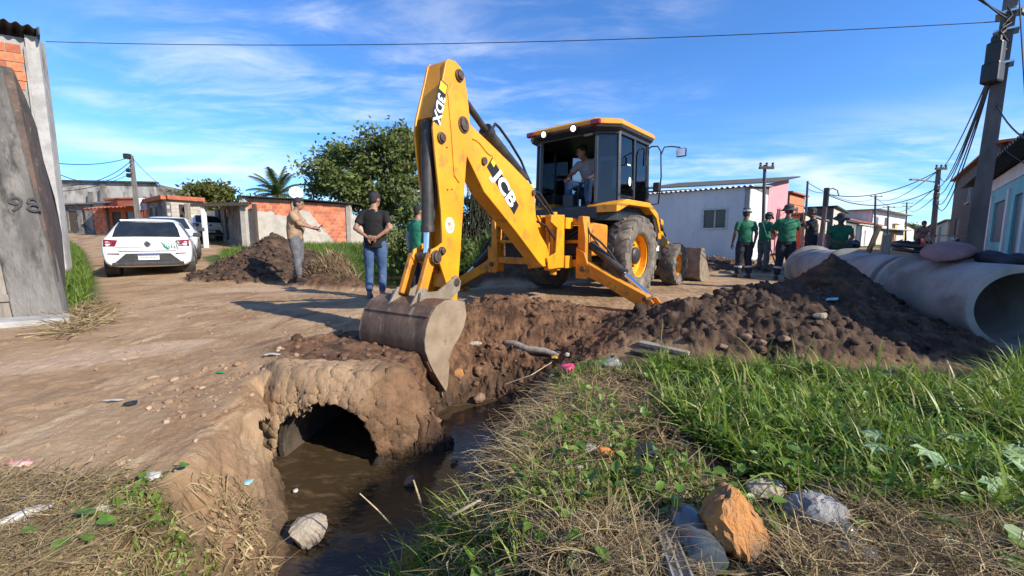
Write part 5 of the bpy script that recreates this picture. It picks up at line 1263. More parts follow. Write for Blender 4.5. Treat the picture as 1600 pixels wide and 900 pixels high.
e, bs, d = POL['conc']; b = MB(); b.box(d * 0.90, (0.215, 0.20, 0.9), 0.72); b.build('dark_sleeve', 'black_plastic', e, bevel=0.02)
b = MB(); q = d; b.tube([q, q + Vector((0.25, 0, 0.12)), q + Vector((0.5, 0, 0.02)), q + Vector((0.6, 0, -0.25))], 0.03, 6); b.build('lamp_arm', 'worn_steel', e, smooth=60)
e, bs, d = POL['left']; 
for f, s_ in ((0.985, 0.30), (0.82, 0.22), (0.76, 0.24)): b = MB(); b.box(d * f + Vector((-0.12, -0.12, 0)), (s_, s_, s_)); b.build('cable_box', 'black_plastic', e, bevel=0.04)
tp = lambda k, f=0.985: POL[k][1] + POL[k][2] * f
hi = on_pole(33)
cable(at(72, 65, 9.2), hi, 0.18, 'long single cable crossing the whole sky to the big pole', 0.007, 40)
for k, (y0_, f) in enumerate(((108, 0.97), (112, 0.80), (116, 0.74), (120, 0.66), (100, 0.985), (125, 0.70))):
    cable(on_pole(y0_) + Vector((-0.2, -0.08, 0)), tp('str', f) + Vector((0, 0, 0)), 0.35 + 0.18 * k, ('first', 'second', 'third', 'fourth', 'topmost', 'lowest')[k] + ' drooping cable of the bundle from the big pole to the lamp pole', 0.011, 20, 'cables between the big pole and the lamp pole')
for k, (f, g_2) in enumerate(((0.97, 'conc'), (0.78, 'conc'), (0.97, 'far1'), (0.8, 'far2'), (0.7, 'far3'))):
    cable(tp('str', f), tp(g_2, 0.95), 0.5 + 0.15 * k, 'cable from the street lamp pole to the ' + ('top of the pale pole', 'dark sleeve of the pale pole', 'far crossarm pole', 'pole before the concrete house', 'furthest pole')[k], 0.02, 20, 'cables across the far street')
cable(tp('conc', 0.97), tp('thin', 0.9), 0.1, 'short cable between the pale pole and the slim dark pole', 0.015, 12)
cable(tp('thin', 0.98), tp('far1', 0.95), 0.8, 'cable from the slim dark pole to the far crossarm', 0.02, 16)
cable(tp('far1', 0.95), tp('far3', 0.95), 1.0, 'cable between the two far crossarm poles', 0.03, 16)
lt = tp('left')
for k, (xx, yy) in enumerate(((60, 252), (50, 288), (60, 256))):
    cable(at(xx, yy, 15), lt + Vector((0, 0, -0.2 * k)), 0.25 + 0.3 * k, ('upper', 'steeply sloping', 'middle')[k] + ' cable from the left building to the leaning pole', 0.018, 14, 'cables left of the leaning pole')
cable(at(60, 300, 18), tp('left', 0.8), 0.3, 'lower thin cable from the left building to the leaning pole', 0.016, 14)
cable(lt, at(300, 310, 24), 0.5, 'thin service cable dropping from the leaning pole to the block house', 0.014, 14)
up_ = on_pole(30)
cable(up_, at(1480, -60, 4.2), 0.05, 'cable rising leftwards out of the top of the frame from the big pole', 0.012, 8)
cable(up_ + Vector((0, 0, 0.05)), at(1455, -60, 4.6), 0.05, 'second cable rising out of the frame from the big pole', 0.012, 8)
cable(at(1592, -10, 5.8), at(1604, 190, 5.8), 0.0, 'dangling wire hanging at the upper right edge', 0.008, 8)
cable(on_pole(160), at(1620, 225, 5.0), 0.10, 'short cable running from the big pole to the right edge', 0.010, 8)
cable(on_pole(215), at(1640, 275, 5.6), 0.05, 'lower cable running from the big pole to the turquoise house', 0.008, 8)

# ---------------------------------------------------------------- trees and shrubs
def leaf_mat(name, c1, c2, rough=0.55, trans=0.25, sc=2.5, c3=None):
    m = mat(name, c1, c2, rough, scale=sc, c3=c3, s3=1.2, t3=(0.5, 0.7), spec=0.3, world=True)
    N, L = m.node_tree.nodes, m.node_tree.links; B = N['Principled BSDF']; o = [n for n in N if n.type == 'OUTPUT_MATERIAL'][0]
    t = N.new('ShaderNodeBsdfTranslucent'); mx = N.new('ShaderNodeMixShader'); mx.inputs[0].default_value = trans
    src = B.inputs['Base Color'].links[0].from_socket; L.new(src, t.inputs[0])
    L.new(B.outputs[0], mx.inputs[1]); L.new(t.outputs[0], mx.inputs[2]); L.new(mx.outputs[0], o.inputs[0]); return m
leaf_mat('leaf_tree', (0.095, 0.135, 0.030), (0.150, 0.180, 0.052), trans=0.35, c3=(0.23, 0.23, 0.10))
leaf_mat('leaf_dark', (0.022, 0.040, 0.010), (0.045, 0.065, 0.018))
leaf_mat('leaf_warm', (0.070, 0.090, 0.016), (0.115, 0.105, 0.022))
leaf_mat('leaf_palm', (0.060, 0.095, 0.025), (0.10, 0.13, 0.04))
leaf_mat('vine_dry', (0.060, 0.050, 0.028), (0.032, 0.036, 0.014))
mat('bark', (0.16, 0.125, 0.09), (0.09, 0.07, 0.05), 0.95, scale=6, stretch=(3, 3, 0.6), bump=0.5, bscale=14)
def leaves(rng, P, size, asp=0.5, droop=0.3):
    n = len(P); a = rng.random(n) * 2 * np.pi; t = rng.normal(0, 0.6, n) - droop
    d = np.stack([np.cos(a) * np.cos(t), np.sin(a) * np.cos(t), np.sin(t)], -1)
    s = rng.normal(size=(n, 3)); s -= (s * d).sum(1)[:, None] * d; s /= np.linalg.norm(s, axis=1)[:, None]
    L_ = size * (0.6 + 0.8 * rng.random(n)); w = L_ * asp * 0.5
    v = np.stack([P, P + d * (L_ * 0.5)[:, None] + s * w[:, None], P + d * L_[:, None], P + d * (L_ * 0.5)[:, None] - s * w[:, None]], 1).reshape(-1, 3)
    return v, np.arange(4 * n).reshape(n, 4)
def tree(name, label, base, lobes, nleaf, size, m, seed, trunk_r=0.16, cat='tree', group=None, asp=0.5, fork=0.45, limbs=True, clump=0.35, droop=0.3):
    """lobes: (x,y,z,rx,ry,rz) of foliage masses relative to the base"""
    rng = np.random.default_rng(seed); e = thing(name, label, cat, base, 0, group)
    P = []; tot = sum(l[3] * l[4] * l[5] for l in lobes) 
    cent = []
    for l in lobes:
        k = max(6, int(nleaf * l[3] * l[4] * l[5] / tot)); nc = max(5, int(k / 95))
        v = rng.normal(size=(nc, 3)); v /= np.linalg.norm(v, axis=1)[:, None]; rad = rng.random(nc) ** 0.38
        c = np.array(l[:3]) + v * rad[:, None] * np.array(l[3:]) * 1.02; cent.append(c)
        pick = rng.integers(0, nc, k); sz = clump * (0.6 + 0.8 * rng.random(nc))
        q = rng.normal(size=(k, 3)) * sz[pick][:, None] * np.array([0.6, 0.6, 0.36]); P.append(c[pick] + q)
    P = np.concatenate(P); v, f = leaves(rng, P, size, asp, droop)
    np_mesh('crown', v, f, m, e, smooth=False)
    cent = np.concatenate(cent); b = MB(); top = np.array([l[:3] for l in lobes]).mean(0)
    fk = Vector((top[0] * 0.3, top[1] * 0.3, top[2] * fork))
    b.tube([(0, 0, -0.2), (0.03, 0.02, fk.z * 0.5), fk], [trunk_r * 1.25, trunk_r, trunk_r * 0.8], 9)
    if limbs:
        for i in rng.permutation(len(cent))[:26]:
            c = Vector(cent[i]); mid = fk + (c - fk) * 0.5 + Vector((0, 0, 0.12 * (c - fk).length)); b.tube([fk, mid, c], [trunk_r * 0.5, trunk_r * 0.28, trunk_r * 0.10], 6)
    b.build('trunk', 'bark', e, smooth=60)
    return e
tb = at(592, 385, 27.5); tb.z = 0.7; kt = 1.42
tree('broadleaf_tree', 'large loose-crowned green tree behind the man in the black shirt', tb, [tuple(v * kt for v in l) for l in [(-1.7, 0, 3.5, 1.35, 1.5, 1.3), (0.2, 0.2, 4.3, 1.6, 1.6, 1.25), (1.5, 0, 3.9, 1.1, 1.4, 1.2), (-0.4, -0.4, 2.4, 1.9, 1.4, 1.1), (1.3, -0.6, 2.2, 1.3, 1.2, 1.3), (-2.6, 0.2, 2.9, 0.8, 0.8, 0.9), (0.9, -0.8, 1.0, 1.4, 0.9, 0.9)]], 24000, 0.27, 'leaf_tree', 1, 0.22, clump=0.56)
tb = at(332, 330, 36); tb.z = 1.0
tree('rounded_tree', 'dense rounded tree behind the carport roof', tb, [(0, 0, 3.4, 2.4, 2, 1.7), (-1.6, 0, 2.6, 1.3, 1.5, 1.2), (1.8, 0, 2.7, 1.6, 1.5, 1.1), (4.4, 0, 2.5, 1.8, 1.5, 0.9)], 9000, 0.34, 'leaf_warm', 2, 0.25, clump=0.5)
sh = [('shrub', 'dark tangled shrub wall between the dipper and the boom', (735, 17.5, 2.9, 1.3, 'leaf_dark', 7000)), ('shrub', 'dark leafy shrub behind the boom and the cab corner', (815, 18.0, 3.2, 1.6, 'leaf_dark', 6500)),
      ('shrub', 'leafy green shrub beside the dipper behind the man in green', (668, 15.5, 2.5, 0.9, 'leaf_tree', 4000)), ('shrub', 'green overgrown bush at the pond edge behind the man in green', (640, 12.8, 1.25, 0.9, 'leaf_tree', 4500)),
      ('shrub', 'low leafy bush on the bank right of the pond', (690, 12.4, 1.0, 0.9, 'leaf_tree', 3000))]
for i, (nm, lab, (xx, Y, h, r_, m, nl)) in enumerate(sh):
    p = at(xx, 390, Y); p.z = 0.1
    tree(nm, lab, p, [(0, 0, h * 0.30, r_, 0.8, h * 0.34), (-r_ * 0.5, 0, h * 0.62, r_ * 0.7, 0.7, h * 0.34), (r_ * 0.45, 0.1, h * 0.68, r_ * 0.75, 0.7, h * 0.34)], nl, 0.13 if Y < 14 else 0.16, m, 10 + i, 0.06, 'shrub', fork=0.3, clump=0.3, droop=0.6)
# hanging dry vines over the dark shrub
rng = np.random.default_rng(5); p = at(745, 390, 16.6)
b = MB()
for k in range(420):
    x0 = rng.uniform(-1.35, 1.5); y0 = rng.uniform(-0.4, 0.4); z0 = rng.uniform(1.0, 3.2); ln = rng.uniform(0.5, 1.4)
    pts = [(x0 + 0.05 * math.sin(3 * q + k), y0 + 0.05 * math.cos(2 * q + k), max(0.05, z0 - ln * q / 3)) for q in range(4)]
    b.tube(pts, 0.012, 3, caps=False)
o = b.build('dry_vines', 'vine_dry', kind='stuff'); o.location = (p.x, p.y, 0.1); tag(o, 'dry grey vines hanging over the dark shrubs behind the boom', 'vines')
# palm
pp = at(432, 330, 33); pp.z = 1.9; e = thing('palm_tree', 'coconut palm with spreading fronds behind the brick house roof', 'palm', pp)
b = MB(); b.tube([(0, 0, -0.2), (0.1, 0, 1.2), (0.15, 0, 2.6)], [0.22, 0.17, 0.15], 9); b.build('trunk', 'bark', e, smooth=60)
for k in range(24):
    a = k * 2.399; el = R(80 - 85 * (k / 24)); ln = 2.35 + 0.4 * math.sin(k * 3.1)
    pts = []; p = Vector((0.15, 0, 2.6)); dd = Vector((math.cos(a) * math.cos(el), math.sin(a) * math.cos(el), math.sin(el)))
    for q in range(10): pts.append(p.copy()); p = p + dd * (ln / 9); dd = (dd + Vector((0, 0, -0.13))).normalized()
    b = MB(); b.tube(pts, [0.03 * (1 - q / 11) + 0.006 for q in range(10)], 4)
    for q in range(1, 10):
        for h_ in (0.0, 0.5):
            c = pts[q] if h_ == 0 or q == 9 else (pts[q] + pts[q + 1]) / 2
            t = (pts[min(q + 1, 9)] - pts[q - 1]).normalized(); sd0 = t.cross(Z_); sd0 = sd0.normalized() if sd0.length > 0.05 else Vector((1, 0, 0))
            for s in (-1, 1):
                l2 = 0.62 * math.sin(math.pi * (0.12 + 0.80 * q / 9.5)); tip = c + (sd0 * s * 0.8 + t * 0.6 - Z_ * 0.45).normalized() * l2
                b.add([c - t * 0.075, c + t * 0.075, tip], [(0, 1, 2)])
    b.build('frond', 'leaf_palm', e)
# far low trees closing the horizon
for i, (xx, Y, h, r_, lab) in enumerate(((1432, 190, 9, 16, 'distant green trees closing the end of the street'), (395, 60, 5.0, 5, 'green tree top left of the palm above the roof line'), (100, 60, 3, 4, 'distant bush at the end of the left road'), (880, 60, 4.2, 9, 'distant tree line behind the backhoe cab'), (1085, 80, 6.0, 2.2, 'small tree top above the roof of the pink house'))):
    p = at(xx, 378, Y); p.z = 0.6; tree('distant_tree', lab, p, [(0, 0, h * 0.55, r_, r_ * 0.5, h * 0.4), (-r_ * 0.4, 0, h * 0.7, r_ * 0.5, r_ * 0.4, h * 0.3)], 2600, 0.25 + Y * 0.004, 'leaf_tree' if i != 3 else 'leaf_dark', 40 + i, 0.3, clump=0.10 * Y ** 0.5, group=None)
# ---------------------------------------------------------------- people
mat('skin_a', (0.30, 0.155, 0.095), (0.26, 0.13, 0.08), 0.55, scale=20)
mat('skin_b', (0.16, 0.080, 0.050), (0.12, 0.06, 0.038), 0.55, scale=20)
mat('hair_black', (0.012, 0.010, 0.009), (0.02, 0.017, 0.015), 0.6, scale=60, bump=0.6, bscale=160)
def cloth(name, c, c2=None): return mat(name, c, c2 or tuple(v * 0.72 for v in c), 0.85, scale=7, bump=0.35, bscale=16, bdist=0.03)
cloth('shirt_tan', (0.36, 0.235, 0.135)); cloth('shirt_black', (0.007, 0.0065, 0.007)); cloth('shirt_green', (0.012, 0.135, 0.070)); cloth('shirt_green_light', (0.02, 0.20, 0.115))
cloth('shirt_grey', (0.30, 0.30, 0.31)); cloth('sleeve_blue', (0.36, 0.43, 0.50)); cloth('jeans_blue', (0.030, 0.065, 0.145), (0.060, 0.105, 0.20)); cloth('jeans_grey', (0.085, 0.087, 0.092), (0.14, 0.142, 0.15))
cloth('trousers_navy', (0.020, 0.024, 0.038)); cloth('trousers_grey', (0.13, 0.125, 0.12)); cloth('shirt_dark', (0.028, 0.030, 0.036)); cloth('hat_grey', (0.06, 0.062, 0.068)); cloth('hat_white', (0.55, 0.55, 0.54))
mat('shoe_dark', (0.02, 0.018, 0.017), (0.05, 0.042, 0.035), 0.7, scale=20); mat('shoe_grey', (0.13, 0.115, 0.10), (0.09, 0.08, 0.07), 0.8, scale=20)
mat('reflective', (0.45, 0.47, 0.50), None, 0.4); mat('phone_black', (0.01, 0.01, 0.011), None, 0.2)
def remesh(b, name, m, parent, vox, smooth=4, thin=False):
    me = bpy.data.meshes.new(name); me.from_pydata(b.v, [], b.f); me.update()
    bm = bmesh.new(); bm.from_mesh(me); bmesh.ops.recalc_face_normals(bm, faces=bm.faces); bm.to_mesh(me); bm.free()
    o = bpy.data.objects.new(name, me); col.objects.link(o)
    r_ = o.modifiers.new('r', 'REMESH'); r_.mode = 'VOXEL'; r_.voxel_size = vox; r_.use_smooth_shade = True
    s = o.modifiers.new('s', 'SMOOTH'); s.iterations = smooth; s.factor = 0.5
    dg = bpy.context.evaluated_depsgraph_get(); dg.update()
    me2 = bpy.data.meshes.new_from_object(o.evaluated_get(dg)); bpy.data.objects.remove(o); bpy.data.meshes.remove(me)
    me2.materials.clear(); me2.materials.append(MATS[m]); me2.name = name
    o = bpy.data.objects.new(name, me2); col.objects.link(o); o.parent = parent
    return o
def limb(b, pts, rad, n=12):
    b.tube(pts, rad, n)
    b.ball(pts[0], rad[0], n, 6); b.ball(pts[-1], rad[-1], n, 6)
    for p, r_ in list(zip(pts, rad))[1:-1]: b.ball(p, r_, n, 6)
def etube(b, rings, n=16):
    """rings: (center, rx, ry, right vector, front vector)"""
    b.loft([[Vector(c) + Vector(x) * (rx * math.cos(2 * math.pi * k / n)) + Vector(y) * (ry * math.sin(2 * math.pi * k / n)) for k in range(n)] for c, rx, ry, x, y in rings])
def hand(b, wrist, d, palm_n, curl=0.5, s=1.0):
    """palm and five fingers; d: direction from wrist to knuckles, palm_n: where the palm faces"""
    d = Vector(d).normalized(); n = Vector(palm_n); n = (n - d * n.dot(d)).normalized(); x = d.cross(n)
    w = Vector(wrist)
    etube(b, [(w, 0.026 * s, 0.020 * s, x, n), (w + d * 0.04 * s, 0.040 * s, 0.017 * s, x, n), (w + d * 0.085 * s, 0.042 * s, 0.014 * s, x, n), (w + d * 0.095 * s, 0.03 * s, 0.01 * s, x, n)], 10)
    for i, ln in enumerate((0.068, 0.078, 0.072, 0.056)):
        p = w + d * 0.086 * s + x * (0.031 - 0.0205 * i) * s; dd = d.copy(); pts = [p]
        for q in range(3):
            dd = (dd + n * (curl * 0.75)).normalized(); p = p + dd * (ln / 3 * s); pts.append(p)
        limb(b, pts, [0.0095 * s, 0.009 * s, 0.0085 * s, 0.007 * s], 6)
    p = w + d * 0.03 * s + x * 0.036 * s; dd = (d * 0.6 + x * 0.75 + n * 0.25).normalized(); pts = [p]
    for q in range(2): p = p + dd * 0.034 * s; pts.append(p); dd = (dd + d * 0.5 + n * 0.3 * curl).normalized()
    limb(b, pts, [0.013 * s, 0.011 * s, 0.008 * s], 6)
def person(label, loc, rz, J, wear, skin='skin_a', scale=1.0, fat=1.0, head_yaw=0.0, head_pitch=0.0, hat=None, hands=None, group=None, vox=0.017, parts=None, short=False):
    e = thing('person', label, 'person', loc, rz, group)
    e.scale = (scale,) * 3
    P = dict(pel=(0, 0, 0.92), wai=(0, 0, 1.08), che=(0, 0.0, 1.30), nec=(0, -0.01, 1.47), hea=(0, 0.015, 1.60), sL=(-0.18, 0, 1.375), sR=(0.18, 0, 1.375),
             eL=(-0.25, -0.03, 1.12), eR=(0.25, -0.03, 1.12), wL=(-0.25, 0.06, 0.87), wR=(0.25, 0.06, 0.87), hL=(-0.095, 0, 0.90), hR=(0.095, 0, 0.90),
             kL=(-0.105, 0.02, 0.49), kR=(0.105, 0.02, 0.49), aL=(-0.11, -0.02, 0.09), aR=(0.11, -0.02, 0.09), tL=(-0.13, 0.13, 0.03), tR=(0.13, 0.13, 0.03))
    P.update(J); P = {k: Vector(v) for k, v in P.items()}
    X0 = (P['sR'] - P['sL']).normalized(); up0 = (P['nec'] - P['pel']).normalized(); F0 = up0.cross(X0).normalized()
    Xp = (P['hR'] - P['hL']).normalized(); Fp = Vector((0, 0, 1)).cross(Xp).normalized()
    hq = Matrix.Rotation(head_yaw, 3, 'Z') @ Matrix.Rotation(head_pitch, 3, 'X')
    f = fat
    # body (skin), one continuous surface
    b = MB()
    etube(b, [(P['pel'] - Z_ * 0.06, 0.12 * f, 0.09 * f, Xp, Fp), (P['pel'], 0.15 * f, 0.10 * f, Xp, Fp), (P['wai'], 0.135 * f, 0.095 * f, X0, F0), (P['che'], 0.155 * f, 0.10 * f, X0, F0), ((P['sL'] + P['sR']) / 2, 0.15, 0.075, X0, F0), (P['nec'], 0.06, 0.06, X0, F0)])
    limb(b, [P['nec'] - up0 * 0.05, P['nec'] + (P['hea'] - P['nec']) * 0.4], [0.058, 0.052])
    H_ = P['hea']
    b.ball(H_ + hq @ Vector((0, -0.008, 0.025)), 0.1, 14, 10, (0.76, 0.96, 1.02), hq); b.ball(H_ + hq @ Vector((0, 0.022, -0.055)), 0.07, 12, 8, (0.82, 0.92, 1.0), hq)
    limb(b, [H_ + hq @ Vector((0, 0.085, 0.02)), H_ + hq @ Vector((0, 0.108, -0.02))], [0.010, 0.015], 8)
    limb(b, [H_ + hq @ Vector((-0.022, 0.082, -0.062)), H_ + hq @ Vector((0.022, 0.082, -0.062))], [0.010, 0.010], 8)
    limb(b, [H_ + hq @ Vector((-0.03, 0.084, 0.035)), H_ + hq @ Vector((0.03, 0.084, 0.035))], [0.011, 0.011], 8)
    for s in (-1, 1): b.ball(H_ + hq @ Vector((s * 0.079, -0.005, -0.005)), 0.028, 8, 6, (0.45, 0.8, 1.15), hq)
    for s in 'LR':
        sg = -1 if s == 'L' else 1
        limb(b, [P['s' + s], P['e' + s], P['w' + s]], [0.055 * f, 0.042 * f, 0.028])
        mid = P['e' + s] + (P['w' + s] - P['e' + s]) * 0.3; b.ball(mid, 0.043, 10, 6)
        limb(b, [P['h' + s], P['k' + s], P['a' + s]], [0.085 * f, 0.055, 0.040]); b.ball(P['k' + s] + (P['a' + s] - P['k' + s]) * 0.3 - Fp * 0.012, 0.055, 10, 6)
    body = remesh(b, 'body', skin, e, vox, 3)
    b = MB()
    for s in 'LR':
        sg = -1 if s == 'L' else 1
        hd = (hands or {}).get(s); dirv = (P['w' + s] - P['e' + s]).normalized()
        if hd: hand(b, P['w' + s] - dirv * 0.005, hd[0], hd[1], hd[2])
        else: hand(b, P['w' + s] - dirv * 0.005, dirv, Vector((-sg, 0.1, 0)), 0.35)
    me = body.data; nv = len(me.vertices)
    bm = bmesh.new(); bm.from_mesh(me); tmp = bpy.data.meshes.new('t'); tmp.from_pydata(b.v, [], b.f); bm.from_mesh(tmp)
    for fc in bm.faces: fc.smooth = True
    bm.to_mesh(me); bm.free(); bpy.data.meshes.remove(tmp)
    # eyes and brows
    for s in (-1, 1):
        b = MB(); b.ball(H_ + hq @ Vector((s * 0.031, 0.083, 0.020)), 0.011, 8, 5); b.build('eye', 'hair_black', e, smooth=60)
    # shirt
    b = MB(); hem = P['pel'] - Z_ * wear.get('hem', 0.05)
    etube(b, [(hem, 0.182 * f, 0.128 * f, Xp, Fp), (P['pel'] + Z_ * 0.03, 0.178 * f, 0.126 * f, Xp, Fp), (P['wai'], 0.168 * f, 0.122 * f * wear.get('belly', 1.0), X0, F0), (P['che'], 0.182 * f, 0.122 * f, X0, F0), ((P['sL'] + P['sR']) / 2 + up0 * 0.0, 0.175, 0.09, X0, F0), ((P['sL'] + P['sR']) / 2 + up0 * 0.05, 0.10, 0.07, X0, F0), (P['nec'] - up0 * 0.015, 0.068, 0.068, X0, F0)], 20)
    for s in 'LR':
        k = wear.get('sleeve', 0.62)
        q = P['s' + s] + (P['e' + s] - P['s' + s]) * min(k, 1); b.ball(P['s' + s], 0.060 * f, 12, 8); b.tube([P['s' + s], q], [0.062 * f, 0.064 * f], 14); limb(b, [P['nec'] - up0 * 0.045, P['s' + s]], [0.05, 0.052])
        if k > 1: b.ball(q, 0.06 * f, 12, 8); b.tube([q, P['w' + s] - (P['w' + s] - P['e' + s]) * 0.06], [0.06 * f, 0.042], 14)
    sh = remesh(b, 'shirt', wear['shirt'], e, vox, 3)
    tx = bpy.data.textures.get('folds') or bpy.data.textures.new('folds', 'CLOUDS'); tx.noise_scale = 0.11
    dm = sh.modifiers.new('folds', 'DISPLACE'); dm.texture = tx; dm.strength = 0.022; dm.mid_level = 0.5
    if 'undersleeve' in wear:
        for s in wear.get('under_on', 'LR'):
            b = MB(); q = P['s' + s] + (P['e' + s] - P['s' + s]) * 0.5; b.tube([q, P['e' + s], P['w' + s]], [0.060, 0.056, 0.040], 14); b.ball(P['e' + s], 0.056, 12, 8); remesh(b, 'sleeve', wear['undersleeve'], e, vox, 2)
    # trousers
    b = MB(); etube(b, [(P['pel'] - Z_ * 0.10, 0.150 * f, 0.115 * f, Xp, Fp), (P['pel'], 0.168 * f, 0.118 * f, Xp, Fp), (P['pel'] + Z_ * 0.07, 0.160 * f, 0.112 * f, Xp, Fp)], 18)
    lw = wear.get('leg', 1.0)
    for s in 'LR':
        H0, K0, A0_ = P['h' + s] + Z_ * 0.0, P['k' + s], P['a' + s]
        b.ball(H0, 0.098 * f, 12, 8); b.tube([H0, H0 + (K0 - H0) * 0.5, K0], [0.100 * f, 0.088 * f * lw, 0.070 * lw], 14); b.ball(K0, 0.070 * lw, 12, 8)
        end = A0_ + (K0 - A0_) * (wear.get('cuff', 0.06)); b.tube([K0, K0 + (end - K0) * 0.4, end], [0.070 * lw, 0.068 * lw, 0.056 * lw], 14)
    tr = remesh(b, 'trousers', wear['trousers'], e, vox, 2)
    dm = tr.modifiers.new('folds', 'DISPLACE'); dm.texture = tx; dm.strength = 0.020; dm.mid_level = 0.5
    if wear.get('bands'):
        for s in 'LR':
            K0, A0_ = P['k' + s], P['a' + s]; q = K0 + (A0_ - K0) * 0.45; d = (A0_ - K0).normalized()
            b = MB(); b.tube([q, q + d * 0.045], [0.075 * lw, 0.073 * lw], 16, caps=False); b.build('reflective_band', 'reflective', e, smooth=60)
    # shoes
    for s in 'LR':
        A0_, T0 = P['a' + s], P['t' + s]; d = (T0 - A0_); d.z = 0; d = d.normalized(); x = d.cross(Z_); zf = T0.z - 0.03
        c0 = Vector((A0_.x, A0_.y, zf)) - d * 0.06; b = MB()
        rings = []
        for t, w, h in ((0.0, 0.028, 0.06), (0.03, 0.040, 0.095), (0.09, 0.042, 0.105), (0.15, 0.043, 0.075), (0.21, 0.046, 0.058), (0.25, 0.038, 0.046), (0.275, 0.016, 0.03)):
            rings.append([c0 + d * t + x * a_ * w + Z_ * (zz_ * h) for a_, zz_ in ((-1, 0), (1, 0), (1.02, 0.4), (0.8, 0.85), (0.3, 1), (-0.3, 1), (-0.8, 0.85), (-1.02, 0.4))])
        b.loft(rings); b.build('shoe', wear.get('shoes', 'shoe_dark'), e, smooth=60)
    # hair or hat
    if not hat or hat[0] == 'cap':
        b = MB(); b.ball(H_ + hq @ Vector((0, -0.022, 0.045)), 0.103, 14, 10, (0.80, 0.94, 0.92), hq); b.ball(H_ + hq @ Vector((0, -0.045, 0.0)), 0.085, 12, 8, (0.86, 0.75, 1.0), hq)
        for s in (-1, 1): b.ball(H_ + hq @ Vector((s * 0.06, 0.0, 0.04)), 0.035, 8, 6, (0.7, 1.3, 1.2), hq)
        b.ball(H_ + hq @ Vector((0, 0.055, 0.098)), 0.045, 10, 6, (1.2, 0.8, 0.5), hq)
        remesh(b, 'hair', 'hair_black', e, vox * 0.8, 2)
    if hat:
        b = MB(); up = hq @ Z_; c = H_ + hq @ Vector((0, -0.01, 0.055))
        if hat[0] == 'bucket':
            prof = [(0.001, 0.115), (0.07, 0.105), (0.098, 0.075), (0.104, 0.01), (0.165, -0.035), (0.170, -0.028), (0.110, 0.02), (0.108, 0.03)]
        else: prof = [(0.001, 0.105), (0.06, 0.095), (0.095, 0.06), (0.104, 0.0), (0.108, -0.01), (0.106, 0.01)]
        b.lathe(prof, c, up, 22); h_ = b.build('hat', hat[1], e, smooth=60)
        if hat[0] == 'cap':
            b = MB(); y = hq @ Vector((0, 1, 0)); x = hq @ Vector((1, 0, 0))
            pts = [c + x * (0.075 * math.cos(R(a_))) + y * (0.06 + 0.13 * math.sin(R(a_))) - up * (0.002 + 0.018 * math.sin(R(a_))) for a_ in range(0, 181, 20)]
            b.loft([[p + up * 0.004 for p in pts], [p - up * 0.004 for p in pts]]); b.build('peak', hat[1], h_)
        if len(hat) > 2:
            b = MB(); b.lathe([(0.1065, -0.005), (0.107, 0.02), (0.1035, 0.045), (0.1025, 0.045)], c, up, 22); b.build('hat_band', hat[2], h_, smooth=60)
    return e, P

# man in tan shirt, side on, holding a phone out in front
p = at(467, 443, 8.55); p.z = ground_z(p.x, p.y) + 0.0
person('man in tan shirt and grey jeans holding out a phone by the dark soil pile', p, R(-78), dict(che=(0, -0.01, 1.30), nec=(0, 0.03, 1.47), hea=(0, 0.085, 1.585), eR=(0.22, 0.13, 1.17), wR=(0.12, 0.36, 1.10), eL=(-0.20, 0.14, 1.17), wL=(-0.02, 0.36, 1.08), aL=(-0.10, -0.08, 0.09), tL=(-0.11, 0.07, 0.03), aR=(0.10, 0.05, 0.09), tR=(0.11, 0.2, 0.03), pel=(0, -0.02, 0.92)),
       dict(shirt='shirt_tan', trousers='jeans_grey', sleeve=0.75, hem=0.06, belly=1.22, shoes='shoe_dark', leg=1.08), scale=1.0, fat=1.13, head_pitch=R(-14), hands=dict(R=((-0.3, 1, 0.05), (-0.6, 0, -0.8), 0.75), L=((0.3, 1, 0.05), (0.6, 0.2, -0.7), 0.75)))
b = MB(); b.box((0, 0, 0), (0.075, 0.15, 0.012)); ph = b.build('phone', 'phone_black', bevel=0.006)
M_ = Matrix.Translation(p) @ Matrix.Rotation(R(-78), 4, 'Z'); ph.matrix_world = M_ @ Matrix.Translation((0.045, 0.47, 1.115)) @ Matrix.Rotation(R(35), 4, 'X'); tag(ph, 'black mobile phone held by the man in the tan shirt', 'phone')
# man in black shirt seen from behind, hands clasped at his back
p = at(589, 466, 6.75); p.z = ground_z(p.x, p.y)
person('man in black shirt and blue jeans seen from behind, hands clasped at his back', p, R(4), dict(eL=(-0.27, -0.10, 1.14), wL=(-0.075, -0.165, 1.00), eR=(0.27, -0.10, 1.14), wR=(0.075, -0.175, 0.99), hea=(0.02, 0.04, 1.60), aL=(-0.115, -0.02, 0.09), aR=(0.10, -0.03, 0.09), tL=(-0.14, 0.12, 0.03), tR=(0.17, 0.10, 0.03)),
       dict(shirt='shirt_black', trousers='jeans_blue', sleeve=0.70, hem=0.10, shoes='shoe_grey', leg=0.98), scale=1.0, fat=1.03, head_yaw=R(-28), head_pitch=R(-12), hands=dict(L=((1, -0.05, -0.25), (0, -1, 0), 0.3), R=((-1, -0.05, -0.2), (0, 1, 0), 0.3)))
# man in green behind the dipper
p = at(655, 420, 7.7); p.z = -0.12
person('man in green shirt with pale blue sleeves standing behind the dipper arm', p, R(-30), dict(eL=(-0.27, 0.02, 1.13), wL=(-0.30, 0.08, 0.88), hea=(0.0, 0.04, 1.60)), dict(shirt='shirt_green_light', trousers='trousers_navy', sleeve=0.55, undersleeve='sleeve_blue', hem=0.14), head_yaw=R(-20), head_pitch=R(-10), scale=1.0)
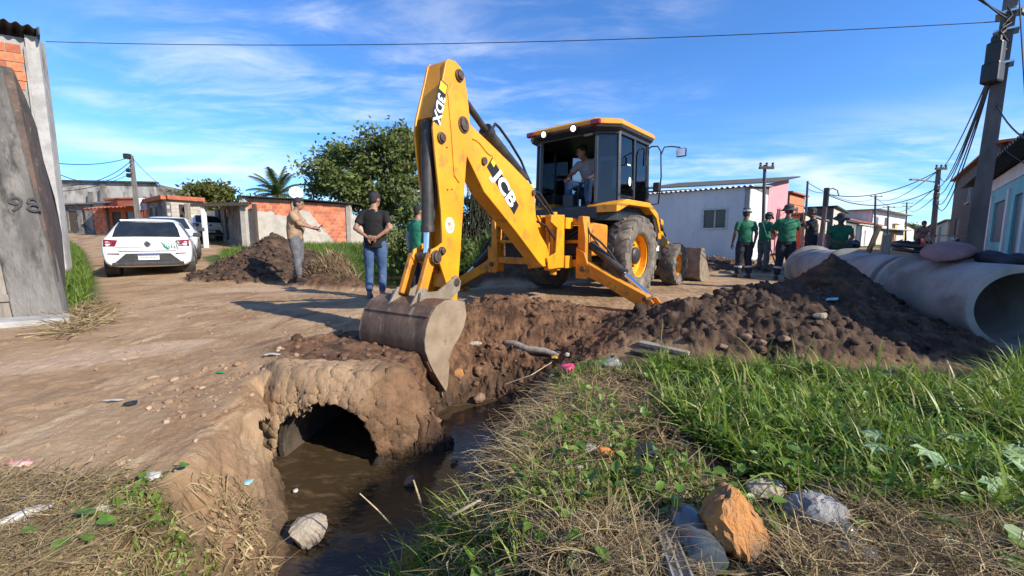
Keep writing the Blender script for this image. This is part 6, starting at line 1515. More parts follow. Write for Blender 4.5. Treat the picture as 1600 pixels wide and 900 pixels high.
# operator in the cab, seated facing the digging arm
opm = BM @ Matrix.Translation((0.06, 1.46, 0.98)) @ Matrix.Rotation(R(180), 4, 'Z')
person('operator in pale grey shirt and blue jeans seated in the backhoe cab', opm.translation, R(180 - 40.6), dict(pel=(0, 0.02, 0.95), wai=(0, 0.04, 1.10), che=(0.02, 0.10, 1.29), nec=(0.05, 0.16, 1.44), hea=(0.07, 0.23, 1.54), sL=(-0.165, 0.10, 1.37), sR=(0.20, 0.13, 1.36), eL=(-0.26, 0.24, 1.13), wL=(-0.16, 0.44, 1.04), eR=(0.30, 0.28, 1.14), wR=(0.20, 0.48, 1.06),
       hL=(-0.10, 0.06, 0.92), hR=(0.10, 0.06, 0.92), kL=(-0.20, 0.47, 0.98), kR=(0.20, 0.47, 0.98), aL=(-0.19, 0.44, 0.60), aR=(0.19, 0.44, 0.60), tL=(-0.2, 0.58, 0.55), tR=(0.2, 0.58, 0.55)),
       dict(shirt='shirt_grey', trousers='jeans_blue', sleeve=0.7), head_yaw=R(-40), head_pitch=R(-12), hands=dict(L=((0.2, 1, -0.2), (0, 0, -1), 0.8), R=((-0.2, 1, -0.2), (0, 0, -1), 0.8)))
# the gang by the pipes
def spot(x, y, Y):
    q = at(x, y, Y); q.z = ground_z(q.x, q.y); return q
GW = 'workers in green shirts by the drain pipes'
person('worker in green shirt and pale cap seen from behind, leftmost of the gang', spot(1160, 438, 10.4), R(-8), dict(eL=(-0.25, -0.02, 1.13), wL=(-0.28, 0.04, 0.87), hea=(0.015, 0.02, 1.61), aL=(-0.13, 0.0, 0.09), aR=(0.13, -0.02, 0.09), tL=(-0.17, 0.14, 0.03)), dict(shirt='shirt_green', trousers='trousers_navy', bands=True, leg=1.22, hem=0.02, sleeve=0.72), 'skin_b', hat=('cap', 'hat_grey', 'hat_white'), head_yaw=R(-55), fat=1.02, group=GW)
person('worker in green shirt and dark cap bending his head beside the hoe handle', spot(1190, 436, 11.6), R(-75), dict(hea=(0.0, 0.10, 1.56), nec=(0, 0.04, 1.45), eR=(0.20, 0.12, 1.14), wR=(0.14, 0.34, 1.06), eL=(-0.22, 0.14, 1.16), wL=(-0.1, 0.32, 1.2)), dict(shirt='shirt_green', trousers='trousers_grey', leg=1.15), 'skin_b', hat=('cap', 'hat_grey'), head_pitch=R(-25), group=GW, scale=0.97)
person('worker in green shirt and wide bucket hat seen from behind', spot(1224, 437, 10.0), R(-12), dict(eL=(-0.28, 0.10, 1.16), wL=(-0.16, 0.28, 1.10), eR=(0.28, 0.14, 1.20), wR=(0.20, 0.36, 1.25), aL=(-0.16, 0.0, 0.09), aR=(0.15, 0.0, 0.09), hea=(0.02, 0.03, 1.60)), dict(shirt='shirt_green', trousers='trousers_navy', bands=True, leg=1.22, hem=0.03, sleeve=0.8), 'skin_b', hat=('bucket', 'hat_grey'), head_yaw=R(-30), fat=1.10, group=GW, scale=1.03)
person('man in dark clothes raising both hands to his face beside the bucket hat worker', spot(1262, 436, 10.8), R(70), dict(eL=(-0.22, 0.18, 1.22), wL=(-0.08, 0.24, 1.45), eR=(0.24, 0.22, 1.28), wR=(0.06, 0.24, 1.48), hea=(0, 0.03, 1.61)), dict(shirt='shirt_dark', trousers='trousers_navy', leg=1.1, hem=0.03), 'skin_b', head_yaw=R(10), fat=1.08, scale=1.02, hands=dict(L=((0.2, 0.2, 1), (0.4, -0.8, 0), 0.6), R=((-0.2, 0.1, 1), (-0.4, -0.8, 0), 0.6)))
q = at(1306, 432, 10.2); q.z = ground_z(q.x, q.y) - 0.13
person('worker in green shirt and camouflage bucket hat standing behind the farthest pipe', q, R(150), dict(hea=(0, 0.05, 1.57), nec=(0, 0.02, 1.46), eL=(-0.25, 0.06, 1.14), wL=(-0.10, 0.24, 1.02), eR=(0.25, 0.06, 1.14), wR=(0.10, 0.24, 1.02)), dict(shirt='shirt_green', trousers='trousers_navy'), 'skin_b', hat=('bucket', 'hat_grey'), head_pitch=R(-22), group=GW)
# tools of the gang
def hoe(label, foot, top, m):
    foot = Vector(foot); top = Vector(top); e = thing('hoe', label, 'tool', foot); d = top - foot
    b = MB(); b.tube([(0, 0, 0), d * 0.5, d], 0.016, 8); b.build('handle', m, e, smooth=60)
    b = MB(); b.box((0.0, -0.06, 0.03), (0.20, 0.16, 0.012), Matrix.Rotation(R(35), 3, 'X')); b.build('blade', 'worn_steel', e)
mat('green_handle', (0.03, 0.16, 0.09), None, 0.5)
f = spot(1216, 436, 11.2); hoe('hoe with green handle leaning against the worker in the dark cap', f, at(1191, 347, 11.2), 'green_handle')
f = spot(1233, 432, 11.0); hoe('hoe with wooden handle upright between the bucket hat worker and the dark-clad man', f, at(1241, 378, 11.0), 'wood_grey')
# ---------------------------------------------------------------- cars
def car_paint(name, c, rough=0.28):
    return mat(name, c, tuple(v * 0.94 for v in c), rough, scale=3, coat=0.6, c3=(0.35, 0.27, 0.19), s3=2.2, t3=(0.66, 0.86), rvar=0.05)
car_paint('car_white', (0.78, 0.78, 0.77)); car_paint('car_silver', (0.50, 0.51, 0.53))
mat('car_trim', (0.025, 0.025, 0.027), (0.045, 0.043, 0.041), 0.6, scale=8)
mat('car_window', (0.012, 0.016, 0.020), (0.022, 0.027, 0.032), 0.05, scale=2, spec=0.8)
mat('tail_red', (0.13, 0.008, 0.012), (0.20, 0.012, 0.018), 0.12, scale=14, coat=0.6)
mat('head_lamp', (0.45, 0.48, 0.50), (0.18, 0.19, 0.20), 0.08, scale=22, coat=0.8)
mat('decal_green', (0.015, 0.22, 0.10), None, 0.5); mat('decal_red', (0.30, 0.02, 0.03), None, 0.5); mat('plate_blue', (0.02, 0.06, 0.30), None, 0.5)
mat('wheel_grey', (0.30, 0.30, 0.31), (0.18, 0.18, 0.18), 0.4, 0.7, scale=20)
ST = [  # y, zbottom, zbelt, ztop, wbottom, wmid, wbelt, wtop
    (0.00, 0.34, 0.80, 0.82, 0.66, 0.74, 0.70, 0.60), (0.035, 0.27, 0.90, 0.92, 0.80, 0.835, 0.79, 0.66), (0.10, 0.25, 0.955, 0.985, 0.83, 0.865, 0.815, 0.68), (0.20, 0.24, 0.965, 1.085, 0.84, 0.872, 0.82, 0.655),
    (0.34, 0.24, 0.965, 1.23, 0.84, 0.875, 0.82, 0.62), (0.50, 0.24, 0.962, 1.375, 0.84, 0.875, 0.82, 0.585), (0.62, 0.24, 0.96, 1.415, 0.84, 0.875, 0.82, 0.575), (0.95, 0.22, 0.955, 1.445, 0.84, 0.875, 0.82, 0.58), (1.5, 0.20, 0.95, 1.465, 0.84, 0.875, 0.82, 0.58),
    (2.1, 0.20, 0.945, 1.45, 0.84, 0.875, 0.82, 0.57), (2.45, 0.20, 0.94, 1.38, 0.84, 0.875, 0.815, 0.56), (2.9, 0.20, 0.935, 1.12, 0.84, 0.875, 0.81, 0.62), (3.12, 0.20, 0.925, 0.975, 0.84, 0.872, 0.80, 0.66), (3.5, 0.20, 0.87, 0.915, 0.84, 0.865, 0.79, 0.62), (3.82, 0.21, 0.78, 0.82, 0.80, 0.82, 0.72, 0.56), (3.97, 0.24, 0.66, 0.69, 0.68, 0.72, 0.62, 0.48), (4.03, 0.30, 0.56, 0.58, 0.50, 0.54, 0.48, 0.36)]
def interp_st(y):
    for i in range(len(ST) - 1):
        if ST[i][0] <= y <= ST[i + 1][0]:
            t = (y - ST[i][0]) / (ST[i + 1][0] - ST[i][0]); return [ST[i][k] + (ST[i + 1][k] - ST[i][k]) * t for k in range(8)]
    return ST[-1]
def make_car(label, loc, rz, paint='car_white', rear=True, deco=None, front=True):
    e = thing('parked_car', label, 'car', loc, rz)
    b = MB(); rings = []
    for (y, zb, zl, zt, wb, wm, wl, wt) in ST:
        h = [(0, zb), (wb * 0.82, zb), (wb, zb + 0.07), (wm, (zb + zl) * 0.5), (wm * 0.995, zl - 0.12), (wl, zl), (wl + (wt - wl) * 0.5, zl + (zt - zl) * 0.52), (wt, max(zl + 0.002, zt - 0.05)), (wt * 0.82, zt - 0.006), (0, zt + 0.012)]
        ring = [(x, y, z) for x, z in h] + [(-x, y, z) for x, z in reversed(h[1:-1])]
        rings.append(ring)
    b.loft(rings)
    body = b.build('body', paint, e, smooth=32)
    sub = body.modifiers.new('sub', 'SUBSURF'); sub.levels = 1; sub.render_levels = 1
    # wheel arches and wheels
    for (y, s) in ((0.74, -1), (0.74, 1), (3.28, -1), (3.28, 1)):
        c = Vector((s * 0.78, y, 0.31))
        b = MB(); b.cyl(c - X_ * s * 0.16, c + X_ * s * 0.101, 0.365, 28); b.build('wheel_arch', 'car_trim', e)
        b = MB(); b.lathe([(0.20, -0.10), (0.29, -0.095), (0.31, -0.06), (0.31, 0.06), (0.29, 0.095), (0.20, 0.10)], c + X_ * s * 0.02, (s, 0, 0), 32); w = b.build('wheel', 'rubber', e, smooth=40)
        b = MB(); b.lathe([(0.205, 0.095), (0.19, 0.07), (0.16, 0.06), (0.06, 0.085), (0.001, 0.085)], c + X_ * s * 0.02, (s, 0, 0), 20); b.build('rim', 'wheel_grey', w, smooth=30)
    # windows
    def quad(nm, pts, m, th=0.008, par=None):
        b = MB(); P = [Vector(p) for p in pts]; n = (P[1] - P[0]).cross(P[-1] - P[0]).normalized() * th; k = len(P)
        b.add(P + [p + n for p in P], [tuple(range(k - 1, -1, -1)), tuple(range(k, 2 * k))] + [(i, (i + 1) % k, k + (i + 1) % k, k + i) for i in range(k)]); return b.build(nm, m, par or e)
    def topz(y): return interp_st(y)[3]
    quad('rear_window', [(-0.645, 0.115, 1.005), (0.645, 0.115, 1.005), (0.60, 0.30, 1.205), (0.53, 0.47, 1.36), (-0.53, 0.47, 1.36), (-0.60, 0.30, 1.205)], 'car_window', 0.016)
    quad('windscreen', [(0.66, 3.07, 1.005), (-0.66, 3.07, 1.005), (-0.50, 2.50, 1.37), (0.50, 2.50, 1.37)], 'car_window', 0.018)
    for s in (-1, 1):
        def sp(y, f):
            q = interp_st(y); return (s * ((q[6] + (q[7] - q[6]) * f) + 0.006), y, q[2] + (q[3] - 0.03 - q[2]) * f)
        for y0, y1, y2, y3 in ((0.72, 1.52, 1.50, 0.92), (1.58, 2.75, 2.36, 1.56)):
            pts = [sp(y0, 0.06), sp(y1, 0.06), sp(y2, 0.86), sp(y3, 0.86)]
            if s < 0: pts = [pts[1], pts[0], pts[3], pts[2]]
            quad('side_window', pts, 'car_window', 0.006)
        b = MB(); b.box((s * 0.96, 2.62, 1.00), (0.20, 0.10, 0.13)); b.bar((s * 0.82, 2.64, 0.96), (s * 0.9, 2.62, 0.97), 0.05, 0.04); b.build('side_mirror', 'car_trim', e, bevel=0.03)
    # rear end
    if rear:
        for s in (-1, 1):
            b = MB(); b.loft([[(s * 0.60, -0.014, 0.775), (s * 0.545, 0.016, 0.925), (s * 0.80, 0.055, 0.945), (s * 0.815, 0.030, 0.765)], [(s * 0.60, 0.10, 0.775), (s * 0.545, 0.12, 0.925), (s * 0.845, 0.26, 0.945), (s * 0.877, 0.22, 0.765)]]); tl = b.build('tail_light', 'tail_red', e, bevel=0.012)
            b = MB(); b.box((s * 0.70, -0.004, 0.868), (0.16, 0.02, 0.014), R(s * 14)); b.build('light_bar', 'decal_red', tl)
            b = MB(); b.box((s * 0.64, -0.010, 0.60), (0.22, 0.012, 0.018), R(s * 8)); b.build('reflector', 'tail_red', e)
        quad('rear_diffuser', [(-0.70, -0.012, 0.31), (0.70, -0.012, 0.31), (0.42, -0.016, 0.60), (-0.42, -0.016, 0.60)], 'car_trim', 0.02)
        b = MB(); b.box((0, -0.005, 0.34), (1.36, 0.10, 0.09)); b.build('lower_valance', 'car_trim', e, bevel=0.02)
        quad('bumper_shelf', [(-0.55, -0.014, 0.655), (0.55, -0.014, 0.655), (0.55, -0.014, 0.668), (-0.55, -0.014, 0.668)], 'plaster_grey', 0.004)
        b = MB(); b.box((0, -0.052, 0.505), (0.40, 0.012, 0.13)); npl = b.build('number_plate', 'white_print', e, bevel=0.003)
        b = MB(); b.box((0, -0.0595, 0.556), (0.39, 0.003, 0.026)); b.build('plate_strip', 'plate_blue', npl)
        text_mesh('THA3E62', 0.085, 'plate_number', 'black_print', npl, frame((0, -0.0595, 0.492), (1, 0, 0), (0, 0, 1), (0, -1, 0)), sx=0.98, bold=0.001)
        b = MB(); b.lathe([(0.045, 0), (0.062, 0.003), (0.066, 0.010), (0.058, 0.014), (0.001, 0.012)], (0, -0.006, 0.845), (0, -1, 0.1), 24); b.build('emblem', 'wheel_grey', e, smooth=40)
        b = MB(); b.lathe([(0.046, 0.0135), (0.001, 0.0145)], (0, -0.006, 0.845), (0, -1, 0.1), 20); b.build('emblem_centre', 'car_trim', e)
        quad('hatch_seam', [(-0.60, -0.006, 0.755), (0.60, -0.006, 0.755), (0.60, -0.006, 0.762), (-0.60, -0.006, 0.762)], 'car_trim', 0.004)
        b = MB(); b.box((0, 0.535, 1.405), (0.30, 0.05, 0.03)); b.build('brake_light', 'tail_red', e, bevel=0.006)
        b = MB(); b.bar((0, 0.9, 1.45), (0, 0.78, 1.56), 0.012, 0.012); b.build('aerial', 'car_trim', e)
        b = MB(); b.box((0, 0.55, 1.41), (1.06, 0.12, 0.035)); b.build('roof_spoiler', paint, e, bevel=0.015)
    # front end
    if front:
        for s in (-1, 1):
            b = MB(); b.loft([[(s * 0.46, 4.02, 0.63), (s * 0.46, 3.99, 0.70), (s * 0.66, 3.93, 0.73), (s * 0.68, 3.95, 0.63)], [(s * 0.46, 3.80, 0.63), (s * 0.46, 3.82, 0.73), (s * 0.79, 3.62, 0.80), (s * 0.83, 3.62, 0.68)]]); b.build('headlight', 'head_lamp', e, bevel=0.012)
            b = MB(); b.box((s * 0.58, 3.98, 0.40), (0.24, 0.12, 0.15), R(-s * 28)); b.build('fog_lamp', 'car_trim', e, bevel=0.02)
        b = MB(); b.box((0, 4.02, 0.66), (0.88, 0.05, 0.08)); b.build('grille', 'car_trim', e, bevel=0.01)
        b = MB(); b.box((0, 4.02, 0.38), (0.8, 0.05, 0.16)); b.build('lower_grille', 'car_trim', e, bevel=0.01)
    # decals
    if deco == 'green':
        def strip(pts, w, nm='green_decal'):
            b = MB(); n = len(pts)
            vs = []
            for i, p in enumerate(pts):
                p = Vector((p[0], 0, p[1])); q0 = Vector((pts[max(i - 1, 0)][0], 0, pts[max(i - 1, 0)][1])); q1 = Vector((pts[min(i + 1, n - 1)][0], 0, pts[min(i + 1, n - 1)][1])); d = (q1 - q0).normalized(); s_ = Vector((d.z, 0, -d.x)) * w / 2
                yy = -0.016 + 0.05 * max(0, p.z - 0.80) / 0.10 + 0.02 * max(0, p.z - 0.90) / 0.06
                vs += [p + s_ + Y_ * yy, p - s_ + Y_ * yy]
            o = b.add(vs, [(2 * i, 2 * i + 1, 2 * i + 3, 2 * i + 2) for i in range(n - 1)]).build(nm, 'decal_green', e); o.modifiers.new('t', 'SOLIDIFY').thickness = 0.003
        strip([(0.23, 0.955), (0.27, 0.86), (0.33, 0.76), (0.40, 0.70)], 0.030)
        cx_, cz_ = 0.45, 0.835
        strip([(cx_ + 0.125 * math.cos(a_ * math.pi / 8 ) , cz_ + 0.085 * math.sin(a_ * math.pi / 8)) for a_ in range(-1, 10)], 0.010)
        for k in range(-2, 3): strip([(cx_ + k * 0.045 + 0.02 * (t / 6.0) + 0.006 * k * t / 3, cz_ + 0.075 - abs(k) * 0.012 - 0.19 * t / 6) for t in range(7)], 0.010)
        strip([(cx_ - 0.01, cz_ + 0.09), (cx_ - 0.02, cz_ + 0.115)], 0.03)
    if deco == 'red':
        b = MB(); b.box((0.60, 0.02, 0.84), (0.3, 0.05, 0.14)); b.build('red_decal', 'decal_red', e, bevel=0.01)
    return e
cpos = at(236, 430, 10.35); cpos.z = 0.0
ca = R(36.5)
rear_c = Vector((cpos.x, cpos.y, 0)); fwd = Vector((-math.sin(ca), math.cos(ca), 0))
gz0 = ground_z(rear_c.x, rear_c.y); gz1 = ground_z(rear_c.x + fwd.x * 3.3, rear_c.y + fwd.y * 3.3)
c1 = make_car('white hatchback with a green striped emblem on its tailgate, parked on the left road', (rear_c.x, rear_c.y, gz0 - 0.02), ca, deco='green')
c1.rotation_euler = (math.atan2(gz1 - gz0, 3.3), 0, ca)
q = at(299, 405, 13.6); a2 = R(36.5 + 180)
q2 = Vector((q.x, q.y, 0)) - Vector((-math.sin(a2), math.cos(a2), 0)) * 4.03 + Vector((-0.62, -0.25, 0))
c2 = make_car('white car facing the camera, mostly hidden behind the white hatchback', (q2.x, q2.y, ground_z(q2.x, q2.y) - 0.03), a2, rear=False)
q = at(330, 366, 23.8)
c3 = make_car('silver white car with red tail lamps parked under the carport', (q.x, q.y, 0.98), R(58), 'car_white', deco=None)
# ---------------------------------------------------------------- grass, straw, weeds
def isl_mat(name, cols, rough=0.6, trans=0.3, spec=0.25):
    m = bpy.data.materials.new(name); m.use_nodes = True; MATS[name] = m
    N, L = m.node_tree.nodes, m.node_tree.links; B = N['Principled BSDF']; o = [n for n in N if n.type == 'OUTPUT_MATERIAL'][0]
    g = N.new('ShaderNodeNewGeometry'); r_ = N.new('ShaderNodeValToRGB'); L.new(g.outputs['Random Per Island'], r_.inputs[0])
    el = r_.color_ramp.elements; el[0].color = (*cols[0], 1); el[1].color = (*cols[-1], 1)
    for i, c in enumerate(cols[1:-1]): e_ = el.new((i + 1) / (len(cols) - 1)); e_.color = (*c, 1)
    L.new(r_.outputs[0], B.inputs['Base Color']); B.inputs['Roughness'].default_value = rough; B.inputs['Specular IOR Level'].default_value = spec
    t = N.new('ShaderNodeBsdfTranslucent'); mx = N.new('ShaderNodeMixShader'); mx.inputs[0].default_value = trans
    L.new(r_.outputs[0], t.inputs[0]); L.new(B.outputs[0], mx.inputs[1]); L.new(t.outputs[0], mx.inputs[2]); L.new(mx.outputs[0], o.inputs[0])
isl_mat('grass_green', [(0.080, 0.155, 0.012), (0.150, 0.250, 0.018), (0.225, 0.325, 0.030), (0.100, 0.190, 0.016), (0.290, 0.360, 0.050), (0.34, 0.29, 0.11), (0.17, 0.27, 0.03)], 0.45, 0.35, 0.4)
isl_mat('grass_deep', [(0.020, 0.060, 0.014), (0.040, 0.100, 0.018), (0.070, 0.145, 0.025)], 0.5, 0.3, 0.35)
isl_mat('straw', [(0.42, 0.31, 0.16), (0.25, 0.17, 0.085), (0.52, 0.41, 0.23), (0.13, 0.085, 0.045), (0.34, 0.25, 0.12), (0.18, 0.13, 0.07)], 0.8, 0.15)
isl_mat('grass_far', [(0.075, 0.135, 0.020), (0.125, 0.195, 0.030), (0.165, 0.225, 0.045), (0.095, 0.165, 0.030)], 0.6, 0.3)
isl_mat('clod_brown', [(0.085, 0.045, 0.025), (0.14, 0.075, 0.041), (0.185, 0.105, 0.060), (0.06, 0.033, 0.02)], 0.95, 0.0)
isl_mat('clod_dark', [(0.045, 0.029, 0.020), (0.075, 0.046, 0.030), (0.105, 0.066, 0.044), (0.035, 0.023, 0.017)], 0.95, 0.0)
isl_mat('grit', [(0.24, 0.145, 0.085), (0.33, 0.215, 0.13), (0.20, 0.118, 0.066), (0.40, 0.29, 0.195), (0.25, 0.13, 0.075)], 0.9, 0.0)
def in_poly(rng, P, n, keep=None):
    P = np.array(P); lo, hi = P.min(0), P.max(0); out = np.zeros((0, 2))
    while len(out) < n:
        q = lo + (hi - lo) * rng.random((n * 2, 2)); q = q[poly_sd(q[:, 0], q[:, 1], [tuple(p) for p in P]) < 0]
        if keep is not None: q = q[keep(q[:, 0], q[:, 1]) > rng.random(len(q))]
        out = np.concatenate([out, q])
    return out[:n]
def blades(name, label, cat, pts, hgt, wid, m, seed, bend=0.6, flat=0.0, seg=4, zoff=0.0, hvar=0.6, spread=0.5, kindstuff=True, upz=None):
    rng = np.random.default_rng(seed); n = len(pts); z = terrain(pts[:, 0], pts[:, 1]) + zoff * rng.random(n)
    h = hgt * (1 - hvar + 2 * hvar * rng.random(n)); w = wid * (0.6 + 0.8 * rng.random(n)); a = rng.random(n) * 2 * np.pi
    dx, dy = np.cos(a), np.sin(a); el = np.where(rng.random(n) < 1, (1 - flat) * (np.pi / 2 - np.abs(rng.normal(0, spread, n))) + flat * np.abs(rng.normal(0.12, 0.22, n)), 0)
    px_, py_ = -dy, dx; tw = rng.normal(0, 0.6, n); rows = []
    P = np.stack([pts[:, 0], pts[:, 1], z - 0.01], -1); bd = bend * (0.4 + 1.2 * rng.random(n)); wob = rng.normal(0, 0.45 * flat + 0.02, n)
    for k in range(seg + 1):
        f = k / seg; ww = w * (1 - f ** 1.8) * (0.55 + 0.9 * f * (1 - f) * 2) if flat < 0.5 else w * (1 - 0.6 * f)
        sx = px_ * np.cos(tw); sy = py_ * np.cos(tw); sz = np.sin(tw) * 0.5
        off = np.stack([sx, sy, sz], -1) * (ww / 2)[:, None]; rows.append(P - off); rows.append(P + off)
        e2 = el - bd * f; a = a + wob; dx, dy = np.cos(a), np.sin(a); st = h / seg
        P = P + np.stack([dx * np.cos(e2), dy * np.cos(e2), np.sin(e2)], -1) * st[:, None]
    gz_ = None
    V = np.stack(rows, 1).reshape(-1, 3); c = 2 * (seg + 1); base = np.arange(n)[:, None] * c
    F = np.concatenate([np.stack([base[:, 0] + 2 * k, base[:, 0] + 2 * k + 1, base[:, 0] + 2 * k + 3, base[:, 0] + 2 * k + 2], -1) for k in range(seg)])
    if flat > 0.3:
        gz_ = terrain(V[:, 0], V[:, 1]); V[:, 2] = np.maximum(V[:, 2], gz_ + 0.004 + 0.02 * _hash(np.arange(len(V)), np.arange(len(V)) * 0, 3))
    o = np_mesh(name, V, F, m, smooth=True); tag(o, label, cat, kind='stuff'); return o
G = lambda L_, z=0.04: [tuple(gp(x, y, z)[:2]) for x, y in L_]
rng = np.random.default_rng(11)
CLEAR = [(*gp(x, y, 0.08)[:2], r_) for x, y, r_ in ((1155, 862, 0.125), (1150, 885, 0.10), (1100, 868, 0.075), (1082, 830, 0.07), (1068, 800, 0.06), (1050, 868, 0.05), (1060, 900, 0.05), (1270, 812, 0.10), (1308, 838, 0.06), (1198, 768, 0.08), (935, 715, 0.06), (905, 740, 0.035), (1008, 712, 0.06))]
def clear_of(x, y):
    k = np.ones(np.shape(x))
    for cx_, cy_, r_ in CLEAR: k = k * np.where(np.hypot(x - cx_, y - cy_) < r_, 0.06, 1.0)
    return k
def bankok(x, y):
    z, mm = terrain(x, y, True, False); return ((mm['sm'] < 0.35) & (z > -0.25)).astype(float) * clear_of(x, y)
def flatok(x, y): return (terrain(x, y, True, False)[1]['cut'] < 0.08).astype(float)
def tufty(x, y): return bankok(x, y) * np.clip(0.10 + 3.2 * (fbm(x * 2.6, y * 2.6, 301, 4) + 0.16), 0.05, 1)
LUSH = G([(1015, 578), (1120, 585), (1250, 588), (1420, 600), (1600, 622), (1720, 700), (1750, 800), (1600, 850), (1330, 810), (1200, 775), (1085, 700), (1030, 640)])
blades('tall_grass', 'tall bright green grass covering the right bank', 'grass', in_poly(rng, LUSH, 9500, tufty), 0.155, 0.0085, 'grass_green', 1, 1.3)
blades('broad_grass', 'broad-bladed green grass among the right bank weeds', 'grass', in_poly(rng, LUSH, 2200, tufty), 0.14, 0.017, 'grass_green', 2, 1.3, seg=5)
blades('tall_reeds', 'taller arching grass blades standing above the right bank grass', 'grass', in_poly(rng, LUSH, 650, tufty), 0.27, 0.013, 'grass_green', 22, 1.5, seg=6)
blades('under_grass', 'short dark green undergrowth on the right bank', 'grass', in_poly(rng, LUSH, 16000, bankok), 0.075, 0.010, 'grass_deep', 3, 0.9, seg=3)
SIDE = [(2.6, 2.2), (3.6, 2.9), (4.6, 3.0), (5.5, 2.0), (4.0, 0.6), (1.9, 0.9)]
blades('side_grass', 'green grass at the right edge of the bank', 'grass', in_poly(rng, SIDE, 7000, tufty), 0.20, 0.010, 'grass_green', 4, 1.1)
MIXP = G([(860, 590), (1000, 575), (1080, 690), (1250, 770), (1600, 830), (1600, 930), (700, 930), (720, 790), (800, 680)])
blades('sparse_grass', 'sparse green blades growing through the dry straw', 'grass', in_poly(rng, MIXP, 3000, lambda x, y: bankok(x, y) * np.clip(0.1 + 3.5 * fbm(x * 3, y * 3, 303, 3), 0, 1)), 0.10, 0.008, 'grass_green', 5, 1.0)
TUFT = G([(575, 905), (625, 850), (700, 815), (745, 840), (765, 930), (560, 1000)], -0.22)
blades('water_edge_grass', 'lush green grass tuft hanging over the water at the bottom centre', 'grass', in_poly(rng, TUFT, 900), 0.20, 0.010, 'grass_green', 6, 1.4, seg=5)
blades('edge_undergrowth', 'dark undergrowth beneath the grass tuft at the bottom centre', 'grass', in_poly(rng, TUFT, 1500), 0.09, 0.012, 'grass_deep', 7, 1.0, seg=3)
STRAW = G([(835, 600), (905, 585), (1010, 590), (1060, 690), (1110, 770), (1130, 850), (1020, 930), (640, 930), (700, 830), (755, 720), (800, 640)])
blades('dry_straw', 'matted dry straw on the bank beside the stream', 'straw', in_poly(rng, STRAW, 8000, lambda x, y: bankok(x, y) * np.clip(0.35 + 2.5 * fbm(x * 3, y * 3, 305, 3), 0.05, 1)), 0.17, 0.0038, 'straw', 8, 0.5, flat=0.85, seg=5, zoff=0.05)
STRAW2 = G([(880, 840), (1150, 870), (1330, 800), (1640, 810), (1700, 940), (860, 950)])
blades('dry_stubble', 'dry straw and stubble along the bottom right', 'straw', in_poly(rng, STRAW2, 4500, clear_of), 0.15, 0.0038, 'straw', 9, 0.5, flat=0.75, seg=5, zoff=0.05)
blades('straw_stalks', 'upright dry stalks at the bottom right', 'straw', in_poly(rng, STRAW2, 500, clear_of), 0.10, 0.004, 'straw', 10, 0.3, seg=3)
blades('left_straw', 'matted dry straw on the left bank at the bottom left', 'straw', in_poly(rng, DRY_L, 5600, lambda x, y: np.clip(0.45 + 2.5 * fbm(x * 3, y * 3, 307, 3), 0.05, 1)), 0.15, 0.0038, 'straw', 12, 0.5, flat=0.85, seg=5, zoff=0.04)
BANKL = [tuple(gp(x, y)[:2]) for x, y in ((330, 720), (400, 690), (432, 740), (445, 800), (430, 850), (390, 860), (340, 790))]
blades('bank_straw', 'dry roots and straw along the left bank above the water', 'straw', in_poly(rng, BANKL, 700), 0.12, 0.0036, 'straw', 14, 0.8, flat=0.8, seg=5, zoff=0.02)
blades('left_sparse_grass', 'thin green blades in the straw at the bottom left', 'grass', in_poly(rng, DRY_L, 900, lambda x, y: np.clip(0.05 + 4 * fbm(x * 3, y * 3, 309, 3), 0, 1)), 0.07, 0.006, 'grass_green', 13, 1.0)
LIP = [(PIPE_M.x - 0.45, 2.72), (PIPE_M.x + 0.35, 2.72), (PIPE_M.x + 0.35, 2.95), (PIPE_M.x - 0.45, 2.95)]
blades('wall_weeds', 'tall green weeds along the foot of the left wall', 'grass', in_poly(rng, GRASS_L, 6500, lambda x, y: np.clip(0.5 + 2 * fbm(x, y, 311, 3), 0.1, 1)), 0.30, 0.020, 'grass_far', 15, 1.0, seg=3)
DRYW = [tuple(gp(x, y)[:2]) for x, y in ((92, 500), (150, 470), (170, 490), (130, 525), (85, 535))]
blades('fallen_stalks', 'fallen dry stalks beside the door step', 'straw', in_poly(rng, DRYW, 900), 0.3, 0.012, 'straw', 16, 0.4, flat=0.85, seg=4)
FAR1 = [(-7.6, 11.4), (-9.2, 13.0), (-11.6, 16.5), (-11.5, 21.5), (-4.8, 20.5), (-5.3, 15), (-4.6, 12.2), (-6.0, 12.2)]
blades('verge_grass', 'bright green grass slope below the brick house', 'grass', in_poly(rng, FAR1, 26000), 0.34, 0.030, 'grass_far', 17, 0.9, seg=3)
FAR2 = [(-4.8, 20.5), (-6.5, 18.6), (-3.9, 18), (-2.0, 13.8), (-0.9, 10.3), (2.5, 10.6), (4.5, 13), (2.5, 20)]
blades('pond_grass', 'green grass and weeds beyond the pond', 'grass', in_poly(rng, FAR2, 24000), 0.36, 0.030, 'grass_far', 18, 0.9, seg=3)
FAR3 = [(-3.0, 8.0), (-2.5, 8.9), (-3.6, 10.2), (-4.6, 11.6), (-5.2, 11.3), (-4.2, 9.5)]
blades('heap_straw', 'dry grass on the heap between the two standing men', 'straw', in_poly(rng, [(-4.3, 8.6), (-3.2, 8.2), (-2.9, 8.9), (-3.3, 9.6), (-4.2, 9.6)], 1800), 0.25, 0.012, 'straw', 19, 0.8, flat=0.3, seg=4)
blades('heap_grass', 'green weeds growing by the heap behind the tan-shirted man', 'grass', in_poly(rng, [(-4.6, 10.0), (-3.2, 9.4), (-3.0, 10.2), (-4.5, 12.0), (-5.2, 11.6)], 3500), 0.4, 0.024, 'grass_far', 20, 0.9, seg=3)
HS = [(6.3, 17.2), (9.0, 15.0), (9.6, 15.6), (6.8, 18.2)]
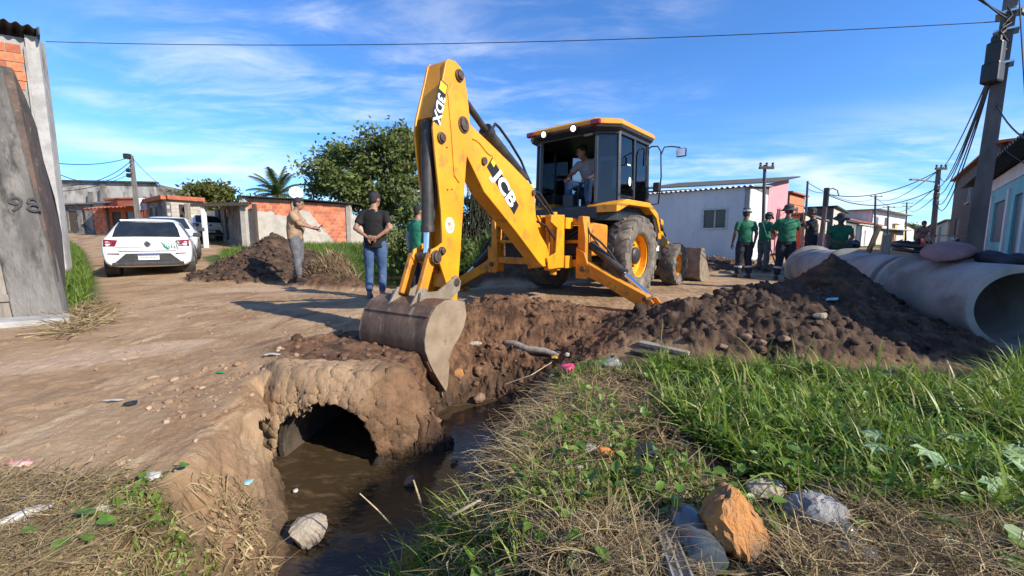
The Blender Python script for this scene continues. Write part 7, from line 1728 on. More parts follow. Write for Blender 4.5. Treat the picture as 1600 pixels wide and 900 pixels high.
blades('house_foot_grass', 'low grass strip at the foot of the whitewashed house', 'grass', in_poly(rng, HS, 5000), 0.16, 0.03, 'grass_far', 21, 0.9, seg=3)

def flat_leaves(name, label, cat, pts, size, asp, m, seed, lift, tilt=0.5):
    rng = np.random.default_rng(seed); n = len(pts); z = terrain(pts[:, 0], pts[:, 1]) + lift * rng.random(n); a = rng.random(n) * 6.283; t = rng.normal(0.15, tilt, n); r_ = rng.normal(0, tilt, n)
    d = np.stack([np.cos(a) * np.cos(t), np.sin(a) * np.cos(t), np.sin(t)], -1); s = np.stack([-np.sin(a) * np.cos(r_), np.cos(a) * np.cos(r_), np.sin(r_)], -1); L_ = size * (0.5 + rng.random(n)); w = L_ * asp / 2; P = np.stack([pts[:, 0], pts[:, 1], z], -1); u_ = np.cross(d, s)
    q = [(0, 0, 0), (0.3, 0.8, 0.08), (0.65, 0.75, 0.06), (1, 0, -0.12), (0.65, -0.75, 0.06), (0.3, -0.8, 0.08)]
    V = np.stack([P + d * (L_ * k)[:, None] + s * (w * j)[:, None] + u_ * (L_ * h)[:, None] for k, j, h in q], 1).reshape(-1, 3); b0 = np.arange(n)[:, None] * 6
    F = np.concatenate([b0 + np.array([0, 1, 2, 3]), b0 + np.array([0, 3, 4, 5])]); o = np_mesh(name, V, F, m, smooth=True); tag(o, label, cat, kind='stuff'); return o
isl_mat('litter_leaf', [(0.12, 0.075, 0.035), (0.26, 0.175, 0.085), (0.07, 0.045, 0.025), (0.36, 0.26, 0.13)], 0.85, 0.1)
isl_mat('cover_leaf', [(0.075, 0.155, 0.020), (0.13, 0.23, 0.030), (0.19, 0.29, 0.05), (0.05, 0.11, 0.02)], 0.4, 0.35, 0.4)
flat_leaves('leaf_litter', 'brown dead leaves and bits matted in the straw on the bank', 'litter', np.concatenate([in_poly(rng, STRAW, 1800, bankok), in_poly(rng, STRAW2, 1100, clear_of)]), 0.028, 0.5, 'litter_leaf', 41, 0.03)
flat_leaves('left_litter', 'brown dead leaves in the straw at the bottom left', 'litter', in_poly(rng, DRY_L, 1100), 0.026, 0.5, 'litter_leaf', 42, 0.03)
flat_leaves('creeping_leaves', 'small creeping green leaves among the grass and straw', 'weeds', np.concatenate([in_poly(rng, LUSH, 2600, tufty), in_poly(rng, MIXP, 650, lambda x, y: bankok(x, y) * np.clip(0.1 + 3.5 * fbm(x * 3, y * 3, 303, 3), 0, 1)), in_poly(rng, TUFT, 300)]), 0.038, 0.75, 'cover_leaf', 43, 0.11)
flat_leaves('left_creeping_leaves', 'small creeping green leaves at the bottom left', 'weeds', in_poly(rng, DRY_L, 130, lambda x, y: np.clip(0.05 + 4 * fbm(x * 3, y * 3, 309, 3), 0, 1)), 0.028, 0.75, 'cover_leaf', 44, 0.05)

# ---------------------------------------------------------------- clods, grit, rubble
def scatter_lumps(name, label, cat, pts, size, m, seed, smin=0.3, sink=0.3, lod=1, rough=0.28, smooth=False):
    rng = np.random.default_rng(seed); ico = bmesh.new(); bmesh.ops.create_icosphere(ico, subdivisions=lod, radius=1.0); bv = np.array([v.co[:] for v in ico.verts]); bf = np.array([[v.index for v in f.verts] for f in ico.faces]); ico.free()
    n = len(pts); s = size * (smin + (1 - smin) * rng.random(n) ** 5); z = terrain(pts[:, 0], pts[:, 1])
    jit = 1 + rough * rng.normal(size=(n, len(bv))); V = bv[None] * jit[:, :, None] * np.stack([0.8 + 0.5 * rng.random(n), 0.8 + 0.5 * rng.random(n), 0.55 + 0.4 * rng.random(n)], -1)[:, None, :]
    a = rng.random(n) * 6.283; c, s_ = np.cos(a)[:, None], np.sin(a)[:, None]; x = V[..., 0] * c - V[..., 1] * s_; y = V[..., 0] * s_ + V[..., 1] * c; V = np.stack([x, y, V[..., 2]], -1) * s[:, None, None]
    V[..., 0] += pts[:, 0:1]; V[..., 1] += pts[:, 1:2]; V[..., 2] += (z + s * (1 - sink) * 0.5)[:, None]
    F = bf[None] + (np.arange(n) * len(bv))[:, None, None]
    o = np_mesh(name, V.reshape(-1, 3), F.reshape(-1, 3), m, smooth=smooth, nside=3); tag(o, label, cat, kind='stuff'); return o
def soil_ok(dark):
    def f(x, y):
        z, mm = terrain(x, y, True, False); d = mm['dark'] > 0.5
        return ((mm['sm'] > 0.4) & (d == dark) & (z > -0.55)).astype(float)
    return f
scatter_lumps('brown_clods', 'loose brown clods around the pit and spoil heap', 'soil', in_poly(rng, [(-2.0, 2.9), (-1.0, 2.9), (-0.3, 2.6), (0.6, 3.2), (1.6, 3.6), (1.6, 5.6), (-1.2, 5.8), (-2.0, 4.2)], 700, soil_ok(False)), 0.045, 'clod_brown', 1, 0.14, 0.8, 2, 0.20, True)
scatter_lumps('dark_clods', 'loose dark clods on the big soil pile', 'soil', in_poly(rng, [(1.0, 3.0), (4.6, 2.6), (4.8, 5.4), (2.6, 5.6), (1.2, 4.9)], 600, soil_ok(True)), 0.055, 'clod_dark', 2, 0.14, 0.8, 2, 0.20, True)
scatter_lumps('pile_clods', 'dark clods on the pile beside the tan-shirted man', 'soil', in_poly(rng, [(-8.2, 9.4), (-3.0, 8.3), (-3.0, 10.5), (-8.0, 12.2)], 1500, lambda x, y: (terrain(x, y, True, False)[1]['sm'] > 0.3).astype(float)), 0.08, 'clod_dark', 3, 0.2, 0.8, 1, 0.15, True)
ROADP = [(-9, 9.5), (-4.5, 4.6), (-5.5, 3.0), (-3.5, 1.2), (-1.5, 1.6), (-1.45, 2.7), (-0.9, 3.6), (-1.2, 5.5), (1.5, 6.5), (5, 9.5), (2, 10), (-3.0, 7.4), (-7.5, 10)]
scatter_lumps('road_grit', 'small stones and grit scattered on the dirt road', 'gravel', in_poly(rng, ROADP, 1500, flatok), 0.016, 'grit', 4, 0.14)
scatter_lumps('bank_crumbs', 'crumbs of dry earth on the left bank above the water', 'soil', in_poly(rng, G([(0, 640), (420, 600), (440, 760), (330, 780), (0, 770)], 0), 220, flatok), 0.015, 'grit', 5, 0.15)
scatter_lumps('road_clods', 'brown clods lying along the road edge near the culvert', 'soil', in_poly(rng, G([(230, 590), (470, 540), (520, 600), (430, 700), (250, 720)], 0), 90, flatok), 0.030, 'grit', 6, 0.2, 0.6, 2, 0.18, True)
scatter_lumps('far_rubble', 'pale rubble in front of the whitewashed house', 'rubble', in_poly(rng, [(4.5, 12.0), (8.2, 12.4), (8.2, 14.8), (5.5, 16.5)], 700), 0.09, 'grit', 7, 0.3)
def gpz(x, y, off=0.0, z=None):
    """where the ray through a pixel first meets the ground"""
    if z is not None: return gp(x, y, z)
    d = ray(x, y); t = np.geomspace(0.7, 30, 900); gx_ = CAM.x + d.x * t; gy_ = CAM.y + d.y * t; gz_ = CAM.z + d.z * t
    k = np.nonzero(gz_ < terrain(gx_, gy_) + off)[0]; t0 = t[k[0]] if len(k) else t[-1]
    return CAM + d * float(t0)
# ---------------------------------------------------------------- rocks, litter, boards
mat('rock_orange', (0.46, 0.20, 0.055), (0.26, 0.135, 0.060), 0.85, scale=9, c3=(0.17, 0.115, 0.07), s3=14, t3=(0.52, 0.64), bump=1.0, bscale=26, stretch=(1, 1, 0.5), bdist=0.03)
mat('rock_grey', (0.27, 0.265, 0.26), (0.17, 0.165, 0.16), 0.9, scale=14, c3=(0.04, 0.04, 0.04), s3=40, t3=(0.60, 0.68), bump=0.5, bscale=60)
mat('rock_pale', (0.40, 0.34, 0.26), (0.28, 0.225, 0.165), 0.9, scale=9, c3=(0.14, 0.11, 0.08), s3=7, t3=(0.56, 0.70), bump=0.6, bscale=40)
mat('rock_brown', (0.27, 0.17, 0.105), (0.18, 0.11, 0.068), 0.9, scale=9, bump=0.5, bscale=40)
mat('bottle_plastic', (0.055, 0.068, 0.082), (0.10, 0.105, 0.105), 0.28, scale=6, c3=(0.13, 0.115, 0.09), s3=9, t3=(0.56, 0.72), coat=0.4)
mat('aluminium', (0.46, 0.43, 0.37), (0.34, 0.31, 0.26), 0.5, 0.4, scale=10)
mat('bag_pink', (0.62, 0.055, 0.16), (0.45, 0.03, 0.10), 0.4, scale=12); mat('bag_orange', (0.72, 0.16, 0.04), (0.70, 0.34, 0.10), 0.4, scale=7, c3=(0.60, 0.06, 0.05), s3=6, t3=(0.5, 0.6))
mat('bag_white', (0.50, 0.48, 0.44), (0.34, 0.315, 0.28), 0.5, scale=9); mat('bag_black', (0.018, 0.019, 0.022), (0.03, 0.03, 0.033), 0.25, scale=9, c3=(0.40, 0.40, 0.40), s3=6, t3=(0.66, 0.74))
mat('scrap_yellow', (0.55, 0.32, 0.04), (0.38, 0.23, 0.04), 0.5, scale=12); mat('scrap_blue', (0.20, 0.42, 0.48), (0.30, 0.50, 0.52), 0.5, scale=12); mat('scrap_green', (0.03, 0.28, 0.10), None, 0.5)
mat('scrap_red', (0.50, 0.12, 0.08), (0.62, 0.50, 0.42), 0.6, scale=20); mat('sack_mauve', (0.26, 0.155, 0.15), (0.20, 0.12, 0.12), 0.85, scale=5, c3=(0.07, 0.05, 0.055), s3=12, t3=(0.60, 0.68), bump=0.4, bscale=30)
mat('cloth_dark', (0.020, 0.022, 0.035), (0.035, 0.036, 0.050), 0.9, scale=9, bump=0.5, bscale=18)
def hull_rock(name, label, pts, m, jitter=0.006, seed=1, sub=2, cat='rock', group=None, center=None, soft=1):
    bm = bmesh.new(); rr_ = random.Random(seed)
    for p in pts: bm.verts.new(p)
    r_ = bmesh.ops.convex_hull(bm, input=bm.verts); bmesh.ops.delete(bm, geom=[v for v in bm.verts if not v.link_faces], context='VERTS')
    bmesh.ops.subdivide_edges(bm, edges=bm.edges, cuts=sub, use_grid_fill=True); bmesh.ops.triangulate(bm, faces=bm.faces)
    bmesh.ops.recalc_face_normals(bm, faces=bm.faces)
    for _ in range(soft): bmesh.ops.smooth_vert(bm, verts=bm.verts, factor=0.5, use_axis_x=True, use_axis_y=True, use_axis_z=True)
    for v in bm.verts: v.co += v.normal * rr_.uniform(-jitter, jitter) + Vector((rr_.uniform(-1, 1), rr_.uniform(-1, 1), rr_.uniform(-1, 1))) * jitter * 0.5
    c = Vector(center) if center else sum((v.co for v in bm.verts), Vector()) / len(bm.verts); lo = min(v.co.z for v in bm.verts); c.z = lo
    bmesh.ops.translate(bm, verts=bm.verts, vec=-c); me = bpy.data.meshes.new(name); bm.to_mesh(me); bm.free()
    me.materials.append(MATS[m]); me.polygons.foreach_set('use_smooth', [True] * len(me.polygons)); me.set_sharp_from_angle(angle=R(28))
    o = bpy.data.objects.new(name, me); col.objects.link(o); o.location = c; tag(o, label, cat, group); return o
def stone(label, x, y, w, m, seed, flat=0.6, z=None, sink=0.25, asp=1.0, group=None, name='stone', rz=0.0):
    """stone whose foot is at pixel x, y on the ground, w metres wide"""
    P = gpz(x, y, 0.0, z)
    rr_ = random.Random(seed); pts = []
    for k in range(26):
        a = rr_.uniform(0, 6.283); e_ = rr_.uniform(-1, 1); r_ = math.sqrt(1 - e_ * e_) * rr_.uniform(0.85, 1.1)
        v = Vector((r_ * math.cos(a) * w / 2, r_ * math.sin(a) * w / 2 * asp, e_ * w / 2 * flat)); v.rotate(Matrix.Rotation(rz, 3, 'Z')); pts.append(P + v + Vector((0, 0, w / 2 * flat * (1 - sink))))
    return hull_rock(name, label, pts, m, w * 0.02, seed, sub=3, group=group, soft=3)
# the big orange rock
Pf = gpz(1165, 884, 0.0); Yf = Pf.y
O_ = [at(x, y, Yf + d_) for x, y, d_ in ((1137, 750, 0.10), (1128, 760, 0.16), (1160, 772, 0.06), (1186, 808, 0.07), (1207, 850, 0.05), (1203, 882, 0.02), (1180, 884, -0.01), (1150, 872, -0.01), (1112, 838, 0.02), (1092, 798, 0.06), (1098, 786, 0.12), (1160, 800, 0.22), (1200, 850, 0.20), (1110, 845, 0.20), (1127, 800, 0.015), (1140, 760, 0.06))]
hull_rock('rock', 'large upright orange-brown rock beside the crushed bottle', O_, 'rock_orange', 0.007, 3, 4)
stone('speckled grey stone right of the orange rock', 1270, 818, 0.20, 'rock_grey', 5, 0.55, asp=0.8)
stone('flat pale slab of rubble behind the orange rock', 1198, 772, 0.17, 'rock_pale', 6, 0.35, asp=0.6)
stone('flat stone half buried behind the speckled grey stone', 1312, 776, 0.20, 'rock_pale', 16, 0.3, asp=0.6)
stone('small brown stone between the orange rock and the glass jar', 1238, 850, 0.075, 'rock_brown', 7)
stone('tiny pale stone against the speckled grey stone', 1247, 832, 0.04, 'rock_pale', 17)
stone('rough grey stone under the aluminium strip', 1018, 850, 0.09, 'rock_pale', 18, 0.8)
stone('grey stone in the straw at the bottom right corner', 1340, 878, 0.12, 'rock_grey', 8, 0.5)
stone('round pale rock at the left edge of the water', 484, 842, 0.20, 'rock_pale', 39, 0.75, z=-0.55, sink=0.35)
stone('small stone standing in the water below the pit', 642, 757, 0.10, 'rock_brown', 10, 0.7, z=-0.55)
stone('orange tinged stone in the pit under the bucket tip', 716, 592, 0.12, 'rock_orange', 11, 1.1)
stone('pale flat stone on the spoil slope right of the bucket', 743, 540, 0.16, 'rock_pale', 12, 0.35, asp=0.5)
stone('grey block of rubble on the spoil edge left of the planks', 948, 578, 0.24, 'rock_grey', 13, 0.5, asp=0.6)
stone('dark round stone in the pit right of the bucket tip', 748, 628, 0.13, 'rock_brown', 14, 0.8)
stone('second dark stone low in the pit near the water', 690, 660, 0.09, 'rock_brown', 15, 0.8)
stone('pale stone on the crest of the dark soil pile', 1282, 497, 0.13, 'rock_pale', 19, 0.5, asp=0.7)
for i, (x, y, w) in enumerate(((1225, 535, .10), (1190, 540, .085), (1165, 530, .09), (1130, 545, 0.08), (1250, 560, .07))):
    stone(('large', 'rounded', 'squat', 'small', 'lower')[i] + ' brown clod on the front of the dark soil pile', x, y, w, 'rock_brown', 30 + i, 0.7, group='big clods on the dark pile', name='clod')
# crushed plastic bottle, aluminium strip, glass jar
def laid(o, P0, P1, z=0.0):
    d = (P1 - P0).normalized(); o.rotation_mode = 'QUATERNION'; o.rotation_quaternion = d.to_track_quat('Y', 'Z'); o.location = P0
Pa = gpz(1108, 882, 0.05); Pb = gpz(1058, 786, 0.06)
L_ = (Pb - Pa).length; r_ = 0.056
e = thing('plastic_bottle', 'crushed dark plastic bottle lying between the metal strip and the orange rock', 'bottle', Pa)
b = MB(); rings = []
for k, (t, q) in enumerate(((0, 0.6), (0.02, 0.92), (0.08, 1.0), (0.10, 0.93), (0.14, 1.0), (0.30, 0.98), (0.34, 0.90), (0.38, 0.98), (0.60, 1.0), (0.72, 0.95), (0.82, 0.75), (0.90, 0.42), (0.93, 0.30), (1.0, 0.30))):
    rings.append([(r_ * q * math.cos(a_ * math.pi / 10) * (1 + 0.06 * math.sin(3 * a_ + k)), t * L_, r_ * q * 0.82 * math.sin(a_ * math.pi / 10) * (1 + 0.05 * math.cos(2 * a_ + k * 2))) for a_ in range(20)])
b.loft(rings); b.build('body', 'bottle_plastic', e, smooth=50); b = MB(); b.lathe([(0.0155, L_ * 0.985), (0.0165, L_ * 1.0), (0.0165, L_ * 1.06), (0.001, L_ * 1.065)], (0, 0, 0), (0, 1, 0), 16); b.build('cap', 'scrap_green', e, smooth=40)
laid(e, Pa, Pb)
Pa = gpz(1068, 915, 0.05); Pb = gpz(1034, 822, 0.04); L_ = (Pb - Pa).length
b = MB()
b.prism([(-0.026, 0), (0.026, 0), (0.026, 0.020), (0.021, 0.020), (0.021, 0.006), (0.003, 0.006), (0.003, 0.014), (-0.003, 0.014), (-0.003, 0.006), (-0.021, 0.006), (-0.021, 0.020), (-0.026, 0.020)], (0, 0, 0), X_, Z_, Y_, 0, L_)
o = b.build('metal_strip', 'aluminium'); laid(o, Pa, Pb); tag(o, 'grooved grey aluminium strip lying at the bottom centre', 'metal strip')
mat('jar_glass', (0.55, 0.60, 0.58), None, 0.06, trans=0.85, ior=1.3, alpha=0.55)
Pj = gpz(1308, 843, 0.0); b = MB(); b.lathe([(0.001, 0.062), (0.018, 0.060), (0.031, 0.048), (0.036, 0.028), (0.036, 0.0), (0.034, 0.0), (0.034, 0.027), (0.029, 0.046), (0.001, 0.059)], (0, 0, 0), Z_, 24); o = b.build('glass_jar', 'jar_glass', smooth=50); o.location = (Pj.x, Pj.y, ground_z(Pj.x, Pj.y) + 0.005); o.rotation_euler = (0.3, 0.2, 0); tag(o, 'clear upturned glass jar in the straw below the grey stone', 'jar')
# crumpled litter
def crumple(name, label, x, y, w, m, seed, flat=0.4, asp=1.0, cat='litter', z=None, rz=0.0, lift=0.012):
    w *= 0.72; P = gpz(x, y, 0.0, z); zz_ = P.z
    rr_ = np.random.default_rng(seed); bm = bmesh.new(); bmesh.ops.create_icosphere(bm, subdivisions=3, radius=1.0)
    for v in bm.verts:
        d = v.co.copy(); f = 1 + 0.9 * float(fbm(np.array(d.x * 1.6 + seed), np.array(d.y * 1.6 + d.z * 2.1), seed, 3)) + 0.5 * float(abs(fbm(np.array(d.x * 4 + seed), np.array(d.y * 4 - d.z * 3.3), seed + 5, 2)))
        v.co = Vector((d.x * w / 2 * f, d.y * w / 2 * asp * f, max(-0.35, d.z * f + 0.2) * w / 2 * flat))
    me = bpy.data.meshes.new(name); bm.to_mesh(me); bm.free(); me.materials.append(MATS[m]); me.polygons.foreach_set('use_smooth', [True] * len(me.polygons)); me.set_sharp_from_angle(angle=R(35))
    o = bpy.data.objects.new(name, me); col.objects.link(o); o.location = (P.x, P.y, zz_ + lift); o.rotation_euler = (0, 0, rz); tag(o, label, cat); return o
crumple('plastic_bag', 'pink plastic scrap on the bank edge below the log', 886, 590, 0.13, 'bag_pink', 1, 0.8, lift=0.05)
crumple('plastic_bag', 'orange and red plastic bag in the straw mid bank', 944, 722, 0.085, 'bag_orange', 2, 0.8, lift=0.03)
crumple('plastic_bag', 'clear whitish bag beside the orange bag', 921, 712, 0.085, 'bag_white', 3, 0.5, lift=0.03)
crumple('paper_ball', 'white crumpled paper ball below the orange bag', 905, 743, 0.045, 'bag_white', 4, 0.9, lift=0.03)
crumple('plastic_bag', 'black plastic bag in the grass right of the orange bag', 1008, 716, 0.14, 'bag_black', 5, 0.45, lift=0.03)
crumple('yellow_scrap', 'yellow peel lying under the log', 866, 562, 0.085, 'scrap_yellow', 6, 0.5, lift=0.02)
crumple('yellow_scrap', 'pale yellow fruit beside the yellow peel', 886, 558, 0.06, 'bag_white', 7, 0.9, lift=0.02)
crumple('white_scrap', 'white plastic scrap in the straw at the bottom left', 158, 808, 0.075, 'bag_white', 8, 0.5, lift=0.02)
crumple('plastic_sheet', 'long pale plastic sheet at the far bottom left', 48, 815, 0.19, 'bag_white', 9, 0.3, 0.35, rz=1.0, lift=0.02)
crumple('red_scrap', 'torn red and white packet at the left edge', 32, 728, 0.15, 'scrap_red', 10, 0.2, 0.45)
crumple('blue_scrap', 'pale blue scrap on the left bank near the water', 388, 757, 0.055, 'scrap_blue', 11, 0.4)
crumple('green_scrap', 'small green plastic scrap on the road', 345, 584, 0.09, 'scrap_green', 12, 0.15, 0.4)
crumple('dark_scrap', 'dark rag lying on the road at left', 205, 633, 0.08, 'bag_black', 13, 0.4)
crumple('white_scrap', 'white scrap at the road edge left of the bucket', 425, 556, 0.16, 'bag_white', 14, 0.15, 0.4)
crumple('white_scrap', 'thin pale strip on the road beside the dark rag', 178, 628, 0.16, 'bag_white', 15, 0.06, 0.2)
crumple('white_scrap', 'pale wrapper among green leaves at the lower left', 240, 752, 0.07, 'bag_white', 16, 0.5, lift=0.02)
crumple('white_scrap', 'pale shard standing in the muddy water', 710, 722, 0.09, 'rock_pale', 17, 0.7, 0.4, rz=0.9, z=-0.545)
crumple('white_scrap', 'white lump on the far soil pile left of the stabiliser', 742, 428, 0.22, 'bag_white', 18, 0.4, 0.5)
crumple('white_scrap', 'white flake on the crest of the pile by the tan-shirted man', 408, 376, 0.22, 'bag_white', 19, 0.3, 0.4)
crumple('white_scrap', 'pale chips at the left corner of the water', 462, 770, 0.04, 'bag_white', 20, 0.5, z=-0.545)
crumple('grey_rag', 'greenish rag on the dark soil pile', 1300, 470, 0.26, 'scrap_blue', 21, 0.15, 0.3, rz=0.5)
# boards, log, sticks
def board(name, label, pa, pb, w, h, m, za=None, zb=None, cat='board'):
    def fx(p, z):
        return gpz(*p, 0.02, z)
    A_ = fx(pa, za); B_ = fx(pb, zb); L_ = (B_ - A_).length
    b = MB(); n = 7; rr_ = random.Random(len(label)); rings = []
    for k in range(n):
        t = k / (n - 1); q = rr_.uniform(0.92, 1.0); rings.append([(x * w / 2 * q + 0.006 * math.sin(k * 1.7), t * L_, z_ * h / 2 * q) for x, z_ in ((-1, -1), (1, -1), (1, 1), (-1, 1))])
    b.loft(rings); o = b.build(name, m, bevel=0.003); d = (B_ - A_).normalized(); o.rotation_mode = 'QUATERNION'; o.rotation_quaternion = d.to_track_quat('Y', 'Z'); o.location = A_; tag(o, label, cat); return o
A_ = gpz(790, 536, 0.02); B_ = gpz(872, 555, 0.03); b = MB(); d = B_ - A_
b.tube([d * t + Vector((0.01 * math.sin(9 * t), 0.012 * math.cos(7 * t), 0.008 * math.sin(11 * t))) for t in (0, 0.15, 0.3, 0.45, 0.6, 0.75, 0.9, 1.0)], [0.028, 0.036, 0.038, 0.034, 0.036, 0.033, 0.028, 0.02], 10); o = b.build('log', 'wood_grey', smooth=50); o.location = A_; tag(o, 'weathered grey log on the crest of the spoil', 'log')
board('plank', 'upper broken wooden plank on the spoil edge', (1000, 535), (1078, 552), 0.10, 0.03, 'wood_grey')
board('plank', 'lower broken wooden plank against the grass edge', (990, 548), (1075, 564), 0.09, 0.03, 'wood_dark')
board('board', 'grey board leaning in the mud at the stream edge', (742, 742), (783, 672), 0.07, 0.015, 'wood_grey', -0.53, -0.14)
def twig(label, pts, r_=0.005):
    P = [Vector(p) for p in pts]; o0 = P[0]; b = MB(); b.tube([p - o0 for p in P], [r_, r_ * 0.9, r_ * 0.6][:len(P)] if len(P) == 3 else r_, 6); o = b.build('stick', 'straw_stick', smooth=60); o.location = o0; tag(o, label, 'stick')
mat('straw_stick', (0.46, 0.37, 0.22), (0.33, 0.25, 0.14), 0.85, scale=20)
twig('pale dry stalk standing at the water edge in the grass tuft', [gp(664, 808, -0.25), at(655, 778, gp(664, 808, -0.25).y), at(646, 750, gp(664, 808, -0.25).y)], 0.006)
twig('thin dry stalk leaning left over the water', [gp(612, 820, -0.3), at(588, 795, gp(612, 820, -.3).y), at(562, 771, gp(612, 820, -.3).y)], 0.004)
twig('long pale stalk lying along the straw edge', [gp(702, 808, 0.0), gp(730, 792, 0.05), gp(752, 780, 0.07)], 0.006)
twig('long dry stalk lying across the straw at centre', [gp(880, 905, 0.05), gp(960, 850, 0.09), gp(1045, 790, 0.08)], 0.005)
twig('curved dry stem reaching over the pit edge', [gp(790, 600, 0.0), gp(830, 586, 0.08), gp(862, 566, 0.06)], 0.004)
# things on and by the drain pipes
b = MB(); rings = []
for t, w, h in ((0, 0.02, 0.02), (0.03, 0.15, 0.05), (0.15, 0.19, 0.095), (0.35, 0.20, 0.11), (0.55, 0.19, 0.10), (0.72, 0.16, 0.075), (0.80, 0.12, 0.05), (0.82, 0.02, 0.02)):
    rings.append([(w * math.cos(a_ * math.pi / 8), t - 0.4, h + h * math.sin(a_ * math.pi / 8)) for a_ in range(16)])
b.loft(rings); o = b.build('sack', 'sack_mauve', smooth=60); so = o.modifiers.new('s', 'SUBSURF'); so.levels = so.render_levels = 1
q = p0 + pd * 0.95; o.location = (q.x, q.y, 0.735); o.rotation_euler = (0, 0.03, R(-58)); tag(o, 'mauve cement sack lying on top of the nearest drain pipe', 'sack')
b = MB(); rng_ = random.Random(4)
for k in range(9): b.ball((rng_.uniform(-0.16, 0.16), rng_.uniform(-0.12, 0.12), rng_.uniform(0.04, 0.15)), rng_.uniform(0.08, 0.13), 10, 7)
o = remesh(b, 'jacket', 'cloth_dark', None, 0.02, 3); tx = bpy.data.textures['folds']; dm = o.modifiers.new('f', 'DISPLACE'); dm.texture = tx; dm.strength = 0.06
q = p0 + pd * 0.75; o.scale = (0.85, 0.85, 0.6); o.location = (q.x + 0.30, q.y - 0.05, 0.70); tag(o, 'dark bundled jacket behind the sack on the nearest pipe', 'jacket')
b = MB(); b.tube([(0.20 * math.cos(a_ * 0.35), 0.20 * math.sin(a_ * 0.35), 0.003 * a_) for a_ in range(37)], 0.022, 8); o = b.build('hose_coil', 'black_plastic', smooth=60); q = p0 + pd * 1.38; o.location = (q.x + 0.0, q.y + 0.1, 0.80); o.rotation_euler = (0.15, 0.1, 0); tag(o, 'black coiled hose behind the sack on the pipes', 'hose')
def stake(label, x, y0, y1, Y, w, m, lean=0):
    P = at(x, y0, Y); Q_ = at(x + lean, y1, Y); b = MB(); b.bar(Vector((0, 0, -0.25)), Q_ - P, w, w * 0.45, up=(0.3, 1, 0)); o = b.build('stake', m, bevel=0.006); o.location = P; tag(o, label, 'stake')
stake('grey wooden stake standing in front of the middle pipe', 1375, 437, 366, 5.6, 0.10, 'wood_grey', 12)
stake('dark slanted stake behind the pipes', 1352, 392, 352, 8.8, 0.09, 'wood_dark', 22)
crumple('tarp_bundle', 'black plastic bundle with white print behind the middle pipe', 1328, 400, 0.75, 'bag_black', 31, 0.55, 0.6, z=0.50, lift=0.28)
crumple('tarp_bundle', 'long black plastic bundle behind the pipes left of the lamp pole', 1412, 398, 0.95, 'cloth_dark', 32, 0.4, 0.5, z=0.50, lift=0.28)

# ---------------------------------------------------------------- broad-leaved weeds
isl_mat('weed_leaf', [(0.060, 0.145, 0.020), (0.11, 0.21, 0.030), (0.16, 0.26, 0.045)], 0.4, 0.35, 0.45)
isl_mat('weed_leaf_pale', [(0.24, 0.36, 0.17), (0.34, 0.45, 0.25), (0.20, 0.32, 0.13)], 0.5, 0.3)
mat('weed_stem', (0.12, 0.17, 0.05), (0.16, 0.15, 0.07), 0.7, scale=20)
HEART = [(0, 0.0), (0.20, -0.10), (0.42, -0.02), (0.50, 0.22), (0.42, 0.50), (0.24, 0.78), (0, 1.0)]
def leaf_mesh(kind, m):
    b = MB()
    if kind == 'heart':
        mid = [(0, y, -0.04) for x, y in HEART]
        for s in (-1, 1):
            vs = [(s * x, y, 0.10 * x + 0.06 * math.sin(3 * y)) for x, y in HEART] + [(0, 0.0, 0), (0, 0.5, -0.03)]
            for i in range(len(HEART) - 1): b.add([vs[i], vs[i + 1], (0, 0.45, -0.02)], [(0, 1, 2) if s > 0 else (2, 1, 0)])
    else:
        for a, ln in ((0, 1.0), (38, 0.85), (-38, 0.85), (80, 0.62), (-80, 0.62)):
            d = Vector((math.sin(R(a)), math.cos(R(a)), 0)); n = Vector((d.y, -d.x, 0))
            p = [Vector((0, 0, 0)), d * ln * 0.35 + n * 0.13, d * ln * 0.55 + n * 0.16 + Z_ * 0.02, d * ln * 0.72 + n * 0.08, d * ln - Z_ * 0.10, d * ln * 0.72 - n * 0.08, d * ln * 0.55 - n * 0.16 + Z_ * 0.02, d * ln * 0.35 - n * 0.13]
            b.add(p, [(0, 1, 2, 3), (0, 3, 4), (0, 4, 5), (0, 5, 6, 7)])
    o = b.build('leaf', m, smooth=60); me = o.data; bpy.data.objects.remove(o); return me
LM = {('heart', 'weed_leaf'): leaf_mesh('heart', 'weed_leaf'), ('lobed', 'weed_leaf_pale'): leaf_mesh('lobed', 'weed_leaf_pale')}
def weed(name, label, x, y, nl, size, h, seed, kind='heart', m='weed_leaf', spread=0.09, z=None, group='broad-leaved weeds on the banks'):
    P = gpz(x, y, 0.0, z)
    e = thing(name, label, 'weed', P, 0, group); rr_ = random.Random(seed)
    for k in range(nl):
        a = k * 2.4 + rr_.uniform(-0.4, 0.4); tip = Vector((math.cos(a) * spread * rr_.uniform(0.4, 1.1), math.sin(a) * spread * rr_.uniform(0.4, 1.1), h * rr_.uniform(0.5, 1.1)))
        b = MB(); b.tube([(0, 0, -0.01), tip * 0.55 + Vector((0, 0, h * 0.15)), tip], [0.003, 0.0025, 0.002], 5); b.build('stem', 'weed_stem', e, smooth=60)
        o = bpy.data.objects.new('leaf', LM[(kind, m)]); col.objects.link(o); o.parent = e; o.location = tip; s = size * rr_.uniform(0.6, 1.0); o.scale = (s, s, s); o.rotation_euler = (rr_.uniform(-0.9, 0.1), rr_.uniform(-0.5, 0.5), a - math.pi / 2 + rr_.uniform(-0.5, 0.5))
    return e
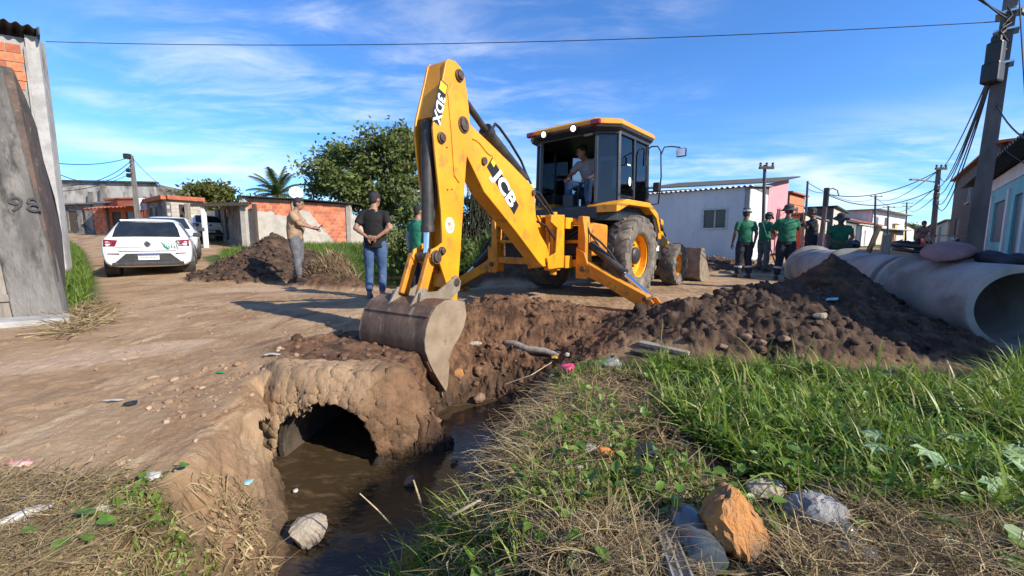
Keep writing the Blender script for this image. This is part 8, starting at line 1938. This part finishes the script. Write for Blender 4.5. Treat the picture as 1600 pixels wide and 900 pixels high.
W_ = [(700, 1037, 660, 3, .075, .10, 'heart-leaved weed at the left edge of the green grass'), (0, 868, 715, 4, .065, .07, 'heart-leaved weed in the straw left of the orange bag'), (0, 815, 675, 4, .05, .07, 'small weed cluster at the bank edge above the grey board'), (0, 840, 660, 3, .05, .07, 'round-leaved weed on the bank edge below the log'), (0, 800, 720, 3, .045, .06, 'low weed at the stream edge right of the grey board'),
      (0, 832, 612, 2, .05, .06, 'single-leaf weed at the pit rim'), (0, 806, 800, 3, .045, .06, 'dark-leaved weed in the straw above the bottom tuft'), (0, 880, 800, 4, .05, .05, 'pale green weed in the straw at centre'), (0, 875, 870, 3, .055, .05, 'brown-edged broad leaf weed at the bottom centre'), (0, 930, 880, 6, .05, .08, 'leafy weed cluster at the bottom centre right'), (0, 985, 868, 4, .045, .06, 'leafy weed left of the aluminium strip'),
      (0, 1060, 790, 5, .06, .06, 'broad-leaved weed above the crushed bottle'), (0, 1020, 760, 5, .05, .08, 'yellow-green weed below the black bag'), (0, 1098, 775, 4, .05, .06, 'leafy weed left of the orange rock tip'), (0, 1125, 700, 4, .06, .08, 'broad leaves in the grass above the orange rock'), (0, 1175, 735, 5, .075, .08, 'dark broad-leaved weed behind the pale slab'), (0, 1215, 730, 4, .065, .08, 'broad-leaved weed above the speckled stone'),
      (0, 1290, 760, 4, .06, .07, 'weed with long leaf right of the flat stone'), (0, 1262, 600, 3, .10, .17, 'tall round-leaved weed at the foot of the dark soil'), (0, 1390, 610, 4, .10, .16, 'pair of large leaves rising at the grass top'), (0, 1470, 850, 5, .08, .06, 'broad weed at the lower right'), (0, 1530, 870, 6, .08, .08, 'bright broad-leaved weed near the bottom right corner'), (0, 1310, 845, 4, .05, .05, 'weed around the glass jar'), (0, 1590, 830, 5, .07, .10, 'bright weed at the right edge'),
      (0, 560 - 310, 750, 4, .045, .05, 'small green weed on the left bank'), (0, 130, 850, 3, .055, .10, 'tall round-leaved weed at the bottom left'), (0, 105, 860, 2, .05, .06, 'yellowing weed beside the tall weed at the bottom left'), (0, 65, 870, 2, .045, .06, 'yellow-leaved weed at the far bottom left'), (0, 165, 800, 3, .04, .04, 'low green weed by the white scrap'),
      (0, 668, 850, 6, .05, .09, 'leafy herb in the grass tuft at the bottom centre'), (0, 716, 860, 6, .045, .08, 'leafy herb right of the grass tuft')]
for i, (_, x, y, n, s, h, lab) in enumerate(W_): weed('weed_plant', lab, x, y, n, s, h, 100 + i, spread=0.07 if y > 640 else 0.10)
for i, (x, y, n, s, h, lab) in enumerate(((1405, 745, 6, 0.11, 0.17, 'pale lobed-leaf plant, left of the pair in the grass'), (1500, 775, 8, 0.11, 0.15, 'pale lobed-leaf plant, right of the pair in the grass'), (1540, 740, 5, 0.10, 0.14, 'pale lobed-leaf plant deepest in the grass at right'))):
    weed('pale_leaf_plant', lab, x, y, n, s, h, 200 + i, 'lobed', 'weed_leaf_pale', 0.13, group='pale lobed-leaf plants')
# ---------------------------------------------------------------- motorcycle and rider down the street
def motorcycle(label, P, rz, paint):
    e = thing('motorcycle', label, 'motorcycle', P, rz)
    for y in (-0.62, 0.62):
        b = MB(); b.lathe([(0.24, -0.05), (0.30, -0.045), (0.31, 0), (0.30, 0.045), (0.24, 0.05)], (0, y, 0.31), (1, 0, 0), 20, closed=True); w = b.build('wheel', 'rubber', e, smooth=40)
        b = MB(); b.cyl((-0.06, y, 0.31), (0.06, y, 0.31), 0.06, 10)
        for k in range(6): b.bar((0, y, 0.31), (0, y + 0.24 * math.cos(k * 1.047), 0.31 + 0.24 * math.sin(k * 1.047)), 0.02, 0.02)
        b.build('rim', 'wheel_grey', w)
    b = MB(); b.loft([[(s * 0.10 * k, y, z) for s, z in ((-1, z0), (1, z0), (0.8, z1), (-0.8, z1))] for y, z0, z1, k in ((-0.05, 0.70, 0.88, 1.0), (0.15, 0.68, 0.98, 1.3), (0.38, 0.72, 0.92, 0.9))]); b.build('fuel_tank', paint, e, bevel=0.03)
    b = MB(); b.box((0, -0.32, 0.80), (0.24, 0.62, 0.10)); b.build('saddle', 'black_plastic', e, bevel=0.04)
    b = MB(); b.box((0, 0.08, 0.45), (0.26, 0.38, 0.32)); b.bar((0, -0.6, 0.34), (0, 0.1, 0.40), 0.16, 0.06); b.bar((0, -0.1, 0.40), (0, -0.5, 0.78), 0.12, 0.05); b.build('engine', 'black_steel', e, bevel=0.02)
    b = MB(); b.bar((0.07, 0.62, 0.31), (0.06, 0.42, 0.95), 0.04, 0.04); b.bar((-0.07, 0.62, 0.31), (-0.06, 0.42, 0.95), 0.04, 0.04); b.bar((-0.32, 0.34, 1.06), (0.32, 0.34, 1.06), 0.03, 0.03); b.bar((0, 0.42, 0.95), (0, 0.36, 1.06), 0.05, 0.05); b.build('fork', 'worn_steel', e)
    b = MB(); b.lathe([(0.001, -0.08), (0.07, -0.04), (0.085, 0.03), (0.001, 0.04)], (0, 0.50, 0.92), (0, 1, 0), 14); b.build('headlamp', 'head_lamp', e, smooth=40)
    b = MB(); b.box((0, 0.62, 0.66), (0.10, 0.42, 0.025)); b.build('front_mudguard', paint, e, bevel=0.01)
    return e
car_paint('moto_red', (0.35, 0.02, 0.03))
q = spot(1440, 398, 17.0); motorcycle('motorcycle with a rider standing down the street between the poles', q, R(150), 'moto_red')
person('rider in reddish shirt seated on the motorcycle down the street', (q.x, q.y, q.z - 0.02), R(150), dict(pel=(0, -0.28, 0.92), wai=(0, -0.24, 1.08), che=(0, -0.18, 1.28), nec=(0, -0.14, 1.44), hea=(0, -0.10, 1.56), sL=(-0.18, -0.17, 1.36), sR=(0.18, -0.17, 1.36), eL=(-0.28, 0.05, 1.16), eR=(0.28, 0.05, 1.16), wL=(-0.27, 0.28, 1.08), wR=(0.27, 0.28, 1.08), hL=(-0.1, -0.26, 0.9), hR=(0.1, -0.26, 0.9), kL=(-0.2, 0.10, 0.75), kR=(0.2, 0.10, 0.75), aL=(-0.22, -0.02, 0.36), aR=(0.22, -0.02, 0.36), tL=(-0.22, 0.12, 0.32), tR=(0.22, 0.12, 0.32)),
       dict(shirt='sack_mauve', trousers='trousers_navy'), 'skin_b', vox=0.02)
q = spot(1492, 398, 14.0); motorcycle('red motorcycle parked in front of the brick building', q, R(120), 'moto_red')
